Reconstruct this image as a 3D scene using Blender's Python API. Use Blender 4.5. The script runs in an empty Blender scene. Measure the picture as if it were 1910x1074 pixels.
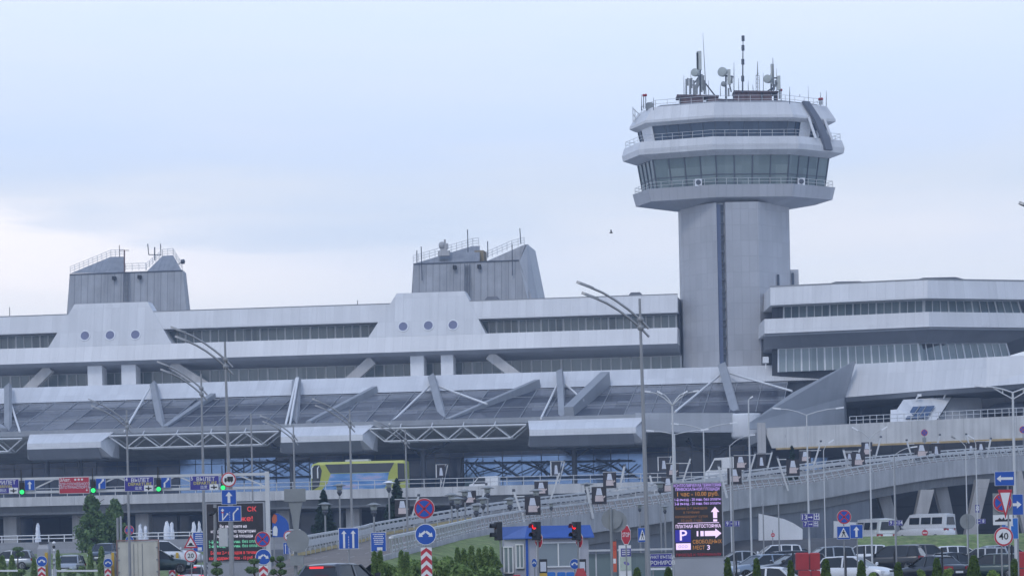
import bpy, bmesh, math, random
from mathutils import Vector, Matrix
random.seed(11)
R = math.radians
HAZE = .0004                               # air density, tuned against the far dark recesses
sc = bpy.context.scene
col = sc.collection
# ------------------------------------------------------------------ camera
F, CAMZ, RHO = 5400.0, 1.7, 0.021          # focal length in photo pixels, eye height, roll
cd = bpy.data.cameras.new('camera'); cam = bpy.data.objects.new('camera', cd); col.objects.link(cam)
cd.sensor_width = 36; cd.lens = 36 * F / 1910; cd.shift_y = 509 / 1910
cd.clip_start = 1; cd.clip_end = 9000
cam.matrix_world = Matrix.Translation((0, 0, CAMZ)) @ Matrix.Rotation(R(90), 4, 'X') @ Matrix.Rotation(-RHO, 4, 'Z')
sc.camera = cam
# ------------------------------------------------------------------ exposure, sky, sun
sc.view_settings.view_transform = 'Standard'; sc.view_settings.look = 'None'
sc.view_settings.exposure = 0.35; sc.view_settings.gamma = 1.0; sc.view_settings.use_curve_mapping = False
SUN_EL, SUN_AZ = R(48), R(205)             # azimuth measured clockwise from +Y
w = bpy.data.worlds.new('World'); sc.world = w; w.use_nodes = True
nt = w.node_tree; N = nt.nodes; LK = nt.links; N.clear()
def nd(t, **k):
    n = N.new(t)
    for a, b in k.items(): setattr(n, a, b)
    return n
sky = nd('ShaderNodeTexSky', sky_type='NISHITA', sun_disc=False)
sky.sun_elevation = SUN_EL; sky.sun_rotation = SUN_AZ; sky.air_density = 1.2; sky.dust_density = 2.0
tc = nd('ShaderNodeTexCoord')
sep = nd('ShaderNodeSeparateXYZ'); LK.new(tc.outputs['Generated'], sep.inputs[0])
mp = nd('ShaderNodeMapping'); mp.inputs['Scale'].default_value = (5, 5, 34); mp.inputs['Location'].default_value = (2.3, .4, .9)
LK.new(tc.outputs['Generated'], mp.inputs['Vector'])
nz = nd('ShaderNodeTexNoise'); nz.inputs['Scale'].default_value = 1.0; nz.inputs['Detail'].default_value = 5; nz.inputs['Roughness'].default_value = .52
LK.new(mp.outputs[0], nz.inputs['Vector'])
# elevation ramp of an overcast sky: pale warm band low down, cool grey-blue, paler blue higher up
rp = nd('ShaderNodeValToRGB'); e = rp.color_ramp.elements
SK = [(0.0, (.72, .80, .95)), (.085, (.75, .79, .88)), (.106, (.78, .80, .89)), (.124, (.66, .72, .84)), (.15, (.65, .735, .92)), (.19, (.75, .82, .96)), (.3, (.56, .69, .92)), (.5, (.41, .53, .80)), (1.0, (.36, .475, .74))]
e[0].position, e[0].color = SK[0][0], (*SK[0][1], 1); e[1].position, e[1].color = SK[-1][0], (*SK[-1][1], 1)
for p, c in SK[1:-1]:
    x = e.new(p); x.color = (*c, 1)
ad = nd('ShaderNodeMath', operation='MULTIPLY_ADD'); ad.inputs[1].default_value = .05; LK.new(nz.outputs['Fac'], ad.inputs[0])
sb = nd('ShaderNodeMath', operation='SUBTRACT'); LK.new(sep.outputs['Z'], sb.inputs[0]); sb.inputs[1].default_value = .025
LK.new(sb.outputs[0], ad.inputs[2]); LK.new(ad.outputs[0], rp.inputs[0])
# a cooler, slightly darker cloud veil in drifting banks
r2 = nd('ShaderNodeValToRGB'); r2.color_ramp.elements[0].position = .4; r2.color_ramp.elements[1].position = .66
r2.color_ramp.elements[0].color = (1, 1, 1, 1); r2.color_ramp.elements[1].color = (.9, .95, 1.01, 1)
LK.new(nz.outputs['Fac'], r2.inputs[0])
mu = nd('ShaderNodeMix', data_type='RGBA', blend_type='MULTIPLY'); mu.inputs[0].default_value = 1
LK.new(rp.outputs[0], mu.inputs[6]); LK.new(r2.outputs[0], mu.inputs[7])
sc10 = nd('ShaderNodeVectorMath', operation='SCALE'); sc10.inputs['Scale'].default_value = 10.0
LK.new(mu.outputs[2], sc10.inputs[0])
# a warm cream glow low in the left of the overcast
wl = nd('ShaderNodeMapRange', interpolation_type='SMOOTHSTEP'); wl.inputs['From Min'].default_value = .03; wl.inputs['From Max'].default_value = -.2; LK.new(sep.outputs['X'], wl.inputs['Value'])
wr = nd('ShaderNodeValToRGB'); we = wr.color_ramp.elements; we[0].position = .07; we[0].color = (0, 0, 0, 1); we[1].position = .135; we[1].color = (0, 0, 0, 1)
for p_, c_ in ((.095, (.9, .9, .9)), (.117, (1, 1, 1)), (.122, (.3, .3, .3))): x = we.new(p_); x.color = (*c_, 1)
LK.new(ad.outputs[0], wr.inputs[0])
wm = nd('ShaderNodeMath', operation='MULTIPLY'); LK.new(wl.outputs[0], wm.inputs[0]); LK.new(wr.outputs[0], wm.inputs[1])
wa = nd('ShaderNodeMix', data_type='RGBA'); LK.new(wm.outputs[0], wa.inputs[0]); LK.new(sc10.outputs[0], wa.inputs[6]); wa.inputs[7].default_value = (10.2, 9.7, 9.9, 1)
mx = nd('ShaderNodeMix', data_type='RGBA'); mx.inputs[0].default_value = .88
LK.new(sky.outputs[0], mx.inputs[6]); LK.new(wa.outputs[2], mx.inputs[7])
bg = nd('ShaderNodeBackground'); bg.inputs['Strength'].default_value = .1
LK.new(mx.outputs[2], bg.inputs['Color'])
wo = nd('ShaderNodeOutputWorld'); LK.new(bg.outputs[0], wo.inputs[0])
sl = bpy.data.lights.new('sun', 'SUN'); sl.energy = 0.6; sl.angle = R(14); sl.color = (1, .98, .96)
so = bpy.data.objects.new('sun', sl); col.objects.link(so)
sd = Vector((math.sin(SUN_AZ) * math.cos(SUN_EL), math.cos(SUN_AZ) * math.cos(SUN_EL), math.sin(SUN_EL)))
so.rotation_euler = sd.to_track_quat('Z', 'Y').to_euler()
# ------------------------------------------------------------------ pixel -> world helpers
CR, SR = math.cos(RHO), math.sin(RHO)
def W(px, py, Y):
    a = (px - 955) / F; b = (1046 - py) / F
    return Vector((Y * (a * CR + b * SR), Y, CAMZ + Y * (-a * SR + b * CR)))
def WZ(px, Y, z):
    dz = z - CAMZ
    return Vector((((px - 955) / F * Y + dz * SR) / CR, Y, z))
# ------------------------------------------------------------------ materials
def _m(name):
    m = bpy.data.materials.new(name); m.use_nodes = True
    t = m.node_tree; b = t.nodes['Principled BSDF']
    return m, t, b
def mat(name, c, rough=.6, metal=0., var=.08, scale=.6, joints=None, streak=0., spec=.5, dirt=0., seed=0., c2=None, bump=0.):
    """procedural surface: base colour, cloudy variation, optional panel joints (w, h, joint width, joint darkness), vertical weather streaks"""
    m, t, b = _m(name); n = t.nodes; l = t.links
    b.inputs['Roughness'].default_value = rough; b.inputs['Metallic'].default_value = metal
    b.inputs['Specular IOR Level'].default_value = spec
    uv = n.new('ShaderNodeTexCoord')
    nz = n.new('ShaderNodeTexNoise'); nz.inputs['Scale'].default_value = scale; nz.inputs['Detail'].default_value = 6
    l.new(uv.outputs['Object'], nz.inputs['Vector'])
    mr = n.new('ShaderNodeMapRange'); mr.inputs['From Min'].default_value = .3; mr.inputs['From Max'].default_value = .7
    mr.inputs['To Min'].default_value = 1 - var; mr.inputs['To Max'].default_value = 1 + var
    l.new(nz.outputs['Fac'], mr.inputs['Value']); f = mr.outputs[0]
    def mul(f, g):
        x = n.new('ShaderNodeMath'); x.operation = 'MULTIPLY'; l.new(f, x.inputs[0]); l.new(g, x.inputs[1]); return x.outputs[0]
    if streak:
        mp = n.new('ShaderNodeMapping'); mp.inputs['Scale'].default_value = (1.9, .07, 1); l.new(uv.outputs['UV'], mp.inputs['Vector'])
        n2 = n.new('ShaderNodeTexNoise'); n2.inputs['Scale'].default_value = 1.; n2.inputs['Detail'].default_value = 5; l.new(mp.outputs[0], n2.inputs['Vector'])
        m2 = n.new('ShaderNodeMapRange'); m2.inputs['From Min'].default_value = .35; m2.inputs['From Max'].default_value = .75
        m2.inputs['To Min'].default_value = 1; m2.inputs['To Max'].default_value = 1 - streak; l.new(n2.outputs['Fac'], m2.inputs['Value'])
        f = mul(f, m2.outputs[0])
    if joints:
        jw, jh, jm, jd = joints
        br = n.new('ShaderNodeTexBrick'); br.offset = 0; br.squash = 1
        br.inputs['Scale'].default_value = 1; br.inputs['Brick Width'].default_value = jw; br.inputs['Row Height'].default_value = jh
        br.inputs['Mortar Size'].default_value = jm; br.inputs['Mortar Smooth'].default_value = .3; br.inputs['Bias'].default_value = 0
        br.inputs['Color1'].default_value = (1, 1, 1, 1); br.inputs['Color2'].default_value = (.90, .90, .905, 1); br.inputs['Mortar'].default_value = (jd, jd, jd, 1)
        l.new(uv.outputs['UV'], br.inputs['Vector']); f = mul(f, br.outputs['Color'])
    cm = n.new('ShaderNodeMix'); cm.data_type = 'RGBA'; cm.blend_type = 'MULTIPLY'; cm.inputs[0].default_value = 1
    if c2:
        cx = n.new('ShaderNodeMix'); cx.data_type = 'RGBA'; cx.inputs[6].default_value = (*c, 1); cx.inputs[7].default_value = (*c2, 1)
        n3 = n.new('ShaderNodeTexNoise'); n3.inputs['Scale'].default_value = scale * 2.3; n3.inputs['Detail'].default_value = 8; l.new(uv.outputs['Object'], n3.inputs['Vector'])
        m3 = n.new('ShaderNodeMapRange'); m3.inputs['From Min'].default_value = .42; m3.inputs['From Max'].default_value = .6; l.new(n3.outputs['Fac'], m3.inputs['Value'])
        l.new(m3.outputs[0], cx.inputs[0]); l.new(cx.outputs[2], cm.inputs[6])
    else:
        cm.inputs[6].default_value = (*c, 1)
    l.new(f, cm.inputs[7]); l.new(cm.outputs[2], b.inputs['Base Color'])
    if bump:
        bp = n.new('ShaderNodeBump'); bp.inputs['Strength'].default_value = bump; bp.inputs['Distance'].default_value = .03
        l.new(nz.outputs['Fac'], bp.inputs['Height']); l.new(bp.outputs[0], b.inputs['Normal'])
    return m
def glass(name, c, c2, pw=1.5, ph=4., rough=.12, spec=.6, curtain=.0):
    """curtain-wall glazing: panes of slightly different tint, blinds as soft vertical stripes"""
    m, t, b = _m(name); n = t.nodes; l = t.links
    b.inputs['Roughness'].default_value = rough; b.inputs['Specular IOR Level'].default_value = spec
    uv = n.new('ShaderNodeTexCoord'); mp = n.new('ShaderNodeMapping'); mp.inputs['Scale'].default_value = (1 / pw, 1 / ph, 0)
    l.new(uv.outputs['UV'], mp.inputs['Vector'])
    fl = n.new('ShaderNodeVectorMath'); fl.operation = 'FLOOR'; l.new(mp.outputs[0], fl.inputs[0])
    wn = n.new('ShaderNodeTexWhiteNoise'); wn.noise_dimensions = '3D'; l.new(fl.outputs[0], wn.inputs['Vector'])
    cx = n.new('ShaderNodeMix'); cx.data_type = 'RGBA'; cx.inputs[6].default_value = (*c, 1); cx.inputs[7].default_value = (*c2, 1)
    if curtain:
        m2 = n.new('ShaderNodeMapping'); m2.inputs['Scale'].default_value = (3.1, .12, 0); l.new(uv.outputs['UV'], m2.inputs['Vector'])
        n2 = n.new('ShaderNodeTexNoise'); n2.inputs['Scale'].default_value = 1; n2.inputs['Detail'].default_value = 3; l.new(m2.outputs[0], n2.inputs['Vector'])
        ma = n.new('ShaderNodeMath'); ma.operation = 'MULTIPLY_ADD'; ma.inputs[1].default_value = curtain; l.new(n2.outputs['Fac'], ma.inputs[0])
        mb = n.new('ShaderNodeMath'); mb.operation = 'MULTIPLY'; mb.inputs[1].default_value = 1 - curtain * .6; l.new(wn.outputs['Value'], mb.inputs[0]); l.new(mb.outputs[0], ma.inputs[2])
        ma.use_clamp = True; l.new(ma.outputs[0], cx.inputs[0])
    else:
        l.new(wn.outputs['Value'], cx.inputs[0])
    l.new(cx.outputs[2], b.inputs['Base Color'])
    return m
def emit(name, c, s):
    m, t, b = _m(name); b.inputs['Base Color'].default_value = (*[x * .3 for x in c], 1)
    b.inputs['Emission Color'].default_value = (*c, 1); b.inputs['Emission Strength'].default_value = s
    return m
M = {}
M['white'] = mat('white_cladding', (.70, .705, .715), .42, .0, .05, .2, (1.15, 3.2, .035, .84), .09)
M['whiteplain'] = mat('white_sheet', (.78, .79, .81), .5, 0, .05, .5, None, .08)
M['towerpanel'] = mat('tower_cladding', (.455, .46, .48), .5, .0, .05, .3, (1.05, 2.0, .04, .80), .06)
M['greypanel'] = mat('grey_cladding', (.42, .44, .47), .5, .0, .05, .3, (1.2, 2.6, .03, .84), .08)
M['ribbed'] = mat('ribbed_cladding', (.36, .37, .39), .55, .1, .1, .6, (.95, 40, .07, .66), .22)
M['roofmetal'] = mat('roof_sheet', (.30, .31, .33), .5, .1, .15, .8, (.7, 40, .05, .8), .2)
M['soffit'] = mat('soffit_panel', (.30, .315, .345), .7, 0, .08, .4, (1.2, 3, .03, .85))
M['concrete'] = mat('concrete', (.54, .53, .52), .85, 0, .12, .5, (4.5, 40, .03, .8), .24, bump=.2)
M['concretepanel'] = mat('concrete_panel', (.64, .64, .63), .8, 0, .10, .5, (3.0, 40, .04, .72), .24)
M['concretedark'] = mat('dark_concrete', (.27, .275, .28), .85, 0, .12, .5, (3.0, 40, .04, .8), .2)  # darker base tone for decks and girders
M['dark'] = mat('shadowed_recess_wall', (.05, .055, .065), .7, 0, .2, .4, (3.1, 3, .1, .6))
M['steel'] = mat('galvanised_steel', (.31, .315, .32), .45, .4, .08, 2)
M['steelpale'] = mat('pale_painted_steel', (.60, .61, .61), .5, .1, .06, 2)
M['steeldark'] = mat('dark_steel', (.09, .10, .12), .5, .3, .1, 2)
M['whitepaint'] = mat('white_paint', (.80, .80, .79), .45, 0, .04, 1.5)
M['greybeam'] = mat('grey_beam_cladding', (.34, .355, .375), .5, .05, .07, .6, (2, 40, .03, .8), .1)
M['glassup'] = glass('office_glazing', (.08, .11, .125), (.24, .29, .30), 1.45, 6, .1, .5, .55)
M['glasslow'] = glass('lower_office_glazing', (.17, .215, .23), (.30, .35, .36), 1.45, 6, .12, .5, .6)
M['ceiling'] = mat('canopy_ceiling', (.60, .60, .56), .8, 0, .12, .6, (1.4, 2.5, .03, .8))
M['glassdark'] = glass('tower_glazing', (.018, .035, .065), (.045, .075, .115), 1.6, 4, .06, .6)
M['glasscab'] = glass('cab_glazing', (.085, .125, .125), (.20, .25, .245), 2.2, 2.0, .08, .6, .3)
M['glassroof'] = glass('roof_glazing', (.085, .095, .115), (.18, .19, .215), 3.4, 3.0, .22, .45)
M['glassroofdark'] = glass('dark_roof_glazing', (.018, .024, .04), (.05, .06, .085), 3.4, 2.4, .25, .35)
M['glassnavy'] = glass('hall_glazing', (.025, .055, .13), (.05, .09, .18), 2.4, 1.6, .1, .5)
M['glassblue'] = glass('blue_hall_glazing', (.17, .275, .48), (.24, .36, .58), 2.4, 3.0, .12, .5)  # blue base colour carries the sky reflection of the hall panes
M['glassblue'].node_tree.nodes['Principled BSDF'].inputs['Metallic'].default_value = .75
M['glasscar'] = mat('car_glass', (.02, .025, .03), .12, 0, .05, 1, spec=.5)
M['asphalt'] = mat('asphalt', (.095, .093, .092), .9, 0, .14, .4, c2=(.075, .075, .076), bump=.2)
M['rampasphalt'] = mat('worn_asphalt', (.20, .17, .145), .9, 0, .12, .5, c2=(.17, .145, .125))
M['paving'] = mat('paving', (.25, .245, .24), .85, 0, .1, .5, (.6, .6, .02, .7))
M['grass'] = mat('grass', (.12, .18, .04), .95, 0, .35, 1.2, c2=(.19, .22, .08), bump=.5)
M['soil'] = mat('far_ground', (.10, .115, .07), .95, 0, .3, .02)
M['roadpaint'] = mat('road_paint', (.7, .7, .67), .7, 0, .1, 3)
M['kerbyellow'] = mat('yellow_kerb', (.55, .43, .20), .8, 0, .15, 2)
M['rust'] = mat('rusty_cladding', (.20, .115, .105), .8, .1, .25, 1.2, None, .3, c2=(.13, .08, .08))
M['rubber'] = mat('tyre_rubber', (.02, .02, .02), .8)
M['black'] = mat('black_plastic', (.018, .019, .022), .5)
M['hub'] = mat('alloy', (.45, .46, .47), .35, .7)
M['signblue'] = mat('sign_blue', (.012, .09, .42), .4, 0, .06, 3)
M['signpale'] = mat('faded_sign_blue', (.02, .16, .52), .4, 0, .06, 3)
M['signviolet'] = mat('sign_violet_blue', (.05, .045, .27), .45, 0, .06, 3)
M['signred'] = mat('sign_red', (.52, .03, .05), .45, 0, .06, 3)
M['bannerred'] = mat('banner_red', (.48, .045, .075), .5, 0, .06, 3)
M['signwhite'] = mat('sign_white', (.78, .78, .77), .45, 0, .05, 3)
M['signback'] = mat('sign_back', (.27, .285, .285), .55, .2, .1, 3)
M['signyellow'] = mat('sign_yellow_lettering', (.62, .55, .12), .5)
M['yellow'] = mat('yellow_paint', (.62, .40, .05), .5, 0, .06, 3)
M['boothblue'] = mat('booth_blue', (.045, .12, .43), .45, 0, .05, 2)
M['boothwall'] = mat('booth_wall', (.50, .49, .52), .6, 0, .05, 1, (1.2, 40, .02, .85))
M['boothglass'] = glass('booth_window', (.22, .27, .29), (.3, .34, .36), 2, 4, .1, .6)
M['barrierred'] = mat('red_barrier_plastic', (.42, .03, .035), .5, 0, .08, 2)
M['ledgrey'] = mat('led_frame', (.36, .37, .39), .5, .1, .05, 1)
M['leddark'] = mat('led_face', (.032, .028, .032), .6, 0, .08, 8)
M['water'] = mat('foaming_water', (.86, .88, .9), .5, 0, .06, 4, bump=.6)
M['truckbox'] = mat('truck_box_beige', (.62, .59, .49), .6, 0, .1, 1.2, None, .2)
M['adblack'] = mat('ad_panel_black', (.03, .025, .028), .5, 0, .3, 3)
M['adwhite'] = mat('ad_print_white', (.62, .65, .72), .5, 0, .06, 3)
M['adpink'] = mat('ad_print_pale_pink', (.62, .52, .50), .5, 0, .06, 3)
M['lantern'] = mat('lantern_glass', (.42, .45, .42), .3, 0, .05, 3)
M['lamphead'] = mat('lamp_head_white', (.85, .86, .88), .35, 0, .03, 3)
M['redlight'] = emit('red_signal', (1, .02, .03), 1.4)
M['greenlight'] = emit('green_signal', (.03, .9, .2), 1.0)
M['redoff'] = mat('unlit_red_lens', (.10, .012, .015), .3)
M['brake'] = emit('brake_light', (1, .04, .05), .9)
M['tail'] = mat('tail_lens', (.35, .015, .02), .25)
M['headlens'] = mat('headlamp_lens', (.6, .63, .66), .1, 0, .05, 3, spec=.8)
M['ledviolet'] = emit('led_violet', (.58, .40, 1), .62)
M['ledpale'] = emit('led_pale', (.85, .66, 1), .8)
M['ledorange'] = emit('led_orange', (.75, .33, .08), .34)
M['leddimorange'] = emit('led_dim_orange', (.55, .25, .1), .16)
M['ledred'] = emit('led_red', (.95, .08, .09), .5)
M['leddimred'] = emit('led_dim_red', (.5, .03, .06), .28)
M['ledgreen'] = emit('led_green', (.25, .85, .55), .42)
M['ledwhite'] = emit('led_white', (.8, .8, .95), .5)
M['ledblue'] = emit('led_blue', (.035, .03, .42), .45)
LEAF = {}
def leafmats(key, cs):
    LEAF[key] = []
    for i, c in enumerate(cs):
        m = mat(key + '_leaf_' + str(i), c, .7, 0, .25, 2.5, spec=.25); t = m.node_tree; b = t.nodes['Principled BSDF']
        tr = t.nodes.new('ShaderNodeBsdfTranslucent'); mxs = t.nodes.new('ShaderNodeMixShader'); mxs.inputs[0].default_value = .42      # thin leaves let light through
        t.links.new(b.inputs['Base Color'].links[0].from_socket, tr.inputs['Color']); t.links.new(b.outputs[0], mxs.inputs[1]); t.links.new(tr.outputs[0], mxs.inputs[2])
        t.links.new(mxs.outputs[0], t.nodes['Material Output'].inputs['Surface']); LEAF[key].append(m)
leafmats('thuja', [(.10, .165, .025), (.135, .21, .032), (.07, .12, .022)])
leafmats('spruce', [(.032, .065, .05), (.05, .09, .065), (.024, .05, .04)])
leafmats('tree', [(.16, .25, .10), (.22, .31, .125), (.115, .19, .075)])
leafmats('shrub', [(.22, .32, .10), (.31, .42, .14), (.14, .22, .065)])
leafmats('lime', [(.25, .36, .08), (.31, .42, .11), (.17, .26, .06)])
M['bark'] = mat('bark', (.09, .07, .055), .9, 0, .2, 4)
# ------------------------------------------------------------------ mesh builder
class MB:
    def __init__(s, o=(0, 0, 0)):
        s.v = []; s.f = []; s.mi = []; s.o = Vector(o); s.sm = []
    def poly(s, pts, mi=0, smooth=False):
        k = len(s.v); s.v += [Vector(p) for p in pts]; s.f.append(tuple(range(k, k + len(pts)))); s.mi.append(mi); s.sm.append(smooth)
    def raw(s, vs, fs, mi=0, smooth=False):
        k = len(s.v); s.v += [Vector(p) for p in vs]
        for f in fs: s.f.append(tuple(i + k for i in f)); s.mi.append(mi); s.sm.append(smooth)
    def box(s, x0, x1, y0, y1, z0, z1, mi=0):
        vs = [(x, y, z) for z in (z0, z1) for y in (y0, y1) for x in (x0, x1)]
        s.raw(vs, [(0, 2, 3, 1), (4, 5, 7, 6), (0, 1, 5, 4), (2, 6, 7, 3), (0, 4, 6, 2), (1, 3, 7, 5)], mi)
    def prism(s, pts, vec, mi=0):
        n = len(pts); vec = Vector(vec); a = [Vector(p) for p in pts]; b = [p + vec for p in a]
        fs = [tuple(range(n - 1, -1, -1)), tuple(range(n, 2 * n))] + [(i, (i + 1) % n, n + (i + 1) % n, n + i) for i in range(n)]
        s.raw(a + b, fs, mi)
    def loft(s, rings, mi=0, smooth=False, caps=True, closed=True):
        n = len(rings[0]); vs = [p for r in rings for p in r]; fs = []
        for k in range(len(rings) - 1):
            for i in range(n if closed else n - 1):
                j = (i + 1) % n
                fs.append((k * n + i, k * n + j, (k + 1) * n + j, (k + 1) * n + i))
        s.raw(vs, fs, mi, smooth)
        if caps:
            s.poly(list(rings[0])[::-1], mi); s.poly(rings[-1], mi)
    def bar(s, p, q, a, b=None, mi=0, up=(0, 0, 1)):
        p = Vector(p); q = Vector(q); b = b or a; d = (q - p)
        if d.length < 1e-6: return
        d.normalize(); u = Vector(up)
        if abs(d.dot(u)) > .97: u = Vector((0, 1, 0))
        x = d.cross(u).normalized(); y = x.cross(d)
        r = [[c + x * a / 2 * i + y * b / 2 * j for i, j in ((-1, -1), (1, -1), (1, 1), (-1, 1))] for c in (p, q)]
        s.loft(r, mi)
    def tube(s, pts, r, n=6, mi=0, caps=True):
        pts = [Vector(p) for p in pts]; m = len(pts)
        rr = r if isinstance(r, (list, tuple)) else [r] * m
        rings = []
        for i, p in enumerate(pts):
            d = (pts[min(i + 1, m - 1)] - pts[max(i - 1, 0)]).normalized()
            u = Vector((0, 1, 0)) if abs(d.y) < .9 else Vector((1, 0, 0))
            x = d.cross(u).normalized(); y = d.cross(x)
            rings.append([p + (x * math.cos(t) + y * math.sin(t)) * rr[i] for t in [2 * math.pi * k / n for k in range(n)]])
        s.loft(rings, mi, n > 5, caps)
    def lathe(s, prof, n=16, c=(0, 0, 0), axis='z', mi=0, smooth=True):
        c = Vector(c); rings = []
        for r, h in prof:
            ring = []
            for k in range(n):
                t = 2 * math.pi * k / n; a, b = r * math.cos(t), r * math.sin(t)
                ring.append(c + (Vector((a, b, h)) if axis == 'z' else Vector((a, h, b)) if axis == 'y' else Vector((h, a, b))))
            rings.append(ring)
        s.loft(rings, mi, smooth)
    def disc(s, c, r, y0, y1, n=28, mi=0, hole=0):
        """flat disc or ring facing -Y, from depth y0 (front) to y1"""
        c = Vector(c)
        P = lambda rr, y: [c + Vector((rr * math.cos(2 * math.pi * k / n), y, rr * math.sin(2 * math.pi * k / n))) for k in range(n)]
        if hole: s.loft([P(hole, y1), P(hole, y0), P(r, y0), P(r, y1), P(hole, y1)], mi, False, False)
        else: s.loft([P(r, y0), P(r, y1)], mi)
    def slab(s, pts, y0, y1, mi=0):
        """outline in x,z extruded from depth y0 to y1"""
        s.prism([(p[0], y0, p[1]) for p in pts], (0, y1 - y0, 0), mi)
    def text(s, t, size, x, z, y, align='CENTER', sx=1., mi=0, bold=0.):
        k = (t, align)
        if k not in _TX:
            cu = bpy.data.curves.new('lettering', 'FONT'); cu.body = t; cu.size = 1; cu.align_x = align; cu.align_y = 'CENTER'; cu.resolution_u = 2
            cu.offset = .012
            ob = bpy.data.objects.new('lettering', cu); col.objects.link(ob)
            dg = bpy.context.evaluated_depsgraph_get(); dg.update()
            me = bpy.data.meshes.new_from_object(ob.evaluated_get(dg))
            _TX[k] = ([v.co.copy() for v in me.vertices], [tuple(p.vertices) for p in me.polygons])
            bpy.data.objects.remove(ob); bpy.data.curves.remove(cu); bpy.data.meshes.remove(me)
        vs, fs = _TX[k]
        s.raw([(x + v.x * size * sx, y, z + v.y * size) for v in vs], fs, mi)
    def build(s, name, m, parent=None, label=None, fixn=True, rz=None):
        ms = m if isinstance(m, (list, tuple)) else [m]
        me = bpy.data.meshes.new(name); me.from_pydata([v - s.o for v in s.v], [], s.f)
        for x in ms: me.materials.append(x)
        me.polygons.foreach_set('material_index', s.mi); me.polygons.foreach_set('use_smooth', s.sm)
        if fixn:
            bm = bmesh.new(); bm.from_mesh(me); bmesh.ops.recalc_face_normals(bm, faces=bm.faces); bm.to_mesh(me); bm.free()
        uvl = me.uv_layers.new(name='uv')
        for p in me.polygons:
            nn = p.normal; u = Vector((-nn.y, nn.x, 0))
            if u.length < .05: u = Vector((1, 0, 0))
            u.normalize(); v = nn.cross(u)
            for li in p.loop_indices:
                c = me.vertices[me.loops[li].vertex_index].co; uvl.data[li].uv = (c.dot(u), c.dot(v))
        ob = bpy.data.objects.new(name, me); col.objects.link(ob)
        if parent: ob.parent = parent
        if label: ob['label'] = label
        return ob
_TX = {}
def tag(o, label, cat, group=None):
    o['label'] = label; o['category'] = cat
    if group: o['group'] = group
    return o
def thing(name, label, cat, loc=(0, 0, 0), rz=0., group=None):
    o = bpy.data.objects.new(name, None); o.empty_display_size = .3; col.objects.link(o)
    o.location = loc; o.rotation_euler = (0, 0, rz)
    return tag(o, label, cat, group)
def kind(o, k): o['kind'] = k; return o
# ================================================================== ground
def sstep(a, b, x):
    t = min(1, max(0, (x - a) / (b - a))); return t * t * (3 - 2 * t)
def gz(x, y):
    u = x / max(y, 1)
    l = sstep(.01, -.035, u)
    return 1.5 * l * sstep(186, 222, y) + (3.1 - 1.5 * l) * sstep(226, 240, y)
g = MB()
ys = [-140, 0, 40, 80, 120] + list(range(130, 246, 4)) + [260, 300, 360, 450, 600, 900, 1400]
us = [-.9, -.7, -.5, -.4] + [(-.3 + .02 * i) for i in range(31)] + [.4, .5, .7, .9]
vs = []; nU = len(us)
for y in ys:
    for u in us:
        x = u * max(y, 300); vs.append((x, y, gz(x, y)))
fs = [(i * nU + j, i * nU + j + 1, (i + 1) * nU + j + 1, (i + 1) * nU + j) for i in range(len(ys) - 1) for j in range(nU - 1)]
g.raw(vs, fs, 0, True)
kind(g.build('ground', M['asphalt'], fixn=False), 'structure')
# ================================================================== shared building helpers
def glazing(parent, b0, b1, t0, t1, n, m, mf, bar=.12, trans=None, inset=.05, name='window', sub=1):
    """a row of n window bays between bottom line b0-b1 and top line t0-t1; each bay a window with its frame as sub-part"""
    b0, b1, t0, t1 = map(Vector, (b0, b1, t0, t1))
    nrm = (b1 - b0).cross(t0 - b0).normalized()
    if nrm.y > 0: nrm = -nrm                     # outwards, towards the viewer side
    for i in range(n):
        f0, f1 = i / n, (i + 1) / n
        A, B, C, D = b0.lerp(b1, f0), b0.lerp(b1, f1), t0.lerp(t1, f1), t0.lerp(t1, f0)
        j1, j2 = random.uniform(-.05, .02), random.uniform(-.05, .02)
        g = MB(); g.prism([A, B, C + nrm * j1, D + nrm * j2], -nrm * .06); wd = g.build(name, m, parent)
        fr = MB(); o = nrm * .02
        for k in range(sub + 1):
            if k == sub and i < n - 1: continue
            p, q = A.lerp(B, k / sub), D.lerp(C, k / sub)
            wdt = bar if k in (0, sub) else bar * .55
            fr.bar(p + o, q + o, wdt, .12, up=nrm)
        fr.bar(D.lerp(A, .02) + o * 1.5, C.lerp(B, .02) + o * 1.5, .1, .1, up=nrm)
        if trans: fr.bar(D.lerp(A, trans) + o * 1.5, C.lerp(B, trans) + o * 1.5, .08, .08, up=nrm)
        fr.build('window_frame', mf, wd)
def railing(pts, h=1.05, sp=1.5, r=.035, rails=3, lean=(0, 0, 0)):
    """handrail along a polyline: posts and rails"""
    g = MB(); pts = [Vector(p) for p in pts]; up = Vector((0, 0, h)) + Vector(lean)
    for a, b in zip(pts, pts[1:]):
        n = max(1, round((b - a).length / sp))
        for i in range(n + 1): g.tube([a.lerp(b, i / n), a.lerp(b, i / n) + up], r, 4, caps=False)
        for k in range(rails): f = (k + 1) / rails; g.tube([a + up * f, b + up * f], r * .9, 4, caps=False)
    return g
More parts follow.
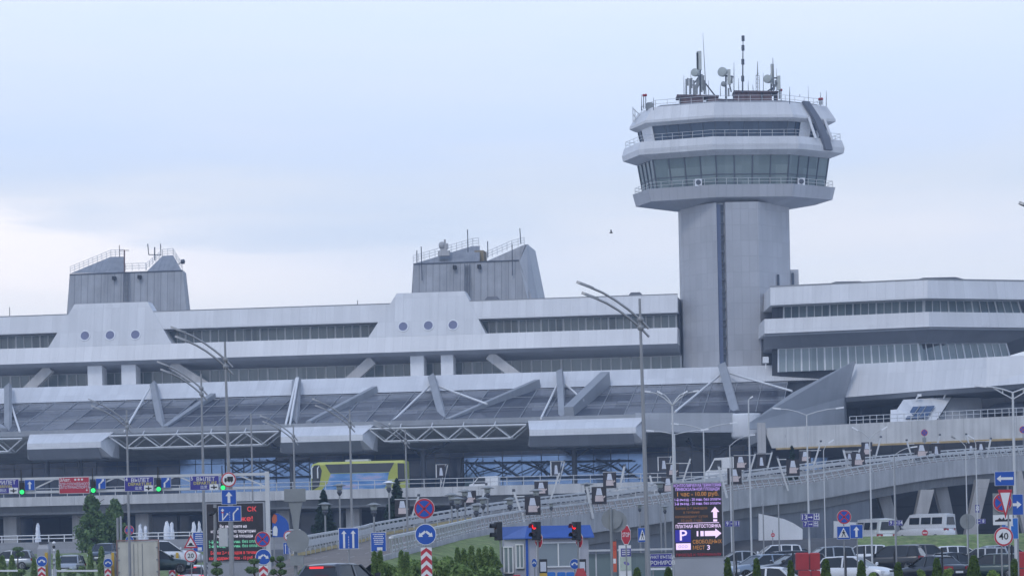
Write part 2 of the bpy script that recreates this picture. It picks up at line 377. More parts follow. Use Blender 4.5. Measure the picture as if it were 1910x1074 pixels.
# ================================================================== terminal building
TH = math.atan(.137)
CT, ST = math.cos(TH), math.sin(TH)
OT = WZ(600, 378, 0)
def L(px, py, c):
    """pixel ray meets the facade-parallel plane at depth c (metres behind the main front): local point"""
    d = W(px, py, 1.0) - Vector((0, 0, CAMZ))
    C = Vector((0, 0, CAMZ)); ey = Vector((ST, CT, 0))
    t = (c - (C - OT).dot(ey)) / d.dot(ey)
    p = C + d * t - OT
    return Vector((p.x * CT - p.y * ST, c, p.z))
def LZ(px, c, z):
    p = L(px, 900, c); q = L(px, 500, c); f = (z - p.z) / (q.z - p.z); return p.lerp(q, f)
T = thing('terminal_building', 'long white airport terminal with two white ribbon parapets and grey ribbon windows', 'terminal', OT, -TH)
zb1, zt1 = L(600, 604, 0).z, L(600, 571, .7).z
zb2, zt2 = L(600, 661, -1.5).z, L(600, 631.5, -.6).z
xl, xr = L(-160, 600, 0).x, L(1264, 600, 0).x
def xprism(prof, x0, x1):
    g = MB(); g.prism([(x0, c, z) for c, z in prof], (x1 - x0, 0, 0)); return g
xprism([(0, zb1), (.7, zt1), (1.0, zt1), (1.6, zb1)], xl, xr).build('upper_parapet', M['white'], T)
xprism([(1.0, zt1 - .3), (40, zt1 - .3), (40, zb1 + .05), (1.4, zb1 + .05)], xl, xr).build('roof', M['roofmetal'], T)
cp = MB(); cp.box(xl, xr, .66, 1.06, zt1 + .003, zt1 + .1); cp.build('coping', M['steel'], T)
xprism([(-1.5, zb2), (-.6, zt2), (3.4, zt2), (3.4, zb2)], xl, xr).build('lower_parapet', M['white'], T)
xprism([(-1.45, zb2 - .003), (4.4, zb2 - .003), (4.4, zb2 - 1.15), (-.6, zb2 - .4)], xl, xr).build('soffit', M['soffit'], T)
bd = MB(); bd.box(xl, xr, 4.5, 40, 0, zb1); bd.build('wall', M['greypanel'], T)
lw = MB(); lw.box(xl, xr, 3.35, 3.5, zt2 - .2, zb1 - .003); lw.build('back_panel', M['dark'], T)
nbay = 30
for (pa, pb, nb) in ((-150, 120, 6), (300, 720, 9), (885, 1262, 9)):
    x0, x1 = L(pa, 630, 3.1).x, L(pb, 630, 3.1).x
    glazing(T, (x0, 3.1, zt2 - .2), (x1, 3.1, zt2 - .2), (x0, 3.1, zb1), (x1, 3.1, zb1), nb, M['glassup'], M['steelpale'], .24, None, sub=3)
zf3 = L(600, 720, 4).z
x0, x1 = xl, xr
glazing(T, (x0, 4.3, zf3), (x1, 4.3, zf3), (x0, 4.3, zb2 - 1.1), (x1, 4.3, zb2 - 1.1), 26, M['glasslow'], M['steelpale'], .26, None, sub=3)
# pediments that rise through both parapets, each with three round windows
cT, cB = .86, -.63
for pts, hol in (([(90, 645), (139, 567), (275, 563), (320, 637.5)], [(158.5, 626), (205.3, 625), (252.5, 624)]),
                 ([(687, 627.5), (740, 547), (866, 543), (906, 620)], [(752, 609), (799, 607), (845, 606)])):
    g = MB(); P = []
    for i, (px, py) in enumerate(pts):
        P.append(L(px, py, cT if i in (1, 2) else cB))
    zb_ = zt2 - .03; zt_ = (P[1].z + P[2].z) / 2
    for i in (0, 3): P[i].z = zb_
    for i in (1, 2): P[i].z = zt_
    g.prism(P, (0, 2.6, 0)); pd = g.build('pediment', M['white'], T)
    for hx, hy in hol:
        h = MB(); q = L(hx, hy, cB)
        f = (q.z - zb_) / (zt_ - zb_); q = L(hx, hy, cB + (cT - cB) * f)
        tilt = Matrix.Rotation(-math.atan((cT - cB) / (zt_ - zb_)), 4, 'X')
        for hole, r, y0, y1, mi in ((0, .6, -.03, .1, 0), (.58, .72, -.07, .1, 1)):
            k = len(h.v); h.disc((0, 0, 0), r, y0, y1, 28, mi, hole)
            for i in range(k, len(h.v)): h.v[i] = tilt @ h.v[i] + q
        h.build('round_window', [mat('porthole_glass', (.20, .21, .31), .6, spec=.2), M['whiteplain']], pd)
# paired white columns and slanted struts under the lower parapet
for a, b, yt in ((163, 190, 682), (226, 253, 680), (765, 790, 664), (822, 845, 662)):
    p = L(a, yt, -.2); q = L(b, yt, -.2); g = MB(); g.box(p.x, q.x, -.2, 2.2, zf3 - 1, zb2 - .3); g.build('column', M['whiteplain'], T)
for (a, b) in (((88, 692), (52, 728)), ((328, 684), (378, 716)), ((690, 676), (655, 708)), ((919, 667), (962, 699))):
    p = L(*a, .6); q = L(*b, .6); d = (q - p) * .3; g = MB(); g.bar(p - d * .5, q + d * 2, 1.25, 1.0, up=(0, 1, 0)); g.build('strut', M['concrete'], T)
# ---------------------------------------------------------------- entrance canopy with masts and glazed roof
CN = thing('entrance_canopy', 'glazed terminal canopy with white fascia, leaning grey masts and white tie rods', 'canopy', OT, -TH)
zu1, zu0 = L(600, 706, -4).z, L(600, 735, -7).z
xcl, xcr = L(-160, 720, -7).x, L(1590, 690, -7).x
xprism([(-7, zu0), (-4, zu1), (4.1, zu1 + .05), (4.1, zu1 - .5), (-6, zu0 - .3)], xcl, xcr).build('upper_fascia', M['white'], CN)
ze = L(600, 790, -25).z
cE = -25.0
nb = 18
x1c = L(1470, 740, -7).x
for i in range(nb):
    a, b = xcl + (x1c - xcl) * i / nb, xcl + (x1c - xcl) * (i + 1) / nb
    rows = 4
    for k in range(rows):
        f0, f1 = k / rows, (k + 1) / rows
        jz = [random.uniform(-.05, .05) for _ in range(4)]; jn = iter(jz); pa = lambda x, f: (x, -7 + (cE + 7) * f, zu0 - .1 + (ze - zu0 + .1) * f + next(jn))
        g = MB(); g.prism([pa(a, f0), pa(b, f0), pa(b, f1), pa(a, f1)], (0, 0, -.15)); 
        g.build('roof_pane', M['glassroof'] if ((k % 2 == 0) != ((i * 7 + k * 3) % 6 == 0)) else M['glassroofdark'], CN)
rb = MB()
for i in range(nb * 2 + 1):
    x = xcl + (x1c - xcl) * i / nb / 2
    rb.bar((x, -7, zu0 - .04), (x, cE, ze + .05), .07, .1)
rb.build('roof_rib', M['greybeam'], CN)
rb = MB()
for f in (.33, .66): c = -7 + (cE + 7) * f; z = zu0 + (ze - zu0) * f; rb.bar((xcl, c, z + .1), (x1c, c, z + .1), .08, .06)
rb.build('roof_purlin', M['greybeam'], CN)
pf = MB(); pf.bar((xcl, -7.4, zu0 - .35), (x1c, -7.4, zu0 - .35), .7, .35); pf.build('gutter', M['greybeam'], CN)
# edge beam, trusses and white box segments along the front
xe1 = L(1190, 775, cE).x
g = MB(); g.box(xcl, xe1, cE - .25, cE + .6, ze - .55, ze + .1); g.build('edge_beam', M['greybeam'], CN)
zt, zq = L(600, 803, cE).z, L(600, 826, cE - 1).z
def truss(pa, pb):
    a, b = L(pa, 800, cE - 1).x, L(pb, 800, cE - 1).x
    g = MB(); n = max(2, round((b - a) / 4)); s = (b - a) / n
    for c in (cE - 1.2, cE + 1.8):
        g.tube([(a, c, zt), (b, c, zt)], .13, 6); 
        g.tube([(a + s * .5, c, zq), (b - s * .5, c, zq)], .11, 6)
        for i in range(n):
            g.tube([(a + s * i, c, zt), (a + s * (i + .5), c, zq)], .085, 5); g.tube([(a + s * (i + .5), c, zq), (a + s * (i + 1), c, zt)], .085, 5)
    for i in range(n): 
        g.tube([(a + s * (i + .5), cE - 1.2, zq), (a + s * (i + .5), cE + 1.8, zq)], .08, 5)
        g.tube([(a + s * i, cE - 1.2, zt), (a + s * i, cE - .2, ze - .3)], .09, 5); g.tube([(a + s * i, cE - 1.2, zt), (a + s * i, cE + 1.8, zt)], .09, 5)
    g.build('truss', M['steelpale'], CN)
truss(-120, 42); truss(203, 520); truss(688, 982)
def boxseg(pa, pb, chamfer=1.0):
    a, b = L(pa, 810, cE - 3).x, L(pb, 810, cE - 3).x
    zA, zB, zC = L(600, 795, cE).z, L(600, 812, cE - 3).z, L(600, 823, cE - 3).z
    prof = [(cE - .3, zA), (cE - 3, zB), (cE - 3.1, zC), (cE - 1.4, zC - 1.1), (cE + 2.0, zC - 1.2), (cE + 2.2, zA - .3)]
    g = MB(); r0 = [(a, c, z) for c, z in prof]; r1 = [(b - (.9 if i in (1, 2) else 0) * chamfer, c, z) for i, (c, z) in enumerate(prof)]
    r0 = [(p[0] + (.5 if i in (1, 2) else 0), p[1], p[2]) for i, p in enumerate(r0)]
    g.loft([r0, r1]); bx = g.build('white_box', M['white'], CN)
    u = MB(); u.prism([(a + .4, prof[2][0] + .02, zC - .006), (a + .2, prof[3][0], zC - 1.12), (a + .2, cE + 2.0, zC - 1.22), (a + .4, cE + 2, zC - 1.32), (a + .4, prof[3][0] - .2, zC - 1.25)], (b - a - 1.6, 0, 0)); u.build('underside', M['soffit'], bx)
boxseg(43, 201); boxseg(516, 690); boxseg(980, 1200)
# ceiling of the canopy sloping back to the hall front
zc1 = L(600, 848, -6).z
xprism([(cE + .6, ze - .5), (cE + .6, ze - .75), (-5.6, zc1 - .2), (-5.6, zc1)], xcl, xe1 + 14).build('ceiling', M['ceiling'], CN)
# fascia to the right and the rounded end
a, b = L(1186, 790, cE).x, L(1372, 790, cE).x
g = MB(); g.prism([(a, cE - .3, L(1186, 806, cE).z), (a, cE - .3, L(1186, 770, cE).z), (b, cE - .3, L(1372, 770, cE).z), (b, cE - .3, L(1372, 806, cE).z)], (0, 1.2, 0)); g.build('side_fascia', M['greypanel'], CN)
g = MB(); p = L(1391, 795, cE - 1); g.lathe([(0, L(1391, 771, cE).z), (1.8, L(1391, 771, cE).z), (1.85, L(1391, 774, cE).z), (1.85, L(1391, 812, cE).z), (1.7, L(1391, 817, cE).z), (0, L(1391, 818, cE).z)], 22, (p.x, cE + .6, 0)); g.build('rounded_end', M['whiteplain'], CN)
# masts, box ribs and tie rods
def mast(top, bot, rods=(), wpx=13, c0=-3.6, c1=-24.2):
    p = L(*top, c0 - 1.5); q = L(*bot, c1); wd = wpx * .067
    g = MB(); g.bar(p, q, wd * .9, .55, up=(0, 1, 0)); mm = g.build('mast', M['greybeam'], CN)
    for a, b, ca, cb in rods:
        u = L(*a, ca); v = L(*b, cb); r = MB(); r.tube([u, v], .14, 6); r.build('tie_rod', M['whitepaint'], CN)
mast((15, 720), (15, 812), [((17, 742), (37, 805), -6.9, -25.4)], 14)
mast((286, 716), (303, 802), [((278, 725), (232, 804), -6.9, -25.4)], 14)
mast((553, 709), (549, 797), [((553, 705), (533, 791), -6.9, -25.4), ((556, 705), (541, 791), -6.9, -25.4)], 18)
mast((805, 702), (829, 789), [((802, 719), (726, 791), -6.9, -25.4), ((817, 720), (908, 753), -6.9, -20)], 15)
mast((1044, 693), (1049, 779), [((1042, 712), (1009, 780), -6.9, -25.4), ((1054, 716), (1088, 746), -6.9, -20)], 13)
mast((1347, 681), (1372, 769), [((1344, 698), (1259, 768), -6.9, -25.4), ((1362, 696), (1477, 729), -6.9, -19)], 17)
mast((-262, 730), (-240, 812), [], 14)
def rib(top, bot, w=.9, h=1.6):
    p = L(*top, -6.7); q = L(*bot, -24.3); g = MB(); g.bar(p + Vector((0, 0, -.4)), q + Vector((0, 0, .0)), w, h); g.build('box_rib', M['greybeam'], CN)
rib((398, 735), (308, 802), .7, 1.1); rib((1003, 710), (836, 789), .8, 1.2); rib((1130, 706), (1062, 778), 1.2, 2.6); rib((700, 722), (576, 793), .7, 1.1); rib((-60, 755), (8, 806), .7, 1.1)
# hall front behind: dark navy glass with panes coloured blue for reflected sky and tubes for reflected truss lines
HF = thing('hall_front', 'dark navy glass wall of the departures hall behind the upper road', 'glass wall', OT, -TH)
zh0, zh1 = L(600, 935, -6).z, zc1 + .2
xh = [L(p, 870, -6).x for p in (-140, 60, 180, 335, 515, 640, 760, 865, 1010, 1205, 1290, 1420, 1500)]
for i, (a, b) in enumerate(zip(xh, xh[1:])):
    n = max(1, round((b - a) / 4.8)); zs = L(600, 858, -6).z
    low = M['glassblue'] if i in (3, 4, 7, 8) else M['glassnavy']
    up = M['glassblue'] if i in (3,) else M['glassnavy']
    glazing(HF, (a, -6, zs), (b, -6, zs), (a, -6, zh1), (b, -6, zh1), n, up, M['steeldark'], .1, None, sub=2)
    glazing(HF, (a, -6.05, zh0), (b, -6.05, zh0), (a, -6.05, zs), (b, -6.05, zs), n, low, M['steeldark'], .1, None, sub=2)
for px in (88, 150, 545, 790, 1072, 1330):
    p = L(px, 880, -20); g = MB(); g.tube([(p.x, -20, zh0 - 3), (p.x, -20, L(px, 838, -20).z)], .32, 8)
    t = L(px, 838, -20)
    for s in (-1, 1): g.tube([t, t + Vector((s * 2.4, 0, .35)), t + Vector((s * 2.9, 0, 1.5))], .16, 6)
    for s in (-1, 1): g.tube([t + Vector((0, 0, -1)), t + Vector((s * 3.4, 2, 1.2))], .1, 6)
    g.build('tree_column', M['steeldark'], HF)
random.seed(5)
for (a, b) in ((420, 600), (860, 1180)):
    p = a; g = MB()
    while p < b:
        q = p + random.uniform(28, 60); y0, y1 = random.uniform(855, 868), random.uniform(878, 893)
        g.tube([L(p, y0, -8), L((p + q) / 2, (y0 + y1) / 2 + random.uniform(-3, 3), -8), L(q, y1, -8)], .1, 5)
        g.tube([L(p, y1, -8.3), L(q, y0, -8.3)], .08, 5); p += random.uniform(22, 45)
    g.tube([L(a, 863, -8), L(b, 858, -8)], .1, 5); g.tube([L(a, 893, -8), L(b, 887, -8)], .1, 5); g.tube([L(a, 855, -8.1), L(a + 1, 896, -8.1)], .1, 5)
    g.build('reflected_truss', M['steeldark'], HF)  # tubes shaped as the dark truss lines reflected in the blue glass
# ---------------------------------------------------------------- rooftop ventilation blocks
def roofblock(name, label, base, top, cb=20, dep=5, lad=None, right=None, style=0):
    (bx0, bx1, by), (tx0, tx1, ty) = base, top
    mid = L((bx0 + bx1) / 2, by, cb); t = thing(name, label, 'plant block', OT + Vector((mid.x * CT + cb * ST, -mid.x * ST + cb * CT, zt1 - .3)), -TH)
    o = Vector((mid.x, cb, zt1 - .3)); P = lambda px, py, c: L(px, py, c) - o
    A, B, C, D = P(bx0, by, cb), P(bx1, by, cb), P(tx1, ty, cb + 1.2), P(tx0, ty, cb + 1.2)
    zt_ = D.z; C.z = D.z = zt_; A.z = B.z = -.1
    sh = lambda v, z: Vector((v.x * .97, v.y + dep, z))
    g = MB(); ins = Vector((0, dep, 0)); g.loft([[A, B, B + ins + Vector((-.6, 0, 0)), A + ins], [D, C, C + ins * .85 + Vector((-.6, 0, 0)), D + ins * .85]]); g.build('body', M['ribbed'], t); g = MB(); g.bar(D + Vector((0, -.05, -.08)), C + Vector((0, -.05, -.08)), .12, .16); g.build('edge_trim', M['steeldark'], t)
    return t, P, D, C, zt_
b1, P, D, C, z1 = roofblock('ventilation_block', 'ribbed grey roof block at the left with a railed notch between two hipped caps', (122, 350, 590), (130, 341, 511))
g = MB()
q = [P(130, 511, 21.3), P(205, 509, 21.3), P(231, 508, 21.3), P(231, 478, 27), P(208, 478, 27)]
g.loft([[P(131, 510, 21.3), P(232, 508, 21.3), P(232, 508, 30), P(131, 510, 30)], [P(206, 479, 25), P(232, 478.5, 25), P(232, 478.5, 29), P(206, 479, 29)]]); g.build('roof', M['roofmetal'], b1)
g = MB(); g.loft([[P(273, 507, 21.3), P(340, 506, 21.3), P(340, 506, 31), P(273, 507, 31)], [P(303, 477, 25), P(323, 476, 25), P(323, 476, 29), P(303, 477, 29)]]); g.build('roof', M['roofmetal'], b1)
g = railing([P(131, 510, 22), P(207, 479, 25.5), P(232, 478, 25.5)], .95, .75, .035); 
g.build('railing', M['steelpale'], b1)
railing([P(234, 505, 23), P(272, 504, 23)], 1.0, .9, .035).build('railing', M['steelpale'], b1)
railing([P(273, 504, 24), P(303, 478, 26), P(323, 476, 26), P(340, 504, 26)], .95, .75, .035).build('railing', M['steelpale'], b1)
g = MB()
for x in (230.5, 240.5): g.bar(P(x, 563, 19.9), P(x, 507, 21), .09, .09)
for i in range(24): g.bar(P(230.5, 561 - i * 2.3, 19.95 + i * .045), P(240.5, 561 - i * 2.3, 19.95 + i * .045), .05, .05)
g.build('ladder', M['steeldark'], b1)
for x, y in ((212.5, 518.5), (260, 516.5)):
    p = P(x, y, 20.6); g = MB(); g.box(p.x - .22, p.x + .22, p.y - .25, p.y + .4, p.z - .25, p.z + .25); g.build('vent', M['black'], b1)
g = MB(); g.tube([P(232, 508, 21), P(232, 467, 25)], .1, 5); g.tube([P(222, 467, 25), P(241, 467, 25)], .04, 4); g.tube([P(223, 479, 25.5), P(222.6, 457, 25.5)], .05, 4); g.build('mast', M['rust'], b1)
g = MB(); g.tube([P(275.5, 455, 26), P(277.5, 475, 26), P(300, 475.5, 26), P(299.5, 455, 26)], .08, 5); g.tube([P(288.5, 461, 26), P(288.5, 485, 26)], .09, 5); g.build('aerial', M['steeldark'], b1)
g = MB(); p = P(341, 488, 24); g.lathe([(0, -.3), (.3, -.25), (.35, .2), (0, .35)], 10, p, 'x'); g.bar(p, p + Vector((-.8, .4, -.3)), .08); g.build('floodlight', M['steeldark'], b1)
b2, P, D, C, z2 = roofblock('ventilation_block', 'ribbed grey roof block left of the control tower, its right gable rising to a point', (764, 1003, 560), (771, 968, 491.5))
g = MB(); g.loft([[P(771, 492, 21.3), P(895, 489, 21.3), P(895, 489, 31), P(771, 492, 31)], [P(880, 459, 24), P(895, 458.5, 24), P(895, 458.5, 29), P(880, 459, 29)]]); g.build('roof', M['roofmetal'], b2)
g = MB(); g.loft([[P(903, 489, 21.3), P(969, 487, 21.3), P(990, 487, 33), P(903, 489, 33)], [P(974, 458, 22.4), P(980, 456, 22.4), P(986, 456, 31), P(978, 457, 31)]]); g.build('roof', M['roofmetal'], b2)
g = MB(); g.prism([P(968, 489, 21.2), P(983, 455, 22.3), P(1004, 558, 21.8), P(985, 562, 20)], (0, 9, 0)); g.build('gable', M['greypanel'], b2)
g = MB(); a = P(885, 489, 23); g.box(a.x, a.x + 1.3, a.y, a.y + 3, a.z - .2, a.z + 1.6); g.build('hatch', mat('ochre_hatch', (.3, .24, .15), .8), b2)
railing([P(771, 491, 22), P(882, 459, 25), P(893, 458, 25)], 1.05, .8, .035).build('railing', M['steelpale'], b2)
railing([P(900, 487, 25), P(955, 463, 25), P(978, 457, 25)], 1.05, .8, .035).build('railing', M['steelpale'], b2)
g = MB()
for x in (866.5, 876): g.bar(P(x, 552, 19.8), P(x + .3, 492, 21), .09, .09)
for i in range(25): g.bar(P(866.5, 550 - i * 2.3, 19.85 + i * .045), P(876, 550 - i * 2.3, 19.85 + i * .045), .05, .05)
g.build('ladder', M['steeldark'], b2)
for x, y in ((848, 498.5), (893.5, 497)):
    p = P(x, y, 20.6); g = MB(); g.box(p.x - .22, p.x + .22, p.y - .25, p.y + .4, p.z - .25, p.z + .25); g.build('vent', M['black'], b2)
for x0, y0, x1, y1 in ((785.5, 460, 787.3, 523), (777.5, 467, 777.7, 490), (872, 428, 873, 470), (969.5, 426, 971.5, 455), (955, 455, 955.7, 514), (909.5, 450, 910, 480)):
    g = MB(); g.tube([P(x0, y0, 20.2), P(x1, y1, 20.4)], .07, 5); g.build('aerial', M['steeldark'], b2)
g = MB(); p = P(830, 475, 21.5)
g.box(p.x - .9, p.x + .7, p.y - .5, p.y + .5, p.z - .2, p.z + .5); g.box(p.x - .6, p.x + .3, p.y - .4, p.y + .4, p.z + .5, p.z + .8); g.lathe([(0, .8), (.35, .85), (.5, 1.15), (.5, 1.55), (.3, 1.75), (0, 1.8)], 10, (p.x - .35, p.y, p.z)); g.box(p.x - .05, p.x + .45, p.y - .3, p.y + .3, p.z + .8, p.z + 1.5); g.box(p.x - .1, p.x + .15, p.y - .1, p.y + .1, p.z + 1.5, p.z + 2.1)
g.build('weather_sensor', M['concrete'], b2)
for x, y in ((893, 556), (941, 553)):
    pass
for (x, y, lab) in ((18, 573, 'thin grey lightning rod at the far left of the terminal roof'), (667, 560, 'short grey lightning rod on the terminal roof left of the second pediment')):
    p = L(x, y, 3); q = LZ(x, 3, zt1 - .3); g = MB(); g.tube([q, p], .05, 5)
    o = g.build('lightning_rod', M['steeldark']); o.location = OT; o.rotation_euler = (0, 0, -TH); tag(o, lab, 'lightning rod')
for (x0, x1, y, lab) in ((900, 935, 557, 'small grey vent hood on the roof right of the second pediment'), (1168, 1202, 549, 'low dark roof hatch left of the control tower shaft')):
    p = LZ(x0, 5, zt1 - .3); q = LZ(x1, 5, zt1 - .3); h = L(x0, y - 4, 5).z - zt1 + .3; g = MB(); h = max(.5, h)
    g.loft([[(p.x, 5, p.z), (q.x, 5, p.z), (q.x, 7, p.z), (p.x, 7, p.z)], [(p.x + .2, 5.2, p.z + h * .6), (q.x - .2, 5.2, p.z + h * .6), (q.x - .2, 6.8, p.z + h * .6), (p.x + .2, 6.8, p.z + h * .6)], [(p.x + .6, 5.4, p.z + h), (q.x - .6, 5.4, p.z + h), (q.x - .6, 6.6, p.z + h), (p.x + .6, 6.6, p.z + h)]])
    o = g.build('roof_hood', M['steeldark']); o.location = OT; o.rotation_euler = (0, 0, -TH); tag(o, lab, 'roof vent')
# ================================================================== right wing (two facets meeting at a blunt corner)
YC = 355.0
def facet(px):
    return YC + (.28 * (1732 - px) if px < 1732 else .40 * (px - 1732)) / 15.2
def ringz(px, py, off=0): return W(px, py, facet(px) + off)
OW = WZ(1732, YC, 0)
WG = thing('terminal_wing', 'angled white terminal wing to the right of the control tower with leaning windows', 'terminal', OW)
def band(pxl, yl, pxc, yc, pxr, yr, slope, depth, name, m, ybl, ybc, ybr):
    """folded parapet: top line and bottom line through left end, corner, right end; top set back by slope"""
    T3 = [ringz(pxl, yl, slope), ringz(pxc, yc, slope), ringz(pxr, yr, slope)]; B3 = [ringz(pxl, ybl), ringz(pxc, ybc), ringz(pxr, ybr)]
    zt = sum(p.z for p in T3) / 3; zb = sum(p.z for p in B3) / 3
    for p in T3: p.z = zt
    for p in B3: p.z = zb
    g = MB(OW); back = Vector((0, depth, 0))
    rings = [[B3[i], T3[i], T3[i] + back, B3[i] + back] for i in range(3)]
    g.loft(rings); g.build(name, m, WG); return T3, B3, zt, zb
T1, B1, zwt, zwb = band(1437, 540, 1730, 520, 2010, 522, .6, 30, 'upper_parapet', M['white'], 573, 556, 556)
cp = MB(OW)
for a, b in zip(T1, T1[1:]): cp.bar(a + Vector((0, .1, .06)), b + Vector((0, .1, .06)), .35, .12)
cp.build('coping', M['steel'], WG)
T2, B2, zmt, zmb = band(1426, 596, 1733, 581, 2010, 584, .5, 30, 'lower_parapet', M['white'], 627, 609, 607)
# upper glazing, leaning, with open sky past its end
U = lambda px, z, off: WZ(px, facet(px) + off, z)
glazing(WG, U(1462, zmt, 2.2) - OW, U(1722, zmt, 2.2) - OW, U(1462, zwb, 2.6) - OW, U(1722, zwb, 2.6) - OW, 6, M['glassup'], M['steelpale'], .2, None, sub=3)
glazing(WG, U(1724, zmt, 2.2) - OW, U(1905, zmt, 2.2) - OW, U(1724, zwb, 2.6) - OW, U(1898, zwb, 2.6) - OW, 4, M['glassup'], M['steelpale'], .2, None, sub=3)
g = MB(OW); g.loft([[U(1440, z, 3.0), U(1724, z, 3.0), U(1900, z, 3.0), U(1900, z, 24), U(1440, z, 24)] for z in (zmt, zwb)]); g.build('wall', M['dark'], WG)
zl = W(1730, 680, YC).z
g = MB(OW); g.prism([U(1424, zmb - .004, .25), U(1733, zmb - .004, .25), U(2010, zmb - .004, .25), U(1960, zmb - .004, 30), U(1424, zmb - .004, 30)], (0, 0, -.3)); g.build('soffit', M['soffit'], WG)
g = MB(OW)
lo = [U(1424, zmb - 1.7, 3), U(1728, zmb - 1.7, 3), U(1878, zmb - 1.7, 3), U(1878, zmb - 1.7, 28), U(1424, zmb - 1.7, 28)]
hi = [U(1424, zmb - .31, .6), U(1731, zmb - .31, .6), U(1940, zmb - .31, .6), U(1940, zmb - .31, 29), U(1424, zmb - .31, 29)]
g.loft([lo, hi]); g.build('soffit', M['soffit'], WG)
glazing(WG, U(1452, zl, 3.0) - OW, U(1716, zl, 3.0) - OW, U(1452, zmb - 1.7, 3.3) - OW, U(1712, zmb - 1.7, 3.3) - OW, 6, M['glasslow'], M['whiteplain'], .2, None, sub=3)
glazing(WG, U(1718, zl, 3.0) - OW, U(1888, zl, 3.0) - OW, U(1712, zmb - 1.7, 3.3) - OW, U(1876, zmb - 1.7, 3.3) - OW, 4, M['glasslow'], M['whiteplain'], .2, None, sub=3)
g = MB(OW); g.loft([[U(1440, z, 3.6), U(1722, z, 3.6), U(x2, z, 3.6), U(x2, z, 26), U(1440, z, 26)] for z, x2 in ((zl - 3, 1888), (zmb - 1.71, 1876))]); g.build('wall', M['dark'], WG)
# big lower parapet (terrace front)
tp = [(1592, 679, 352), (1740, 671.5, 347.5), (1840, 666, 344), (2010, 657, 340)]; bt = [(1574, 741, 351), (1740, 727.5, 346), (1840, 720.5, 342.5), (2010, 707, 338)]
g = MB(OW); rings = []
for a, b in zip(tp, bt):
    p, q = W(*a), W(*b); rings.append([q, p, p + Vector((0, .6, 0)), q + Vector((0, 1.2, 0))])
g.loft(rings); g.build('terrace_parapet', M['white'], WG)
g = MB(OW); rings = []
for a, b in zip(tp, bt):
    q = W(*b) + Vector((0, .15, -.004)); rings.append([q, q + Vector((0, 12, 0)), q + Vector((0, 12, -.9)), q + Vector((0, .5, -.55))])
g.loft(rings); g.build('terrace_soffit', M['soffit'], WG)
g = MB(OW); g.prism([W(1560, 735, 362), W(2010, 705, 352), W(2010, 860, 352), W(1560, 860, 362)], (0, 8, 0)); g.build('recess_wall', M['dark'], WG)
a, b = W(1608, 790, 361.4), W(1690, 788, 360.6)
glazing(WG, W(1606, 796, 361) - OW, W(1700, 794, 360.6) - OW, W(1606, 750, 361) - OW, W(1700, 746, 360.6) - OW, 4, M['glassnavy'], M['steeldark'], .12, None, sub=2)
g = MB(OW); g.prism([W(1592, 673.5, 350), W(1574, 742, 350.5), W(1576, 800, 351), W(1396, 800, 338), W(1396, 789, 338), W(1478, 732, 343)], (.4, 1.2, 0)); g.build('gusset_wall', M['greypanel'], WG)
# glazed porch: sloping prism with a slanted window
g = MB(OW)
f0 = [W(1661, 764, 344), W(1673, 763, 344), W(1685, 745, 347), W(1775, 740, 347), W(1742, 790, 342.5), W(1661, 790, 342.5)]
g.prism(f0, (1.2, 7, 0)); pr = g.build('porch', M['white'], WG)
g = MB(OW); g.prism([W(1689, 781, 342.8), W(1703, 758, 345.1), W(1744, 756, 345.1), W(1728, 779, 342.8)], (0, .1, 0)); w_ = g.build('window', M['glassnavy'], pr)
g = MB(OW)
for x in (1710, 1722): g.bar(W(x - 10, 780, 342.7), W(x + 6, 757, 345), .1)
g.build('window_frame', M['steel'], w_)
g = MB(OW); g.prism([W(1746, 790, 345), W(1776, 741, 348), W(1830, 741, 349), W(1835, 790, 347)], (0, 6, 0)); g.build('porch_side', M['greypanel'], WG)
for x, y in ((1710, 742), (1762, 738)):
    g = MB(OW); p = W(x, y, 346.4); g.tube([p + Vector((-.1, 0, -.3)), p, p + Vector((.3, -.3, .35))], .1, 6); g.box(p.x + .05, p.x + .5, p.y - .5, p.y - .1, p.z + .15, p.z + .45); g.build('camera', M['whitepaint'], pr)
g = MB(OW); g.lathe([(0, 0), (3.5, 0), (3.2, .8), (2.2, 1.35), (0, 1.5)], 20, W(1893, 772, 347)); g.build('dark_dome', M['steeldark'], WG)
# roof ridges above the wing
for x0, x1, y0, y1, lab in ((1535, 1622, 530, 524, 'low dark roof hood on the wing nearer to the control tower'), (1690, 1806, 521, 514.5, 'low dark roof hood at the blunt corner of the wing')):
    g = MB(); Y = facet((x0 + x1) / 2) + 6; p0, p1 = WZ(x0, Y, zwt), WZ(x1, Y, zwt); h = (y0 - y1) * .067 + .15
    pa, pb = p0.lerp(p1, .28), p0.lerp(p1, .8)
    g.prism([p0 + Vector((0, 0, .05)), p0 + Vector((0, 0, .3)), pa + Vector((0, 0, h + .2)), pb + Vector((0, 0, h + .2)), p1 + Vector((0, 0, .35)), p1 + Vector((0, 0, .05))], (0, 5, 0)); 
    tag(g.build('roof_hood', M['steeldark']), lab, 'roof vent')
for x in (1700, 1748, 1790): pass
g = MB(); p = W(1428, 673, 352); g.box(p.x - .35, p.x + .35, p.y - .3, p.y + .3, p.z - .25, p.z + .5); g.bar(p + Vector((0, 0, -1)), p, .15); tag(g.build('floodlight', M['whitepaint']), 'white floodlight box on the canopy roof at the foot of the control tower', 'floodlight')
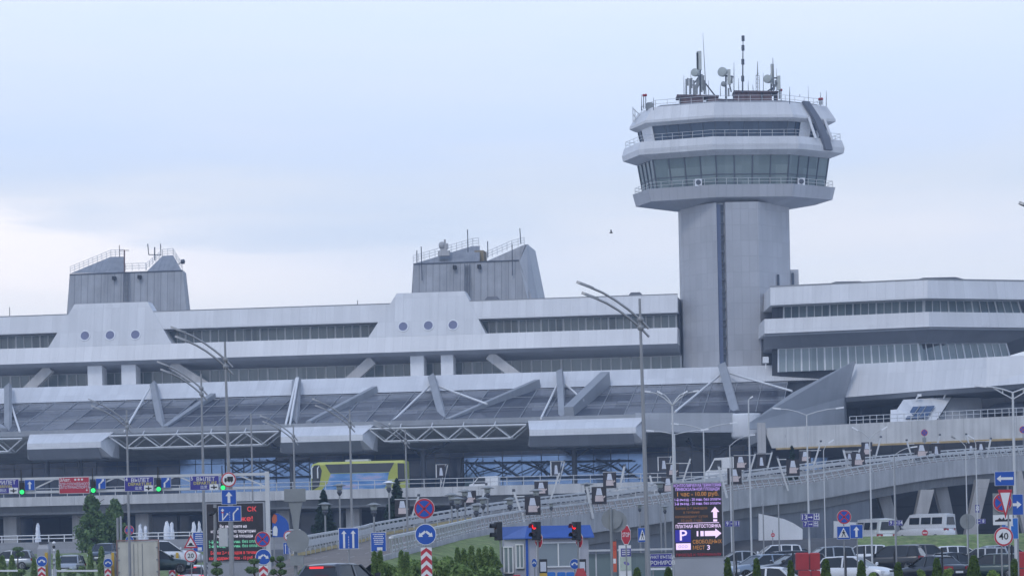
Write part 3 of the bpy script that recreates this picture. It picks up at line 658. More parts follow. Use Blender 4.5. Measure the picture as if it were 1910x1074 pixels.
# ================================================================== control tower
YT = 376.0; dYT = YT - 360
OC = Vector((W(1367, 300, YT).x, YT, 0))
CTW = thing('control_tower', 'tall grey octagonal air traffic control tower with flared two storey cab', 'control tower', OC)
s15 = YT / F
zt_ = lambda y: W(1367, y, YT).z; SQ = .55
def ring(Rpx, y, n=8, a0=32.5, sq=1.0):
    r = Rpx * s15; z = zt_(y)
    return [Vector((r * math.sin(R(a0 + 45 * k)), -r * math.cos(R(a0 + 45 * k)) * SQ, z)) for k in range(8)]
def rings(name, m, lst, parent=None, caps=True):
    g = MB(); g.loft([ring(*x) for x in lst], caps=caps); return g.build(name, m, parent or CTW)
zlow = 700
plan = [(-7.15, 1.6), (-7.0, -1.5), (-2.75, -6.3), (-2.6, -5.5), (-1.75, -5.6), (-1.6, -6.4), (2.6, -6.2), (7.05, -1.2), (7.1, 4.5), (3, 8), (-4, 8)]
g = MB(); g.loft([[(x, y, z) for x, y in plan] for z in (0, zt_(388))]); sh = g.build('shaft', M['towerpanel'], CTW)
g = MB(); g.box(-2.55, -1.8, -5.62, -5.52, 5, zt_(391)); ss = g.build('stair_window', M['glassdark'], sh)
g = MB()
g.box(-2.70, -2.20, -6.0, -5.66, 5, zt_(391))
g.build('stair_mullion', mat('blue_grey_strip', (.10, .13, .22), .4), ss)
k = 0; yy = 405
while yy < 690:
    z = zt_(yy); g = MB(); g.box(-2.19, -1.78, -5.95, -5.65, z - .1, z + .1); g.build('landing', M['steeldark'], ss); yy += (20.5, 21.5, 10)[k % 3]; k += 1
rings('lower_ring', M['towerpanel'], [(112, 391), (186, 379.5), (192, 356.5), (184, 356.4), (183, 361), (100, 361.5)])
# cab 1
def cab(y0, r0, y1, r1, m, mf, sub, bar, trans, faces=range(8), nb=1):
    a, b = ring(r0, y0), ring(r1, y1)
    for k in faces:
        glz = (a[k], a[(k + 1) % 8], b[k], b[(k + 1) % 8])
        glazing_o(*glz, nb, m, mf, bar, trans, sub)
def glazing_o(b0, b1, t0, t1, n, m, mf, bar, trans, sub):
    c = (b0 + b1) / 2; nrm = (b1 - b0).cross(t0 - b0).normalized()
    if nrm.x * c.x + nrm.y * c.y < 0: nrm = -nrm
    g = MB(); g.prism([b0, b1, t1, t0], -nrm * .06); wd = g.build('window', m, CTW); fr = MB(); o = nrm * .03
    for k in range(sub + 1):
        p, q = b0.lerp(b1, k / sub), t0.lerp(t1, k / sub); fr.bar(p + o, q + o, bar, .14, up=nrm)
    for f in (.03, .97) + ((trans,) if trans else ()): fr.bar(b0.lerp(t0, f) + o, b1.lerp(t1, f) + o, .1, .1, up=nrm)
    fr.build('window_frame', mf, wd)
# core behind the glass (lift and stairs)
rings('core', M['dark'], [(95, 362), (110, 300)])
cab(360, 171, 299, 181, M['glasscab'], M['steeldark'], 4, .14, .38)
rings('middle_ring', M['white'], [(120, 302), (184, 302.5), (209, 294), (211, 284), (206, 270), (199, 269.5), (199, 272), (150, 272)])
cab(271, 172, 234, 180, M['glassdark'], M['steeldark'], 5, .06, None)
rings('core', M['dark'], [(120, 272), (130, 232)])
rings('upper_ring', M['white'], [(120, 241), (183, 240.5), (195, 235), (195, 230), (179, 205.5), (172, 205.2), (170, 207), (60, 207)])
rings('roof_deck', M['roofmetal'], [(165, 206.9), (160, 201), (120, 199), (60, 199)])
def ringrail(name, r, y, h, sp, rad=.035, rails=3):
    pts = ring(r, y); railing(pts + [pts[0]], h, sp, rad, rails).build(name, M['steelpale'], CTW)
ringrail('railing', 187, 357, .85, 1.45, .03, 2); ringrail('railing', 203, 270, .85, 1.45, .03, 2); ringrail('railing', 172, 206, .95, 1.6, .03, 2)
# white wall panels of the upper storey and the dark slanting band across the right-hand facet
A2, B2_ = ring(173, 271), ring(181, 234)
# facet from +32.5 deg to +77.5 deg is index 0->1 ; index 7->0 is the front one
for (f0, f1) in ((.30, .56), (.74, .80)):
    P4 = [A2[0].lerp(A2[1], f0), A2[0].lerp(A2[1], f1), B2_[0].lerp(B2_[1], f1), B2_[0].lerp(B2_[1], f0)]
    nr = Vector((math.sin(R(55)), -math.cos(R(55)), 0)); g = MB(); g.prism([p + nr * .06 for p in P4], nr * .12); g.build('white_panel', M['whiteplain'], CTW)
for (k, f0, f1) in ((7, .86, 1.0), (6, 0, .13), (5, .86, 1)):
    pass
P4 = [A2[5].lerp(A2[6], .35), A2[5].lerp(A2[6], 1.0), B2_[5].lerp(B2_[6], 1.0), B2_[5].lerp(B2_[6], 0.35)]
nr = Vector((math.sin(R(-80)), -math.cos(R(-80)), 0)); g = MB(); g.prism([p + nr * .06 for p in P4], nr * .12); g.build('white_panel', M['whiteplain'], CTW)
ra, rb_, rc, rd = ring(180, 203), ring(197, 233), ring(208, 272), ring(209, 292)
f = lambda rg, t: rg[0].lerp(rg[1], t)
nr = Vector((math.sin(R(55)), -math.cos(R(55)), .25)).normalized()
g = MB(); w0 = .155
rr = []
for rg, t in ((ra, .33), (rb_, .40), (rc, .50), (rd, .55)):
    p, q = f(rg, t), f(rg, t + w0); rr.append([p + nr * .05, q + nr * .05, q + nr * .4, p + nr * .4])
g.loft(rr); g.build('slanting_band', mat('slate_band', (.13, .14, .17), .45), CTW)
for t in (.30, .66):
    g = MB(); g.bar(f(rb_, t + .02) + nr * .15, f(rc, t + .08) + nr * .1, .35, .3); g.build('band_edge', M['whiteplain'], CTW)
# air-conditioning boxes on the lower gallery
for a_, y_ in ((-24, 343), (43, 342)):
    r_ = 175 * s15; p = Vector((r_ * math.sin(R(a_)), -r_ * math.cos(R(a_)) * SQ, zt_(358))); g = MB(); g.box(p.x - .45, p.x + .45, p.y - .25, p.y + .25, p.z, p.z + .95); ac = g.build('air_conditioner', M['whiteplain'], CTW)
    g = MB(); g.disc((p.x, p.y - .26, p.z + .5), .33, -.02, .02, 16); g.build('fan', M['steeldark'], ac)
# stair annex at the right foot
g = MB(OC); p, q = W(1470, 503, YT - 1), W(1490, 530, YT - 1); g.box(p.x, q.x, YT - 1, YT + 6, W(1474, 560, YT).z, p.z); g.build('annex', M['towerpanel'], CTW)
for x0, x1, y0, y1, Y in ((1449, 1454, 512, 535, YT - 3.4), (1476, 1481, 509, 533, YT - 1.1)):
    g = MB(OC); p, q = W(x0, y0, Y), W(x1, y1, Y); g.box(p.x, q.x, Y - .15, Y + 1.5, q.z, p.z); g.build('slot_window', M['glassdark'], CTW)
# ================================================================== upper road (viaduct) in front of the hall
VD = thing('viaduct', 'elevated departures road with pale concrete parapet, handrail and dark underpass below', 'viaduct', OT, -TH)
cV = -41.0
zp1, zp0 = L(600, 913, cV).z, L(600, 930.5, cV).z
xa, xb = L(-200, 915, cV).x, L(1480, 890, cV).x
g = MB(); g.box(xa, xb, cV, cV + .35, zp0, zp1); g.build('parapet', M['concretepanel'], VD)
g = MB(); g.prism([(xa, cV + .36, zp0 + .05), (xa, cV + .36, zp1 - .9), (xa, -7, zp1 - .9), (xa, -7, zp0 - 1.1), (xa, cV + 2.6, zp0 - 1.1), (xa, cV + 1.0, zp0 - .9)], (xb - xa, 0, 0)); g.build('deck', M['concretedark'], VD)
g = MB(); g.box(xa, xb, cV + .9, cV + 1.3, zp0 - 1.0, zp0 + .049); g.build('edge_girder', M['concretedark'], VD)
railing([(xa, cV + .17, zp1), (xb, cV + .17, zp1)], .95, 1.95, .045, 2).build('railing', M['steelpale'], VD)
for px in (-60, 22, 150, 268, 395, 530, 660, 790, 930, 1060):
    p = L(px, 960, cV + 4); g = MB(); g.box(p.x - .8, p.x + .8, cV + 3.2, cV + 4.8, 0, zp0 - 1.05); g.build('pier', M['concrete'], VD)
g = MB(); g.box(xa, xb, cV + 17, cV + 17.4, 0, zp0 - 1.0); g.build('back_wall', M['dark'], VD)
for a, b in ((20, 60), (240, 330), (335, 384), (560, 640)):
    p, q = L(a, 960, cV + 16.8), L(b, 960, cV + 16.8); zA = L(300, 950, cV + 16.8).z; zB = L(300, 1010, cV + 16.8).z
    g = MB(); g.box(p.x, q.x, cV + 16.85, cV + 16.98, zB, zA); g.build('shopfront', M['glassnavy'], VD)
# ================================================================== higher terrace road on the right
TW = thing('terrace_wall', 'pale concrete terrace wall with a row of drain slots and an ochre lower edge', 'wall', W(1424, 1000, 325) * 1)
oT = TW.location.copy()
def tpt(px, yt): 
    Y = 325 + (310 - 325) * (px - 1424) / 483.
    return Y
za, zb = W(1424, 798, 325).z, W(1424, 836, 325).z
P = lambda px, z, off=0: WZ(px, tpt(px, 0) + off, z)
g = MB(oT); g.prism([P(1424, za), P(1990, za + .1), P(1990, zb), P(1440, zb)], (0, .5, 0)); g.build('wall_panel', M['concretepanel'], TW)
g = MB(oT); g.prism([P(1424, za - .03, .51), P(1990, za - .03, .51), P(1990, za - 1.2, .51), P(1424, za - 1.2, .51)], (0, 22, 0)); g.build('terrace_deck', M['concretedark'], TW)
g = MB(oT); g.prism([P(1448, zb - .004, -.12), P(1990, zb - .004, -.12), P(1990, zb - .24, -.1), P(1448, zb - .2, -.1)], (0, .6, 0)); g.build('ochre_edge', mat('ochre_edge', (.46, .34, .17), .8, 0, .2, 1.5), TW)
for i in range(36):
    px = 1466 + i * 12.7; p = P(px, za - 1.0, -.02); g = MB(oT); g.box(p.x - .1, p.x + .1, p.y, p.y + .1, p.z - .15, p.z + .15); g.build('drain_slot', M['steeldark'], TW)
g = MB(oT); p = P(1420, za + .6, -.3); g.box(p.x - .45, p.x + .45, p.y - .2, p.y + .8, zb - .5, p.z); g.build('end_post', M['concrete'], TW)
railing([P(1585, za) - oT, P(1990, za + .1) - oT], .85, .8, .04, 2).build('railing', M['steelpale'], TW)
# dark arrivals front below the terrace, with some blue glazing
AF = thing('arrivals_front', 'dark recessed glass front under the terrace with pale blue panes', 'glass wall', W(1424, 1000, 345) * 1)
oA = AF.location.copy()
g = MB(oA); g.prism([P(1405, za - .4, 22) , P(2010, za - .4, 26), W(2010, 1040, 336), W(1405, 1040, 347)], (0, 2, 0)); g.build('wall', M['dark'], AF)
Q = lambda px, py, Y: W(px, py, Y - (px - 1405) * .018) - oA
glazing(AF, Q(1500, 900, 346.5), Q(1720, 890, 346.5), Q(1500, 852, 346.5), Q(1720, 846, 346.5), 6, M['glassblue'], M['steeldark'], .14, .4, sub=2)
glazing(AF, Q(1725, 890, 346.5), Q(1990, 880, 346.5), Q(1725, 846, 346.5), Q(1990, 834, 346.5), 6, M['glassnavy'], M['steeldark'], .14, .4, sub=2)
for a in ():
    p = W(a, 960, 322 - (a - 1405) * .03); g = MB(oA); g.box(p.x - .7, p.x + .7, p.y - .6, p.y + .6, 0, zb); g.build('pier', M['concretedark'], AF)
# ================================================================== ascending ramp
RN = [(700, 1044, 119), (753, 1031, 130), (866, 1000, 160), (915, 988, 172), (1009, 971, 190), (1118, 957, 207), (1260, 937, 224), (1380, 916, 237), (1510, 902, 251), (1624, 883, 262), (1754, 863, 275), (1907, 851, 290), (1990, 846, 297)]
RF = [(540, 1041, 142), (565, 1035, 150), (670, 1011, 181), (720, 997, 200), (915, 962, 226), (1009, 949, 236), (1103, 938, 246), (1350, 903, 263), (1450, 890, 270), (1585, 874, 280), (1760, 858, 291), (1896, 849, 300), (1990, 843, 306)]
def resample(pts, n):
    P = [W(*p) for p in pts]; d = [0]
    for a, b in zip(P, P[1:]): d.append(d[-1] + (b - a).length)
    out = []
    for i in range(n):
        t = d[-1] * i / (n - 1); k = max(j for j in range(len(d)) if d[j] <= t + 1e-9); k = min(k, len(P) - 2)
        p0 = P[max(k - 1, 0)]; p1 = P[k]; p2 = P[k + 1]; p3 = P[min(k + 2, len(P) - 1)]; u = (t - d[k]) / (d[k + 1] - d[k])
        out.append(.5 * ((2 * p1) + (p2 - p0) * u + (2 * p0 - 5 * p1 + 4 * p2 - p3) * u * u + (3 * p1 - p0 - 3 * p2 + p3) * u ** 3))
    return out
NR = 70
near, far = resample(RN, NR), resample(RF, NR)
RP = thing('ramp_bridge', 'curving concrete ramp bridge climbing right, with white slanted handrails', 'bridge', (0, 0, 0))
dn = Vector((0, 0, -1))
g = MB(); vs = []; 
for a, b in zip(near, far): vs += [a, b]
g.raw(vs, [(2 * i, 2 * i + 1, 2 * i + 3, 2 * i + 2) for i in range(NR - 1)], 0, True); g.build('roadway', M['rampasphalt'], RP)
def off(a, b, s): d = (b - a); d.z = 0; return d.normalized() * s
hb = [1.0 + .45 * sstep(120, 260, p.y) for p in near]
g = MB(); g.loft([[a + Vector((0, 0, .12)), a + off(a, b, .5) + Vector((0, 0, .12)), a + off(a, b, .5) - Vector((0, 0, h)), a - Vector((0, 0, h))] for a, b, h in zip(near, far, hb)]); g.build('edge_beam', M['concrete'], RP)
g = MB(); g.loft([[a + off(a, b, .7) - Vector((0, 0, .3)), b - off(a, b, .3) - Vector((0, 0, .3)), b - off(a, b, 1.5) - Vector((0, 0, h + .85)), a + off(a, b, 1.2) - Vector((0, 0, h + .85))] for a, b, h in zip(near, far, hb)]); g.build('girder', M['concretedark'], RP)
g = MB(); g.loft([[b + Vector((0, 0, .28)), b - off(a, b, .45) + Vector((0, 0, .28)), b - off(a, b, .45) - Vector((0, 0, .8)), b - Vector((0, 0, .8))] for a, b in zip(near, far)]); g.build('far_kerb', M['concrete'], RP)
iW = min(range(NR), key=lambda i: abs(WZ(1640, near[i].y, 0).x - near[i].x))
g = MB(); wl = []
for i in range(0, iW + 1):
    a, b = near[i], far[i]; p = a + off(a, b, 1.6); q = b - off(a, b, 1.6)
    wl.append([Vector((p.x, p.y, -.5)), Vector((q.x, q.y, -.5)), q - Vector((0, 0, hb[i])), p - Vector((0, 0, hb[i] + .3))])
g.loft(wl); g.build('abutment_wall', mat('abutment_concrete', (.24, .255, .28), .85, 0, .08, .4, (1.3, 60, .05, .85), .15), RP)
def rrail(P, Q, name, s0, h):
    """handrail of posts that lean along the road, a flat white top rail and two wires"""
    g = MB(); pts = [a + off(a, b, .25) for a, b in zip(P, Q)]; acc = 0; last = None
    tops = []
    for i, p in enumerate(pts):
        t = (pts[min(i + 1, NR - 1)] - pts[max(i - 1, 0)]).normalized(); tops.append(p + Vector((0, 0, h)) - t * .5 * 0)
    for i in range(s0, NR - 1):
        n = max(1, round((pts[i + 1] - pts[i]).length / 1.5))
        for k in range(n):
            b = pts[i].lerp(pts[i + 1], k / n); t = (pts[i + 1] - pts[i]).normalized()
            g.bar(b + Vector((0, 0, .05)), b + Vector((0, 0, h)) - t * .75, .10, .12)
        g.bar(tops[i], tops[i + 1], .14, .12); g.bar(tops[i] - Vector((0, 0, h * .45)), tops[i + 1] - Vector((0, 0, h * .45)), .05, .05); g.bar(tops[i] - Vector((0, 0, h * .7)), tops[i + 1] - Vector((0, 0, h * .7)), .05, .05)
    return g.build(name, M['steelpale'], RP)
rrail(near, far, 'near_railing', 3, .82); rrail(far, near, 'far_railing', 1, .95)
g = MB()
for i in range(1, NR - 1):
    a, b = [p - off(q, p, .9) for p, q in ((far[i], near[i]), (far[i + 1], near[i + 1]))]
    g.bar(a + Vector((0, 0, .6)), b + Vector((0, 0, .6)), .06, .32); g.bar(a, a + Vector((0, 0, .6)), .08)
g.build('guard_rail', M['steelpale'], RP)
g = MB(); 
for (f, w_, dash) in ((.06, .15, 0), (.94, .15, 0), (.36, .13, 1), (.66, .13, 1)):
    for i in range(NR - 1):
        if dash and i % 2: continue
        a0, a1 = near[i].lerp(far[i], f), near[i + 1].lerp(far[i + 1], f); wv = off(near[i], far[i], w_)
        up = Vector((0, 0, .006)); e_ = 1 if not dash else .75
        g.poly([a0 + up, a0 + wv + up, a0.lerp(a1, e_) + wv + up, a0.lerp(a1, e_) + up])
kind(g.build('lane_marking', M['roadpaint']), 'structure')
g = MB(); g.loft([[p + off(p, q, .6) + Vector((0, 0, .02)), p + off(p, q, .9) + Vector((0, 0, .02)), p + off(p, q, .9) + Vector((0, 0, .2)), p + off(p, q, .6) + Vector((0, 0, .2))] for p, q in zip(far[:30], near[:30])]); g.build('far_stripe', M['kerbyellow'], RP)
# V-shaped piers and the dark space below
for x0, x1, xm, yt, yb, Y in ((1632, 1742, 1690, 925, 1003, 270), (1738, 1846, 1790, 905, 985, 280), (1880, 1990, 1935, 890, 985, 290)):
    g = MB(); bx = W(xm, yb, Y); 
    for xt in (x0 + 12, x1 - 14):
        t = W(xt, yt, Y); dx = .95
        g.loft([[Vector((bx.x + s * .0 + i * 1.0 + (xt - xm) * .012, Y + j, 1.5)) for i, j in ((-1, -.7), (1, -.7), (1, .7), (-1, .7))], [Vector((t.x + i * 1.15, Y + j, t.z + .6)) for i, j in ((-1, -.9), (1, -.9), (1, .9), (-1, .9))]] if False else
               [[Vector((bx.x + (xt - xm) * .012 + i, Y + j, 1.5)) for i, j in ((-.5, -.7), (.5, -.7), (.5, .7), (-.5, .7))], [Vector((t.x + i, Y + j, t.z + .6)) for i, j in ((-.62, -.9), (.62, -.9), (.62, .9), (-.62, .9))]])
    g.build('v_pier', M['concrete'], RP)
# white hoardings against the abutment
def hoarding(pts, Y, lab):
    P = [W(x, y, Y) for x, y in pts]; g = MB(P[0]); g.prism(P, (0, .15, 0)); o = g.build('hoarding', M['whiteplain']); o.location = P[0]; tag(o, lab, 'hoarding')
def nearY(px): return min(near, key=lambda p: abs(WZ(px, p.y, 0).x - p.x)).y
hoarding([(1415, 1016), (1415, 957), (1462, 967), (1480, 975), (1497, 986), (1497, 1016)], nearY(1450) - 4, 'white hoarding panel with a sloping top against the grey ramp wall')
hoarding([(1555, 1015), (1555, 971), (1605, 974), (1605, 1015)], nearY(1580) - 4, 'white square hoarding panel against the ramp wall behind the crossing sign')
# grass banks
def sheet(name, pts, m, sub=6, amp=.0):
    P = [W(*p) for p in pts]; g = MB(); vs = []; n = len(P) // 2
    g.raw(P, [(i, i + 1, 2 * n - 2 - i, 2 * n - 1 - i) for i in range(n - 1)], 0, True); return kind(g.build(name, m), 'structure')
def lawn(name, p0, p1, Y0, Y1):
    g = MB(); n, m = 14, 16; vs = []
    for i in range(m + 1):
        Y = Y0 + (Y1 - Y0) * i / m
        for j in range(n + 1): q = WZ(p0 + (p1 - p0) * j / n, Y, 1); vs.append((q.x, Y, gz(q.x, Y) + .035))
    g.raw(vs, [(i * (n + 1) + j, i * (n + 1) + j + 1, (i + 1) * (n + 1) + j + 1, (i + 1) * (n + 1) + j) for i in range(m) for j in range(n)], 0, True); return kind(g.build(name, M['grass'], fixn=False), 'structure')
lawn('grass_bank', 1600, 1990, 224, 250)
sheet('grass_slope', [(690, 1086, 104), (760, 1082, 112), (830, 1082, 120), (936, 1080, 134), (936, 992, 171), (866, 1005, 158), (753, 1036, 129), (697, 1050, 118)], M['grass'])
# ================================================================== fountain terrace on the left: wall, rail, jets
YF = 270
FW = thing('basin_wall', 'long grey retaining wall of the fountain terrace with a white handrail', 'wall', W(100, 1040, YF) * 1); oF = FW.location.copy()
zr, zw = W(200, 995.5, YF).z, W(200, 1008, YF).z
p0, p1 = WZ(-200, YF, zw), WZ(560, YF - 3, zw)
g = MB(oF); g.prism([p0, p1, p1 - Vector((0, 0, 5)), p0 - Vector((0, 0, 5))], (0, .5, 0)); g.build('wall_panel', mat('basin_cladding', (.36, .365, .38), .75, 0, .1, .8, (1.2, .45, .03, .85), .1), FW)
railing([p0 - oF + Vector((0, .2, 0)), p1 - oF + Vector((0, .2, 0))], zr - zw, 1.45, .05, 2).build('railing', M['whitepaint'], FW)
g = MB(oF); a, b = WZ(163, YF - .15, zw), WZ(222, YF - .15, zw); g.box(a.x, b.x, a.y, a.y + .08, zw + .02, zr + .02); g.build('white_board', M['whitepaint'], FW)
bw = MB(); bw.poly([p0 + Vector((0, .6, -.1)), p1 + Vector((0, .6, -.1)), p1 + Vector((0, 26, -.1)), p0 + Vector((0, 26, -.1))]); kind(bw.build('basin_water', M['glassnavy']), 'structure')
for i, (x, yt, wd, lab) in enumerate(((71, 976, 9, 'single white fountain jet standing far left above the basin wall'), (262, 977, 7, 'white fountain jet, the taller of the pair right of the round trees'), (272, 981, 7, 'white fountain jet, the shorter of the pair right of the round trees'),
        (312, 972, 13, 'broadest white fountain jet above the white car roof'), (321, 974, 8, 'slim white fountain jet touching the broadest one'), (362, 973, 8, 'white fountain jet, left one of the pair beside the dark screen'), (372, 972, 8, 'white fountain jet right beside the dark screen edge'))):
    Y = YF + 8 + (i % 3) * 2; b = WZ(x, Y, zw - .1); h = W(x, yt, Y).z - b.z; g = MB(b); r = wd * Y / F / 2
    random.seed(i); prof = [(r * 1.2, -.05)] + [(r * (1.05 - .55 * f ** 2.2) * random.uniform(.85, 1.12), h * f) for f in (.12, .25, .4, .55, .7, .82, .92)] + [(r * .2, h)]
    k = len(g.v); g.lathe(prof, 14, b)
    for j in range(k, len(g.v)): g.v[j] += Vector((random.uniform(-.06, .06), random.uniform(-.06, .06), random.uniform(-.1, .1)))
    o = g.build('fountain_jet', M['water']); o.location = b; tag(o, lab, 'fountain jet', 'white fountain jets above the basin wall')
# left lawn
lawn('left_lawn', -150, 385, 196, 262)
a_ = near[0]; b_ = far[0]; g = MB(); g.poly([a_, b_, WZ(330, 112, .0), WZ(560, 88, .0)]); kind(g.build('approach_road', M['rampasphalt']), 'structure')
# ================================================================== road signs
class Sign:
    """a post standing on the ground with sign plates (each plate a part, its symbol a sub-part)"""
    def __init__(s, name, label, cat, px, py_top, Y, r=.035, m='steel', group=None):
        t = W(px, py_top, Y); s.Y = Y; z0 = gz(t.x, Y); s.o = Vector((t.x, Y, z0)); s.T = thing(name, label, cat, s.o, 0, group)
        g = MB(s.o); g.tube([(t.x, Y, z0 - .05), t], r, 8); g.build('post', M[m], s.T)
    def plate(s, kd, px, py, wpx, hpx=None, dy=.06, txt=None, rz=0, yy=None, m=None):
        Y = (yy or s.Y); c = W(px, py, Y); k = Y / F; w_ = wpx * k / 2; h = (hpx or wpx) * k / 2
        draw_plate(s.T, c - s.o + Vector((0, -dy, 0)), kd, w_, h, txt, rz, m)
def arrow(g, x, z, L_, wd, ang, y, mi=0, hd=2.6):
    """flat arrow polygon in x,z: from tail at (x,z) pointing at ang (0 = up, clockwise)"""
    ca, sa = math.sin(ang), math.cos(ang)
    pt = lambda u, v: (x + u * sa + v * ca, y, z - u * ca + v * sa)
    hl = wd * hd * .62
    g.poly([pt(-wd / 2, 0), pt(wd / 2, 0), pt(wd / 2, L_ - hl), pt(wd * hd / 2, L_ - hl), pt(0, L_), pt(-wd * hd / 2, L_ - hl), pt(-wd / 2, L_ - hl)], mi)
def draw_plate(parent, c, kd, w_, h, txt=None, rz=0, m=None):
    rot = Matrix.Rotation(rz, 4, 'Z')
    def fin(g, name, ms, par):
        o = g.build(name, ms, par, fixn=False); return o
    b = MB(); s = MB(); y = -.012; y2 = -.018
    if kd in ('nostop', 'keep', 'n20', 'n40', 'truckban', 'noentry', 'backround'):
        b.disc((0, 0, 0), w_, 0, .012, 30)
        mats = [M['signback']]; sm = [M['signwhite'], M['signblue'], M['signred'], M['black']]
        if kd != 'backround': s.disc((0, 0, 0), w_ * .995, y, -.003, 30, 0)
        if kd == 'nostop':
            s.disc((0, 0, 0), w_ * .96, y2, y, 30, 2); s.disc((0, 0, 0), w_ * .78, y2 - .006, y2, 30, 1)
            for a in (45, -45):
                q = Matrix.Rotation(R(a), 3, 'Y'); s.poly([q @ Vector(p) for p in ((-w_ * .085, y2 - .012, -w_ * .8), (w_ * .085, y2 - .012, -w_ * .8), (w_ * .085, y2 - .012, w_ * .8), (-w_ * .085, y2 - .012, w_ * .8))], 2)
        elif kd == 'keep':
            s.disc((0, 0, 0), w_ * .93, y2, y, 30, 1)
            for sg in (-1, 1): arrow(s, sg * w_ * .03, w_ * .28, w_ * .80, w_ * .22, sg * R(128), y2 - .006, 0, 2.4)
        elif kd in ('n20', 'n40'):
            s.disc((0, 0, 0), w_ * .97, y2, y, 30, 2); s.disc((0, 0, 0), w_ * .80, y2 - .006, y2, 30, 0); s.text(txt or kd[1:], w_ * 1.0, 0, 0, y2 - .012, mi=3)
        elif kd == 'truckban':
            s.disc((0, 0, 0), w_ * .97, y2, y, 30, 2); s.disc((0, 0, 0), w_ * .81, y2 - .006, y2, 30, 0); yy = y2 - .012; q = w_
            for a, b_, c_, d in ((-.18, .6, -.1, .4), (-.55, -.24, -.1, .22), (-.6, .6, -.2, -.1)): s.poly([(q * a, yy, q * c_), (q * b_, yy, q * c_), (q * b_, yy, q * d), (q * a, yy, q * d)], 3)
            for a in (-.4, .05, .38): s.disc((q * a, 0, -q * .24), q * .11, yy, yy + .004, 12, 3)
        elif kd == 'noentry':
            s.disc((0, 0, 0), w_ * .95, y2, y, 30, 2); s.poly([(-w_ * .7, y2 - .006, -w_ * .16), (w_ * .7, y2 - .006, -w_ * .16), (w_ * .7, y2 - .006, w_ * .16), (-w_ * .7, y2 - .006, w_ * .16)], 0)
        nm = 'round_plate'
    elif kd in ('bump', 'yield', 'stop'):
        if kd == 'bump': P = [(-w_, -h), (w_, -h), (0, h)]
        elif kd == 'yield': P = [(0, -h), (w_, h), (-w_, h)]
        else: P = [(w_ * math.cos(R(22.5 + 45 * k)) * 1.06, h * math.sin(R(22.5 + 45 * k)) * 1.06) for k in range(8)]
        b.slab(P, 0, .012); mats = [M['signback']]; sm = [M['signwhite'], M['signblue'], M['signred'], M['black']]
        cen = (sum(p[0] for p in P) / len(P), sum(p[1] for p in P) / len(P)); sc_ = lambda f: [(cen[0] + (p[0] - cen[0]) * f, cen[1] + (p[1] - cen[1]) * f) for p in P]
        if kd == 'stop':
            s.slab(sc_(.99), y, -.003, 0); s.slab(sc_(.91), y2, y, 2); s.text('STOP', h * .62, 0, 0, y2 - .006, sx=w_ / h, mi=0)
        else:
            s.slab(sc_(.99), y, -.003, 2); s.slab(sc_(.68), y2, y, 0)
            if kd == 'bump': s.poly([(x * w_, y2 - .006, z * h) for x, z in ((-.55, -.66), (.55, -.66), (.5, -.58), (.28, -.5), (.2, -.3), (.08, -.2), (-.08, -.2), (-.2, -.3), (-.28, -.5), (-.5, -.58))], 3)
        nm = 'octagon_plate' if kd == 'stop' else 'triangle_plate'
    else:
        b.box(-w_, w_, 0, .015, -h, h); mats = [M['signback']]; bl = M[m] if m else M['signblue']; sm = [M['signwhite'], bl, M['signred'], M['black'], M['signyellow'], M['adwhite']]
        nm = 'square_plate' if abs(w_ - h) < w_ * .25 else 'board_plate'
        fr = lambda f, yy, mi: s.box(-w_ + f, w_ - f, yy, yy + .004, -h + f, h - f, mi)
        if kd != 'backrect': fr(.003, y, 0); fr(min(w_, h) * .06, y2, 1)
        yy = y2 - .006
        if kd == 'up': arrow(s, 0, -h * .78, h * 1.5, w_ * .36, 0, yy)
        elif kd == 'right': arrow(s, -w_ * .8, 0, w_ * 1.5, h * .28, R(90), yy)
        elif kd == 'left': arrow(s, w_ * .85, 0, w_ * 1.65, h * .36, R(-90), yy)
        elif kd == 'upup':
            for x in (-.45, .45): arrow(s, x * w_, -h * .9, h * 1.65, w_ * .2, 0, yy)
            for k in range(5): s.poly([(-w_ * .03, yy, -h * (.9 - .24 * k)), (w_ * .03, yy, -h * (.9 - .24 * k)), (w_ * .03, yy, -h * (.76 - .24 * k)), (-w_ * .03, yy, -h * (.76 - .24 * k))], 0)
        elif kd == 'bend':
            s.poly([(x * w_, yy, z * h) for x, z in ((-.45, -.9), (-.12, -.9), (-.12, -.1), (.12, .18), (-.02, .3), (-.45, -.05))], 0); arrow(s, .02 * w_, .12 * h, w_ * 1.05, w_ * .3, R(38), yy, 0, 2.3)
        elif kd == 'lanes':
            arrow(s, -w_ * .62, -h * .85, h * 1.55, w_ * .1, 0, yy, 0, 3.2); arrow(s, -w_ * .6, -h * .75, h * 1.1, w_ * .09, R(40), yy - .004, 0, 2.8)
            s.poly([(-w_ * .74, yy - .006, h * .1), (-w_ * .5, yy - .006, h * .1), (-w_ * .5, yy - .006, h * .25), (-w_ * .74, yy - .006, h * .25)], 2)
            for k in range(4): s.poly([(-w_ * .015, yy, -h * (.85 - .3 * k)), (w_ * .015, yy, -h * (.85 - .3 * k)), (w_ * .015, yy, -h * (.66 - .3 * k)), (-w_ * .015, yy, -h * (.66 - .3 * k))], 0)
            s.poly([(x * w_, yy, z * h) for x, z in ((.26, -.85), (.38, -.85), (.38, -.05), (.5, .2), (.42, .32), (.26, .05))], 0); arrow(s, .44 * w_, .2 * h, h * .75, w_ * .1, R(42), yy, 0, 2.6)
        elif kd == 'cross':
            s.poly([(-w_ * .8, yy, -h * .72), (w_ * .8, yy, -h * .72), (0, yy, h * .8)], 0); f = lambda P: s.poly([(x * w_, yy - .006, z * h) for x, z in P], 3)
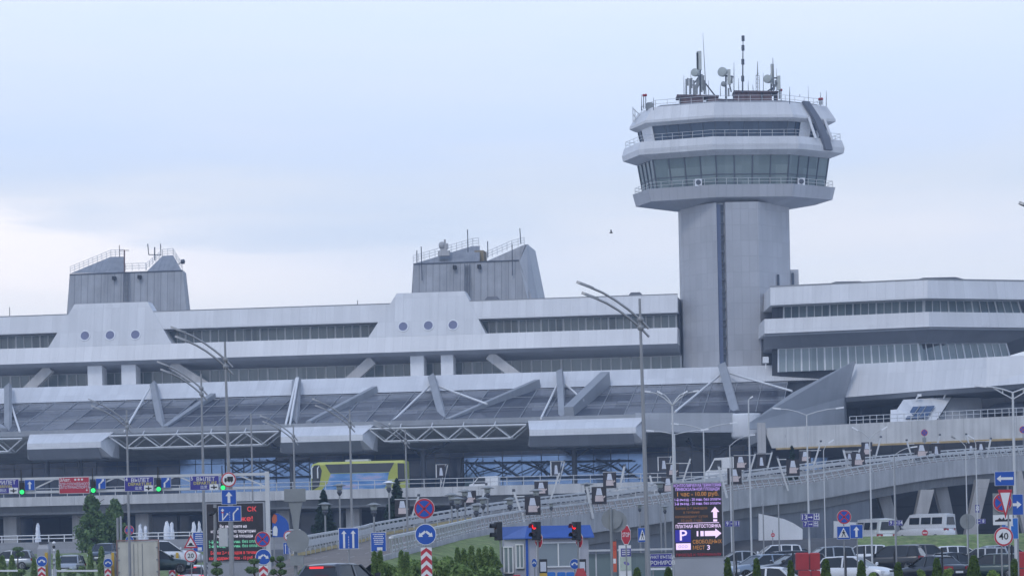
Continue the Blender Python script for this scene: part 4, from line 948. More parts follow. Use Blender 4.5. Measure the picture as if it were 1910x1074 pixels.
            f([(-.05, .42), (.1, .42), (.12, .28), (0, .24), (-.08, .3)]); f([(-.12, .22), (.12, .22), (.16, -.1), (-.1, -.12)]); f([(-.12, .2), (-.3, -.05), (-.25, -.1), (-.08, .1)]); f([(.1, .2), (.28, .0), (.24, -.05), (.1, .08)]); f([(-.1, -.1), (.02, -.1), (-.2, -.6), (-.32, -.6)]); f([(.02, -.1), (.14, -.1), (.34, -.58), (.22, -.6)])
        elif kd == 'info':
            random.seed(int(w_ * 1e4))
            for k in range(6):
                L_ = random.uniform(.5, .72); z = h * (.78 - .2 * k); x = -w_ * L_
                while x < w_ * L_: d = random.uniform(.06, .16) * w_; s.poly([(x, yy, z - h * .05), (x + d, yy, z - h * .05), (x + d, yy, z + h * .05), (x, yy, z + h * .05)], 0); x += d + w_ * .04
            s.poly([(-w_ * .2, yy, -h * .88), (w_ * .5, yy, -h * .88), (w_ * .5, yy, -h * .55), (-w_ * .2, yy, -h * .55)], 0)
        elif kd == 'tow':
            pts = ((-.8, -.3), (-.8, 0), (-.5, .1), (-.35, .45), (-.1, .1), (.1, .55), (.2, .0), (.5, .3), (.8, .1), (.8, -.3)); s.poly([(x * w_, yy, z * h) for x, z in pts], 3); sm[1] = M['signwhite']
        elif kd == 'num':
            n = len(txt)
            for k, t in enumerate(txt):
                x = -w_ + (k + .5) * 2 * w_ / n
                if t == '>': arrow(s, x - w_ / n * .7, 0, w_ / n * 1.4, h * .22, R(90), yy, 0, 3); s.box(x - w_ / n, x - w_ / n + .012, yy, yy + .002, -h, h, 0); s.box(x + w_ / n - .012, x + w_ / n, yy, yy + .002, -h, h, 0)
                else: s.text(t, h * 1.95, x, 0, yy, sx=.9, mi=0)
        elif kd == 'text':
            for t, size, x, z, mi, sx in txt: s.text(t, size * h, x * w_, z * h, yy, mi=mi, sx=sx)
        elif kd == 'chev':
            n = max(2, round(h / w_ * 1.25)); d = 2 * h / n; sm[1] = M['signwhite']
            for k in range(-1, n + 1):
                z0 = -h + k * d
                for sg in (-1, 1):
                    Pz = [(0, z0 + w_ * .9), (0, z0 + w_ * .9 + d * .52), (sg * w_ * .96, z0 + d * .52), (sg * w_ * .96, z0)]
                    Pz = [(x, min(max(z, -h * .985), h * .985)) for x, z in Pz]
                    if max(p[1] for p in Pz) - min(p[1] for p in Pz) > .01: s.poly([(x, yy, z) for x, z in Pz], 2)
    for g in (b, s):
        for i in range(len(g.v)): g.v[i] = (rot @ g.v[i]) + c
    pl = b.build(nm, mats, parent)
    if s.v: s.build('symbol', sm, pl, fixn=False)
    return pl
def S(lab, px, top, Y, plates, r=.035, name='road_sign', m='steel', group=None):
    s = Sign(name, lab, 'road sign', px, top, Y, r, m, group)
    for k, p in enumerate(plates):
        kw = p[-1] if isinstance(p[-1], dict) else {}; a = p[:-1] if kw else p
        s.plate(*a, **kw)
    return s
S('no-stopping disc over a blue keep-either-side disc and tall red and white chevron board', 792, 932, 97, [('nostop', 791.5, 948, 39), ('keep', 794, 996, 40), ('chev', 796, 1062, 21, 84)], .03)
S('no-stopping disc and keep-either-side disc with chevron board in front of the gantry post', 490, 992, 128, [('nostop', 490, 1005, 29), ('keep', 491.5, 1038, 30), ('chev', 492, 1075, 17, 42)], .03)
S('truck ban disc above two blue lane arrow plates on a thick pole', 430, 890, 108, [('truckban', 427, 894, 28, None, .1), ('up', 427.5, 926.5, 28, 28, .08), ('lanes', 429, 957.5, 43, 29, .08)], .07)
S('square blue sign with two white lane arrows on a thin pole above the dark car', 650, 985, 100, [('upup', 650.5, 1003.5, 38, 40)], .03)
S('speed bump triangle above a white 20 limit disc with red rim', 356, 996, 150, [('bump', 356, 1009, 27, 25), ('n20', 356, 1036, 24)], .03)
S('blue board of white lines beside the ramp, right of the two-arrow sign', 706, 990, 140, [('info', 706, 1010, 29, 36)], .03)
S('blue board of white lines partly behind the dark screen left edge', 374, 990, 165, [('info', 371, 1010, 22, 36)], .03)
S('white 40 limit disc over a small blue arrow plate behind the grey bracket', 538, 988, 160, [('n40', 539, 999, 20, None, .08, '40'), ('upup', 536, 1022, 15, 22)], .03)
S('small violet no-stopping disc behind the beige truck roof', 241, 980, 200, [('nostop', 241.5, 988, 18), ('keep', 242, 1007, 16)], .03)
S('pedestrian crossing plate beside the tall lamp pole near the stop sign', 1203, 985, 120, [('cross', 1198, 997, 17, 27), ], .03)
S('pink-red octagonal STOP sign on a narrow board right of the grey sign back', 1167, 976, 118, [('stop', 1167.5, 997, 18, 38, .06)], .03)
S('no-stopping disc above the crossing plate in the car park foreground', 1573, 950, 120, [('nostop', 1574, 963.5, 27), ('cross', 1573, 993, 25, 25)], .025)
S('square blue one-way arrow sign on a thin post beside the crossing plate', 1598, 975, 119, [('up', 1597, 990.5, 24, 26)], .025)
S('left arrow plate above a narrow yield triangle and a 40 limit disc', 1879, 878, 98, [('left', 1873, 892, 37, 27), ('yield', 1874, 940, 27, 55, .12), ('n40', 1871, 1000, 36, None, .1, '40')], .03)
S('no-stopping disc with tow truck plate behind the yield triangle', 1866, 918, 104, [('backrect', 1870, 940, 37, 42, .04), ('nostop', 1869, 937, 36, None, .08), ('tow', 1870, 969, 37, 19)], .03)
S('dark blue right arrow board above a paler blue arrow plate at far right', 1897, 920, 108, [('right', 1897, 940.5, 22, 39), ('up', 1882, 985, 34, 40, .06, None, 0, None, 'signpale')], .03)
S('round grey sign back with a second disc behind it, beside the stop sign', 1139, 946, 85, [('backround', 1141, 968, 38, None, -.05), ('backround', 1150, 972, 40, None, -.12), ], .04, m='signback')
S('large grey round sign back standing among the V-shaped piers', 1805, 960, 130, [('backround', 1805, 972, 29, None, -.05)], .03, m='signback')
S('no-stopping disc on the terrace road above the ochre edge', 1724, 799, 304, [('nostop', 1724, 806.5, 13), ('backrect', 1724, 820, 7, 9)], .05)
S('no-stopping disc at the right edge above the terrace wall', 1908, 794, 300, [('nostop', 1908, 801, 14)], .05)
S('small red no-entry disc in front of the white hoarding', 1441, 988, 205, [('noentry', 1441.5, 997, 8, 15)], .03)
S('small red and white no-entry disc on the grass by the minibus', 1725, 985, 240, [('noentry', 1725, 993, 12)], .03)
def hang(name, lab, kd, px, py, wpx, hpx, Y, txt=None, m='signviolet', group=None, rz=0):
    """a plate fixed to a lamp post or the gantry: a thing of its own"""
    c = W(px, py, Y); t = thing(name, lab, 'sign', c, 0, group); draw_plate(t, Vector((0, 0, 0)), kd, wpx * Y / F / 2, hpx * Y / F / 2, txt, rz, m); return t
hang('direction_sign', 'wide violet plate reading 13 with an arrow, on the white double lamp pole', 'num', 1511.5, 964, 35, 14, 151.5, ['13', '>', '出'])
hang('direction_sign', 'violet plate reading 7 with an arrow, just below the 13 plate', 'num', 1512, 977, 29, 11, 151.5, ['7', '>', '出'])
hang('direction_sign', 'violet plate reading 9 and 11 touching the big price screen', 'num', 1366, 976, 28, 11, 165, ['9', '>', '11'])
hang('direction_sign', 'violet plate reading 9 and 14 on a slim pole before the V-shaped piers', 'num', 1670.5, 974.5, 26, 10, 190, ['9', '>', '14'])
hang('direction_sign', 'violet plate with arrow and 8 beside the grey round sign back', 'num', 1829.5, 971.5, 18, 9, 185, ['>', '8'])
hang('direction_sign', 'small white and blue plate high on the slim pole at the right piers', 'num', 1823, 948, 8, 15, 185, ['8'])
# ---------------------------------------------------------------- overhead gantry with lane signs
YG = 130
G0 = WZ(503, YG, gz(-10, YG)); GA = thing('sign_gantry', 'grey steel truss gantry over the entry lanes carrying violet and red boards', 'gantry', G0)
ztop, zbot = W(503, 883, YG).z, W(503, 908, YG).z
xl_ = WZ(-160, YG, ztop).x
g = MB(G0); g.box(G0.x - .09, G0.x + .09, YG - .1, YG + .1, G0.z, ztop + .1); g.build('post', M['steelpale'], GA)
g = MB(G0); g.box(G0.x - .06, G0.x + .06, YG + .5, YG + .64, G0.z, ztop + .05); g.build('post', M['steelpale'], GA)
g = MB(G0)
for y in (YG, YG + .57):
    g.bar((xl_, y, ztop), (G0.x, y, ztop), .11); g.bar((xl_, y, zbot), (G0.x, y, zbot), .11)
x = G0.x; k = 0
while x > xl_:
    g.bar((x, YG, ztop if k % 2 else zbot), (x - 1.35, YG, zbot if k % 2 else ztop), .06); g.bar((x, YG, ztop), (x, YG + .57, ztop), .05); g.bar((x, YG, zbot), (x, YG + .57, zbot), .05); x -= 1.35; k += 1
g.build('truss', M['steelpale'], GA)
vio = lambda a, b, n: [(n, .72, -.85, .62, 0, 1), (a, .74, .08, .5, 0, 1.0), (b, .60, .05, -.04, 4, 1.0), ('出发' if a == 'ВЫЛЕТ' else '到达', .5, -.05, -.6, 5, 1.0)]
YS = YG - .12
def gsign(px, py, w_, h_, n, a, b, lab):
    t = hang('overhead_sign', lab, 'text', px, py, w_, h_, YS, vio(a, b, n))
    k = YS / F; g = MB(); x, z = w_ * k * .32, -h_ * k * .31; g.box(x - .2, x + .2, -.04, -.03, z - .13, z + .13, 0); arrow(g, x, z + .1, .2, .05, R(180), -.045, 1, 2.6); g.box(x - .14, x + .14, -.0449, -.0445, z - .025, z + .025, 1)
    g.build('lane_arrow', [M['signwhite'], M['black']], t)
gsign(7, 906.5, 57, 27, '2', 'ПРИЛЕТ', 'ARRIVAL', 'violet overhead board reading ПРИЛЕТ ARRIVAL at the left end of the gantry')
gsign(259.5, 902, 55, 27, '4', 'ВЫЛЕТ', 'DEPARTURE', 'violet overhead board four reading ВЫЛЕТ DEPARTURE above the round trees')
gsign(381.5, 900, 55, 27, '5', 'ВЫЛЕТ', 'DEPARTURE', 'violet overhead board five reading ВЫЛЕТ DEPARTURE left of the truck ban disc')
hang('overhead_sign', 'red overhead board for service vehicles on the gantry', 'text', 138.5, 904.5, 57, 31, YS, [('3', .58, -.86, .66, 0, 1), ('Авт.', .55, -.5, .64, 0, 1), ('● ● ●', .34, .3, .66, 0, 1), ('ДЛЯ СЛУЖЕБНОГО', .44, 0, .14, 5, .9), ('АВТОТРАНСПОРТА', .44, 0, -.26, 5, .9), ('✚', .3, .82, -.62, 0, 1)], 'bannerred')
for px, py, kd, lab in ((55.5, 904, 'up', 'small dark blue straight arrow plate left of the red gantry board'), (188, 901.5, 'bend', 'small blue bend arrow plate right of the red gantry board'), (309.5, 899.5, 'bend', 'small blue bend arrow plate between the two departure boards')):
    hang('lane_sign', lab, kd, px, py, 19, 20, YS, None, 'signblue')
for px, py, lab in ((41, 917, 'green signal lamp under the arrival board'), (174, 914, 'green signal lamp right of the red gantry board'), (296, 911.5, 'green signal lamp between the departure boards'), (416, 909, 'green signal lamp right of the board numbered 5, under the truck ban disc')):
    c = W(px, py, YS - .1); t = thing('signal_lamp', lab, 'signal lamp', c)
    g = MB(); g.box(-.1, .1, .0, .18, -.12, .42); g.bar((-.04, .1, .4), (-.04, .1, 1.0), .04); g.build('housing', M['black'], t)
    g = MB(); g.disc((0, 0, 0), .1, -.03, .0, 18); g.build('lens', M['greenlight'], t)
# ---------------------------------------------------------------- entry islands: ticket terminal, keep sign and chevron board
for px, Y, ky, cw, lab, cap in ((78, 158, 1046, 14.5, 'grey ticket terminal with a tall rounded cabinet, the leftmost entry island', 1013), (201.5, 172, 1049, 12, 'grey ticket terminal with yellow strip just left of the beige truck', 1032), (321.5, 178, 1050, 11.5, 'grey ticket terminal with yellow strip right of the beige truck', 1032)):
    b = WZ(px + 4, Y, 0); b.z = gz(b.x, Y); t = thing('ticket_terminal', lab, 'ticket terminal', b); k = Y / F
    zc = W(px, cap, Y).z; x0, x1 = -9.5 * k, 12 * k
    g = MB(); h = zc - b.z; g.loft([[(x0, -.2, -.1), (x1, -.2, -.1), (x1, .5, -.1), (x0, .5, -.1)], [(x0, -.2, h - .3), (x1, -.2, h - .3), (x1, .5, h - .3), (x0, .5, h - .3)], [(x0 + .1, -.12, h - .04), (x1 - .1, -.12, h - .04), (x1 - .1, .45, h - .04), (x0 + .1, .45, h - .04)]]); g.build('cabinet', M['ledgrey'], t)
    if cap < 1020: g = MB(); g.box(x0 + .1, x1 - .1, -.15, .45, h - .039, h + .1); g.build('hood', M['steeldark'], t)
    g = MB(); g.box(5 * k, 10 * k, -.28, -.205, 0, (1046 - 1030) * k * 1.0 + W(px, 1046, Y).z - b.z); g.build('yellow_strip', M['yellow'], t)
    c = W(px, ky, Y - .6); draw_plate(t, c - b, 'keep', 10.3 * (Y / 160) * k if False else (10.2 if px < 100 else 8.6) * k, 0)
    c = W(px, ky + 26, Y - .6); draw_plate(t, c - b, 'chev', cw / 2 * k, 16 * k)
    g = MB(); p = W(px, ky, Y - .5) - b; g.tube([(p.x, p.y, -.1), p], .035, 6); g.build('post', M['steel'], t)
c = W(100.5, 1012, 158); b = Vector((c.x, 158, gz(c.x, 158))); t = thing('barrier_post', 'white and dark jointed barrier post with a pale ball head, beside the leftmost ticket terminal', 'barrier', b)
g = MB(b); g.tube([(c.x, 158, b.z), c], .07, 8); g.build('post', M['steelpale'], t)
for i, (y, r, m) in enumerate(((1012, .1, 'whitepaint'), (1019, .09, 'black'), (1026, .08, 'whitepaint'), (1041, .1, 'lantern'), (1050, .1, 'lantern'))):
    p = W(100.5, y, 157.9); g = MB(b); g.lathe([(0, -r), (r * .8, -r * .6), (r, 0), (r * .8, r * .6), (0, r)], 10, p); g.build('ball', M[m], t)
for x0, x1, y, Y, lab in ((-40, 33, 1064, 165, 'white lowered barrier arm at the bottom left corner'), (101, 182, 1064, 160, 'white lowered barrier arm between the first two ticket terminals')):
    a, b = W(x0, y, Y), W(x1, y - .5, Y); g = MB(a); g.bar(a, b, .1, .1); g.box(a.x - .12, a.x + .12, Y - .12, Y + .12, gz(a.x, Y), a.z + .1, 0); o = g.build('lane_barrier', M['whitepaint']); o.location = a; tag(o, lab, 'barrier')
# ================================================================== price screens
def led(lab, x0, x1, y0, y1, Y, lines, extra=None, bx=None):
    a, c = W((x0 + x1) / 2, y1, Y), W((x0 + x1) / 2, y0, Y); k = Y / F; w_ = (x1 - x0) * k / 2; h = c.z - a.z
    b = Vector((a.x, Y, gz(a.x, Y) - .05)); t = thing('price_screen', lab, 'screen', b); z0 = a.z - b.z; z1 = z0 + h
    g = MB(); bw_ = bx or w_ * .98; g.box(-bw_, bw_, -.12, .45, 0, z0 - .002); g.build('pedestal', M['ledgrey'], t)
    g = MB(); g.box(-w_ - .03, w_ + .03, -.15, .5, z0, z1 + .04); fr = g.build('frame', M['ledgrey'], t)
    g = MB(); g.box(-w_ + .03, w_ - .03, -.17, -.151, z0 + .04, z1 - .02); sc_ = g.build('screen', M['leddark'], t)
    fx = lambda px: (px - (x0 + x1) / 2) * k; fz = lambda py: z0 + (y1 - py) * k
    groups = {}
    for tx, px, py, hp, m, al, sx in lines: groups.setdefault(m, []).append((tx, px, py, hp, al, sx))
    for m, ls in groups.items():
        for tx, px, py, hp, al, sx in ls:
            g = MB(); g.text(tx, 1, 0, 0, 0, 'LEFT'); wd = max(v.x for v in g.v) - min(v.x for v in g.v); hg = hp * k * 1.32
            g = MB(); g.text(tx, hg, fx(px), fz(py), -.178, al, sx * k / (wd * hg)); g.build('lettering', M[m], sc_, fixn=False)
    if extra: extra(sc_, fx, fz, k)
    return t
def ex(par, fx, fz, k):
    def pl(x0, x1, y0, y1, d): 
        g = MB(); g.box(fx(x0), fx(x1), -.171 - d, -.1705 - d + .0002, fz(y1), fz(y0)); return g
    pl(1259.5, 1292.5, 986, 1008.5 + 0, .0035 - .0025 + .002) if False else None
    g = pl(1260, 1289, 987, 1010, .004); g.build('parking_symbol', M['ledblue'], par)
    g = MB(); g.text('P', 24 * k * 1.15, fx(1274.5), fz(998), -.179, 'CENTER', 1.1); g.build('lettering', M['ledpale'], par, fixn=False)
    g = pl(1261, 1288.5, 1012, 1024, .004); g.build('payment_symbol', M['ledpale'], par)
    g = MB(); 
    for i in range(3): g.disc((fx(1268 + i * 6), -.178, fz(1018)), 2.6 * k, 0, .001, 12, 0, 1.6 * k)
    g.build('coin', M['ledviolet'], par)
    g = MB(); arrow(g, fx(1335), fz(966), 21 * k, 7.5 * k, 0, -.178, 0, 2.1); g.build('up_arrow', M['ledpale'], par, fixn=False)
    g = MB(); g.box(fx(1331.3), fx(1338.7), -.1782, -.178, fz(972.5), fz(968.5)); g.build('arrow_bar', M['ledpale'], par)
    g = MB(); arrow(g, fx(1315), fz(994.5), 31 * k, 9.5 * k, R(90), -.178, 0, 1.9); g.build('right_arrow', M['ledpale'], par, fixn=False)
    for x in (1300, 1307): g = MB(); g.box(fx(x), fx(x + (3 if x == 1300 else 6)), -.1782, -.178, fz(999.3), fz(989.7)); g.build('arrow_bar', M['ledpale'], par)
    g = MB(); g.box(fx(1265), fx(1342), -.1782, -.178, fz(975), fz(974)); g.build('divider', M['ledpale'], par)
led('tall dark price screen with violet arrows and a parking symbol on a grey pedestal', 1257, 1349, 900, 1039, 140, [
    ('КОНТРОЛИРУЕМАЯ ТЕРРИТОРИЯ', 1303, 905, 5.8, 'ledviolet', 'CENTER', 88), ('ПРИВОКЗАЛЬНОЙ ПЛОЩАДИ', 1303, 912, 5.8, 'ledviolet', 'CENTER', 82),
    ('1 час - 10.00 руб.', 1303, 921, 8.5, 'ledorange', 'CENTER', 77), ('1-й въезд - 20 мин. без оплаты', 1303, 931, 5.4, 'ledviolet', 'CENTER', 86), ('2-й въезд - 20 мин. без оплаты', 1303, 938.5, 5.4, 'ledviolet', 'CENTER', 86),
    ('Более 2-х въездов', 1291, 947, 5.4, 'leddimorange', 'CENTER', 59), ('в течение', 1291, 954.5, 5.4, 'leddimorange', 'CENTER', 30), ('календарных суток', 1291, 962.5, 5.4, 'leddimorange', 'CENTER', 61), ('10 руб. / час', 1291, 970, 5.4, 'leddimorange', 'CENTER', 39),
    ('ПЛАТНАЯ АВТОСТОЯНКА', 1303, 981, 6.4, 'ledpale', 'CENTER', 84), ('СВОБОДНЫХ', 1292, 1010, 7.2, 'ledorange', 'LEFT', 54), ('МЕСТ', 1292, 1021, 7.4, 'ledorange', 'LEFT', 22), ('3', 1318, 1021, 9, 'ledpale', 'LEFT', 5.5),
    ('ПРОЕЗД К ТЕРМИНАЛУ', 1303, 1034, 5, 'leddimred', 'CENTER', 84)], ex, 1.2)
led('wide dark price screen with red, white and green lines behind the lane arrow plates', 387, 494, 938, 1047, 150, [
    ('СК', 472, 950, 9, 'ledred', 'CENTER', 17), ('же!', 462, 967.5, 10, 'ledred', 'CENTER', 24),
    ('Вы въезжаете на', 437, 981, 6.5, 'ledwhite', 'CENTER', 50), ('контролируемую территорию', 437, 990, 6.2, 'ledwhite', 'CENTER', 84), ('привокзальной площади', 437, 999, 6.2, 'ledwhite', 'CENTER', 72),
    ('1-й въезд - 20 мин. без оплаты', 440, 1009.5, 6, 'ledgreen', 'CENTER', 98), ('2-й въезд - 20 мин. без оплаты', 440, 1017.5, 6, 'ledgreen', 'CENTER', 98),
    ('Более 2-х въездов в течение', 440, 1030, 6.6, 'ledred', 'CENTER', 92), ('календарных суток - 10 руб. / час', 440, 1040, 6.6, 'ledred', 'CENTER', 98)])
# ---------------------------------------------------------------- camera pole with control cabinet in front of the left screen
b = WZ(402, 127, gz(-12, 127)); t = thing('camera_pole', 'grey pole with black camera arm and pale control cabinet before the wide screen', 'camera pole', b)
g = MB(b); p = W(401, 940, 127); g.tube([b, p], .07, 8); g.build('pole', M['steel'], t)
g = MB(b); q = W(417, 1001.5, 127); k = 127 / F; g.box(q.x - 8 * k, q.x + 8 * k, 126.8, 127.15, q.z - 17 * k, q.z + 17 * k); g.build('cabinet', mat('pale_cabinet', (.52, .53, .52), .5), t)
g = MB(b); a = W(404, 951, 126.9); g.bar(a, W(397, 958, 126.6), .08); g.tube([W(404, 955, 126.9), W(405, 985, 126.85), W(400, 1012, 126.9)], .02, 5); g.box(a.x - .12, a.x + .05, 126.6, 126.9, a.z - .05, a.z + .1); g.build('camera_arm', M['black'], t)
g = MB(b); a = W(393, 957, 126.5); g.lathe([(0, -.1), (.09, -.09), (.1, .03), (0, .05)], 12, a); g.build('camera', M['black'], t)
# ---------------------------------------------------------------- grey sign bracket (backs of two boards) at the gantry
b = WZ(552, 88, 0); t = thing('sign_bracket', 'large grey bracket with a rectangular board back, funnel stem and round disc back', 'road sign', b); k = 88 / F
g = MB(b); g.tube([b, W(551, 912, 88)], .055, 8); g.build('post', M['signback'], t)
g = MB(b); c = W(550.5, 923, 88); g.box(c.x - 20 * k, c.x + 20 * k, 87.86, 87.95, c.z - 12 * k, c.z + 12 * k); g.build('board_back', M['signback'], t)
g = MB(b); c0, c1 = W(551, 936, 88), W(552, 1000, 88); g.loft([[(c0.x - 13 * k, 87.9, c0.z), (c0.x + 13 * k, 87.9, c0.z), (c0.x + 13 * k, 88.1, c0.z), (c0.x - 13 * k, 88.1, c0.z)], [(c1.x - 7 * k, 87.92, (c0.z * .6 + c1.z * .4)), (c1.x + 8 * k, 87.92, c0.z * .6 + c1.z * .4), (c1.x + 8 * k, 88.08, c0.z * .6 + c1.z * .4), (c1.x - 7 * k, 88.08, c0.z * .6 + c1.z * .4)], [(c1.x - 3 * k, 87.95, c1.z), (c1.x + 4 * k, 87.95, c1.z), (c1.x + 4 * k, 88.05, c1.z), (c1.x - 3 * k, 88.05, c1.z)]]); g.build('stem', M['signback'], t)
g = MB(b); c = W(555, 1008, 87.7); g.disc((c.x, 87.75, c.z), 21 * k, 0, .03, 28); g.build('disc_back', M['signback'], t)
g = MB(b); c = W(556, 1044, 88); g.box(c.x - 14 * k, c.x + 10 * k, 87.85, 88.1, c.z - 10 * k, c.z + 9 * k); g.build('control_box', M['signback'], t)
# ---------------------------------------------------------------- blue poster board behind the gantry post
b = WZ(527, 205, 0); b.z = gz(b.x, 205); t = thing('poster_board', 'blue poster board with a scalloped top right of the gantry post', 'billboard', b); k = 205 / F
P = [(508, 1001), (508, 966), (511, 960), (514, 957), (519, 957), (523, 960), (528, 963), (532, 966), (535, 970), (538, 976), (541, 1001)]
g = MB(b); g.prism([W(x, y, 205) for x, y in P], (0, .1, 0)); g.build('panel', M['signblue'], t)
g = MB(b); g.prism([W(x, y, 204.97) for x, y in ((509, 998), (509, 985), (512, 980), (516, 981), (518, 987), (517, 999))], (0, .02, 0)); g.build('white_patch', M['signwhite'], t)
g = MB(b); g.prism([W(x, y, 204.97) for x, y in ((507, 966), (511, 958), (516, 960), (517, 970), (513, 976), (508, 974))], (0, .02, 0)); g.build('orange_patch', mat('orange_print', (.55, .13, .05), .5), t)
g = MB(b); 
for x in (511, 537): p = W(x, 1000, 205.1); g.bar(p, (p.x, p.y, b.z), .1)
g.build('leg', M['steel'], t)
# ================================================================== booth with blue roof
YB = 140
bc = WZ(985, YB, 0); BT = thing('control_booth', 'grey control booth with a blue sloping roof band and wide windows', 'booth', bc)
k = YB / F
# front wall runs right from the near corner, left wall runs back to the left
fx_ = lambda px, d=0: Vector((WZ(px, YB, 0).x - bc.x, (px - 985) * .012 + d, 0))
lx_ = lambda px, d=0: Vector((WZ(px, YB, 0).x - bc.x, (985 - px) * .05 + d, 0))
zr1, zr0, zg = W(1040, 979, YB).z, W(1040, 1003, YB).z, 0
c0, c1, c2 = Vector((0, 0, 0)), fx_(1101), lx_(942)
bk = c1 + (c2 - c0)
up = lambda v, z: Vector((v.x, v.y, z))
g = MB(); g.loft([[up(p, 0) for p in (c0, c1, bk, c2)], [up(p, zr0) for p in (c0, c1, bk, c2)]]); g.build('wall', M['boothwall'], BT)
o1 = Vector((-.12, -.3, 0)); q0, q1, q2 = Vector((-.1, -.35, 0)), fx_(1112, -.3), lx_(936, -.1); qb = q1 + (q2 - q0)
i0, i1, i2 = Vector((.02, -.1, 0)), fx_(1105, 0), lx_(939); ib = i1 + (i2 - i0)
g = MB(); g.loft([[up(p, zr0) for p in (q0, q1, qb, q2)], [up(p, zr0 + .06) for p in (q0, q1, qb, q2)], [up(p, zr1) for p in (i0, i1, ib, i2)]]); g.build('roof', M['boothblue'], BT)
def pane(px0, px1, py0, py1, left=False, name='window', mg='boothglass', nv=0):
    f = lx_ if left else fx_; z0, z1 = W(1000, py1, YB).z, W(1000, py0, YB).z
    nrm = Vector((-.9, -.35, 0)).normalized() if left else Vector((0, -1, 0))
    A, B = f(px0), f(px1); g = MB(); g.prism([up(A, z0) + nrm * .03, up(B, z0) + nrm * .03, up(B, z1) + nrm * .03, up(A, z1) + nrm * .03], -nrm * .02); wd = g.build(name, M[mg], BT)
    fr = MB()
    for p, q in ((up(A, z0), up(B, z0)), (up(A, z1), up(B, z1))): fr.bar(p + nrm * .05, q + nrm * .05, .07, .07)
    for i in range(nv + 2): p = A.lerp(B, i / (nv + 1)); fr.bar(up(p, z0) + nrm * .05, up(p, z1) + nrm * .05, .07, .07)
    fr.build('window_frame', M['whitepaint'], wd)
pane(1004, 1083, 1012, 1057, nv=1); pane(943, 960, 1018, 1067, True, 'door', nv=1); pane(966, 980, 1014, 1058, True, nv=1)
g = MB(); p = Vector((-.04, -.05, 0)); g.box(-.07, .05, -.09, -.03, 0, zr0 - .01); g.build('corner_trim', M['signblue'], BT)
# ---------------------------------------------------------------- traffic lights facing left
def tlight(lab, px, py, Y, lit, rz, stop=None):
    c = W(px, py, Y); b = Vector((c.x, Y, gz(c.x, Y))); t = thing('traffic_light', lab, 'traffic light', b, rz); h = c.z - b.z
    g = MB(); g.tube([(0, .1, 0), (0, .1, h + .3)], .045, 8); g.build('post', M['steel'], t)
    g = MB(); g.box(-.17, .17, -.12, .14, h - .41, h + .41); g.build('housing', M['black'], t)
    for i, dz in enumerate((.2, -.2)):
        v = MB(); v.loft([[(.13 * math.cos(a), y, h + dz + .13 * math.sin(a)) for a in [R(-20 + 220 * j / 10) for j in range(11)]] for y in (-.12, -.29)], caps=False, closed=False); v.loft([[(.145 * math.cos(a), y, h + dz + .145 * math.sin(a)) for a in [R(-20 + 220 * j / 10) for j in range(11)]] for y in (-.12, -.36)], caps=False, closed=False); v.build('visor', M['black'], t)
        l_ = MB(); l_.lathe([(.125, -.121), (.11, -.15), (.06, -.17), (0, -.175)], 18, (0, 0, h + dz), 'y'); l_.build('lens', M['redlight'] if (i == 0 and lit) else M['redoff'] if i == 0 else M['black'], t)
    if stop: draw_plate(t, Vector((0, .02 + .16, h - .42)), 'stop', .24, .36)
tlight('black unlit two-lamp traffic light left of the booth, hoods facing left', 929, 990, 130, False, R(-68))
tlight('lit red traffic light before the booth corner with a stop sign behind', 1000, 989.5, 131, True, R(-42), 1)
tlight('lit red traffic light before the right end of the booth with a stop sign behind', 1075, 989.5, 131, True, R(-48), 1)
# ---------------------------------------------------------------- pay terminals, keep discs, barriers by the booth
for px, Y, lab in ((1014.5, 134, 'black-framed pay terminal with yellow base under the first lit traffic light'), (1087, 134, 'black-framed pay terminal under the right lit traffic light')):
    b = WZ(px, Y, 0); t = thing('pay_terminal', lab, 'ticket terminal', b); k = Y / F; z0, z1 = W(px, 1068, Y).z, W(px, 1042, Y).z
    g = MB(); g.box(-7.5 * k, 7.5 * k, 0, .3, z0, z1); g.build('housing', M['black'], t)
    g = MB(); g.box(-5.5 * k, 5.5 * k, -.015, -.001, z0 + 3 * k, z1 - 5 * k); g.build('screen', M['adwhite'], t)
    g = MB(); g.box(-7 * k, 7 * k, -.02, .3, 0, z0 - .002); g.build('base', M['yellow'] if px < 1050 else M['barrierred'], t)
for px, py, w_, Y, lab in ((997, 1049, 8, 133, 'narrow blue keep-either-side disc on the booth corner side'), (1072, 1051, 20, 132, 'blue keep-either-side disc beside the right pay terminal')):
    S(lab, px, py, Y, [('keep', px, py, w_ if w_ > 10 else 17, 24, .05, None, R(-55) if w_ < 10 else R(-25))], .03)
for px, Y, lab in ((1083, 126, 'rounded red plastic barrier at the foot of the right pay terminal'), (964, 126, 'low red plastic barrier top left of the booth corner')):
    c = W(px, 1059 if px > 1000 else 1071, Y); b = Vector((c.x, Y, 0)); g = MB(); h = c.z; g.loft([[(-.32, -.2, 0), (.32, -.2, 0), (.32, .2, 0), (-.32, .2, 0)], [(-.26, -.16, h * .75), (.26, -.16, h * .75), (.26, .16, h * .75), (-.26, .16, h * .75)], [(-.14, -.1, h), (.14, -.1, h), (.14, .1, h), (-.14, .1, h)]]); o = g.build('plastic_barrier', M['barrierred']); o.location = b; tag(o, lab, 'barrier')
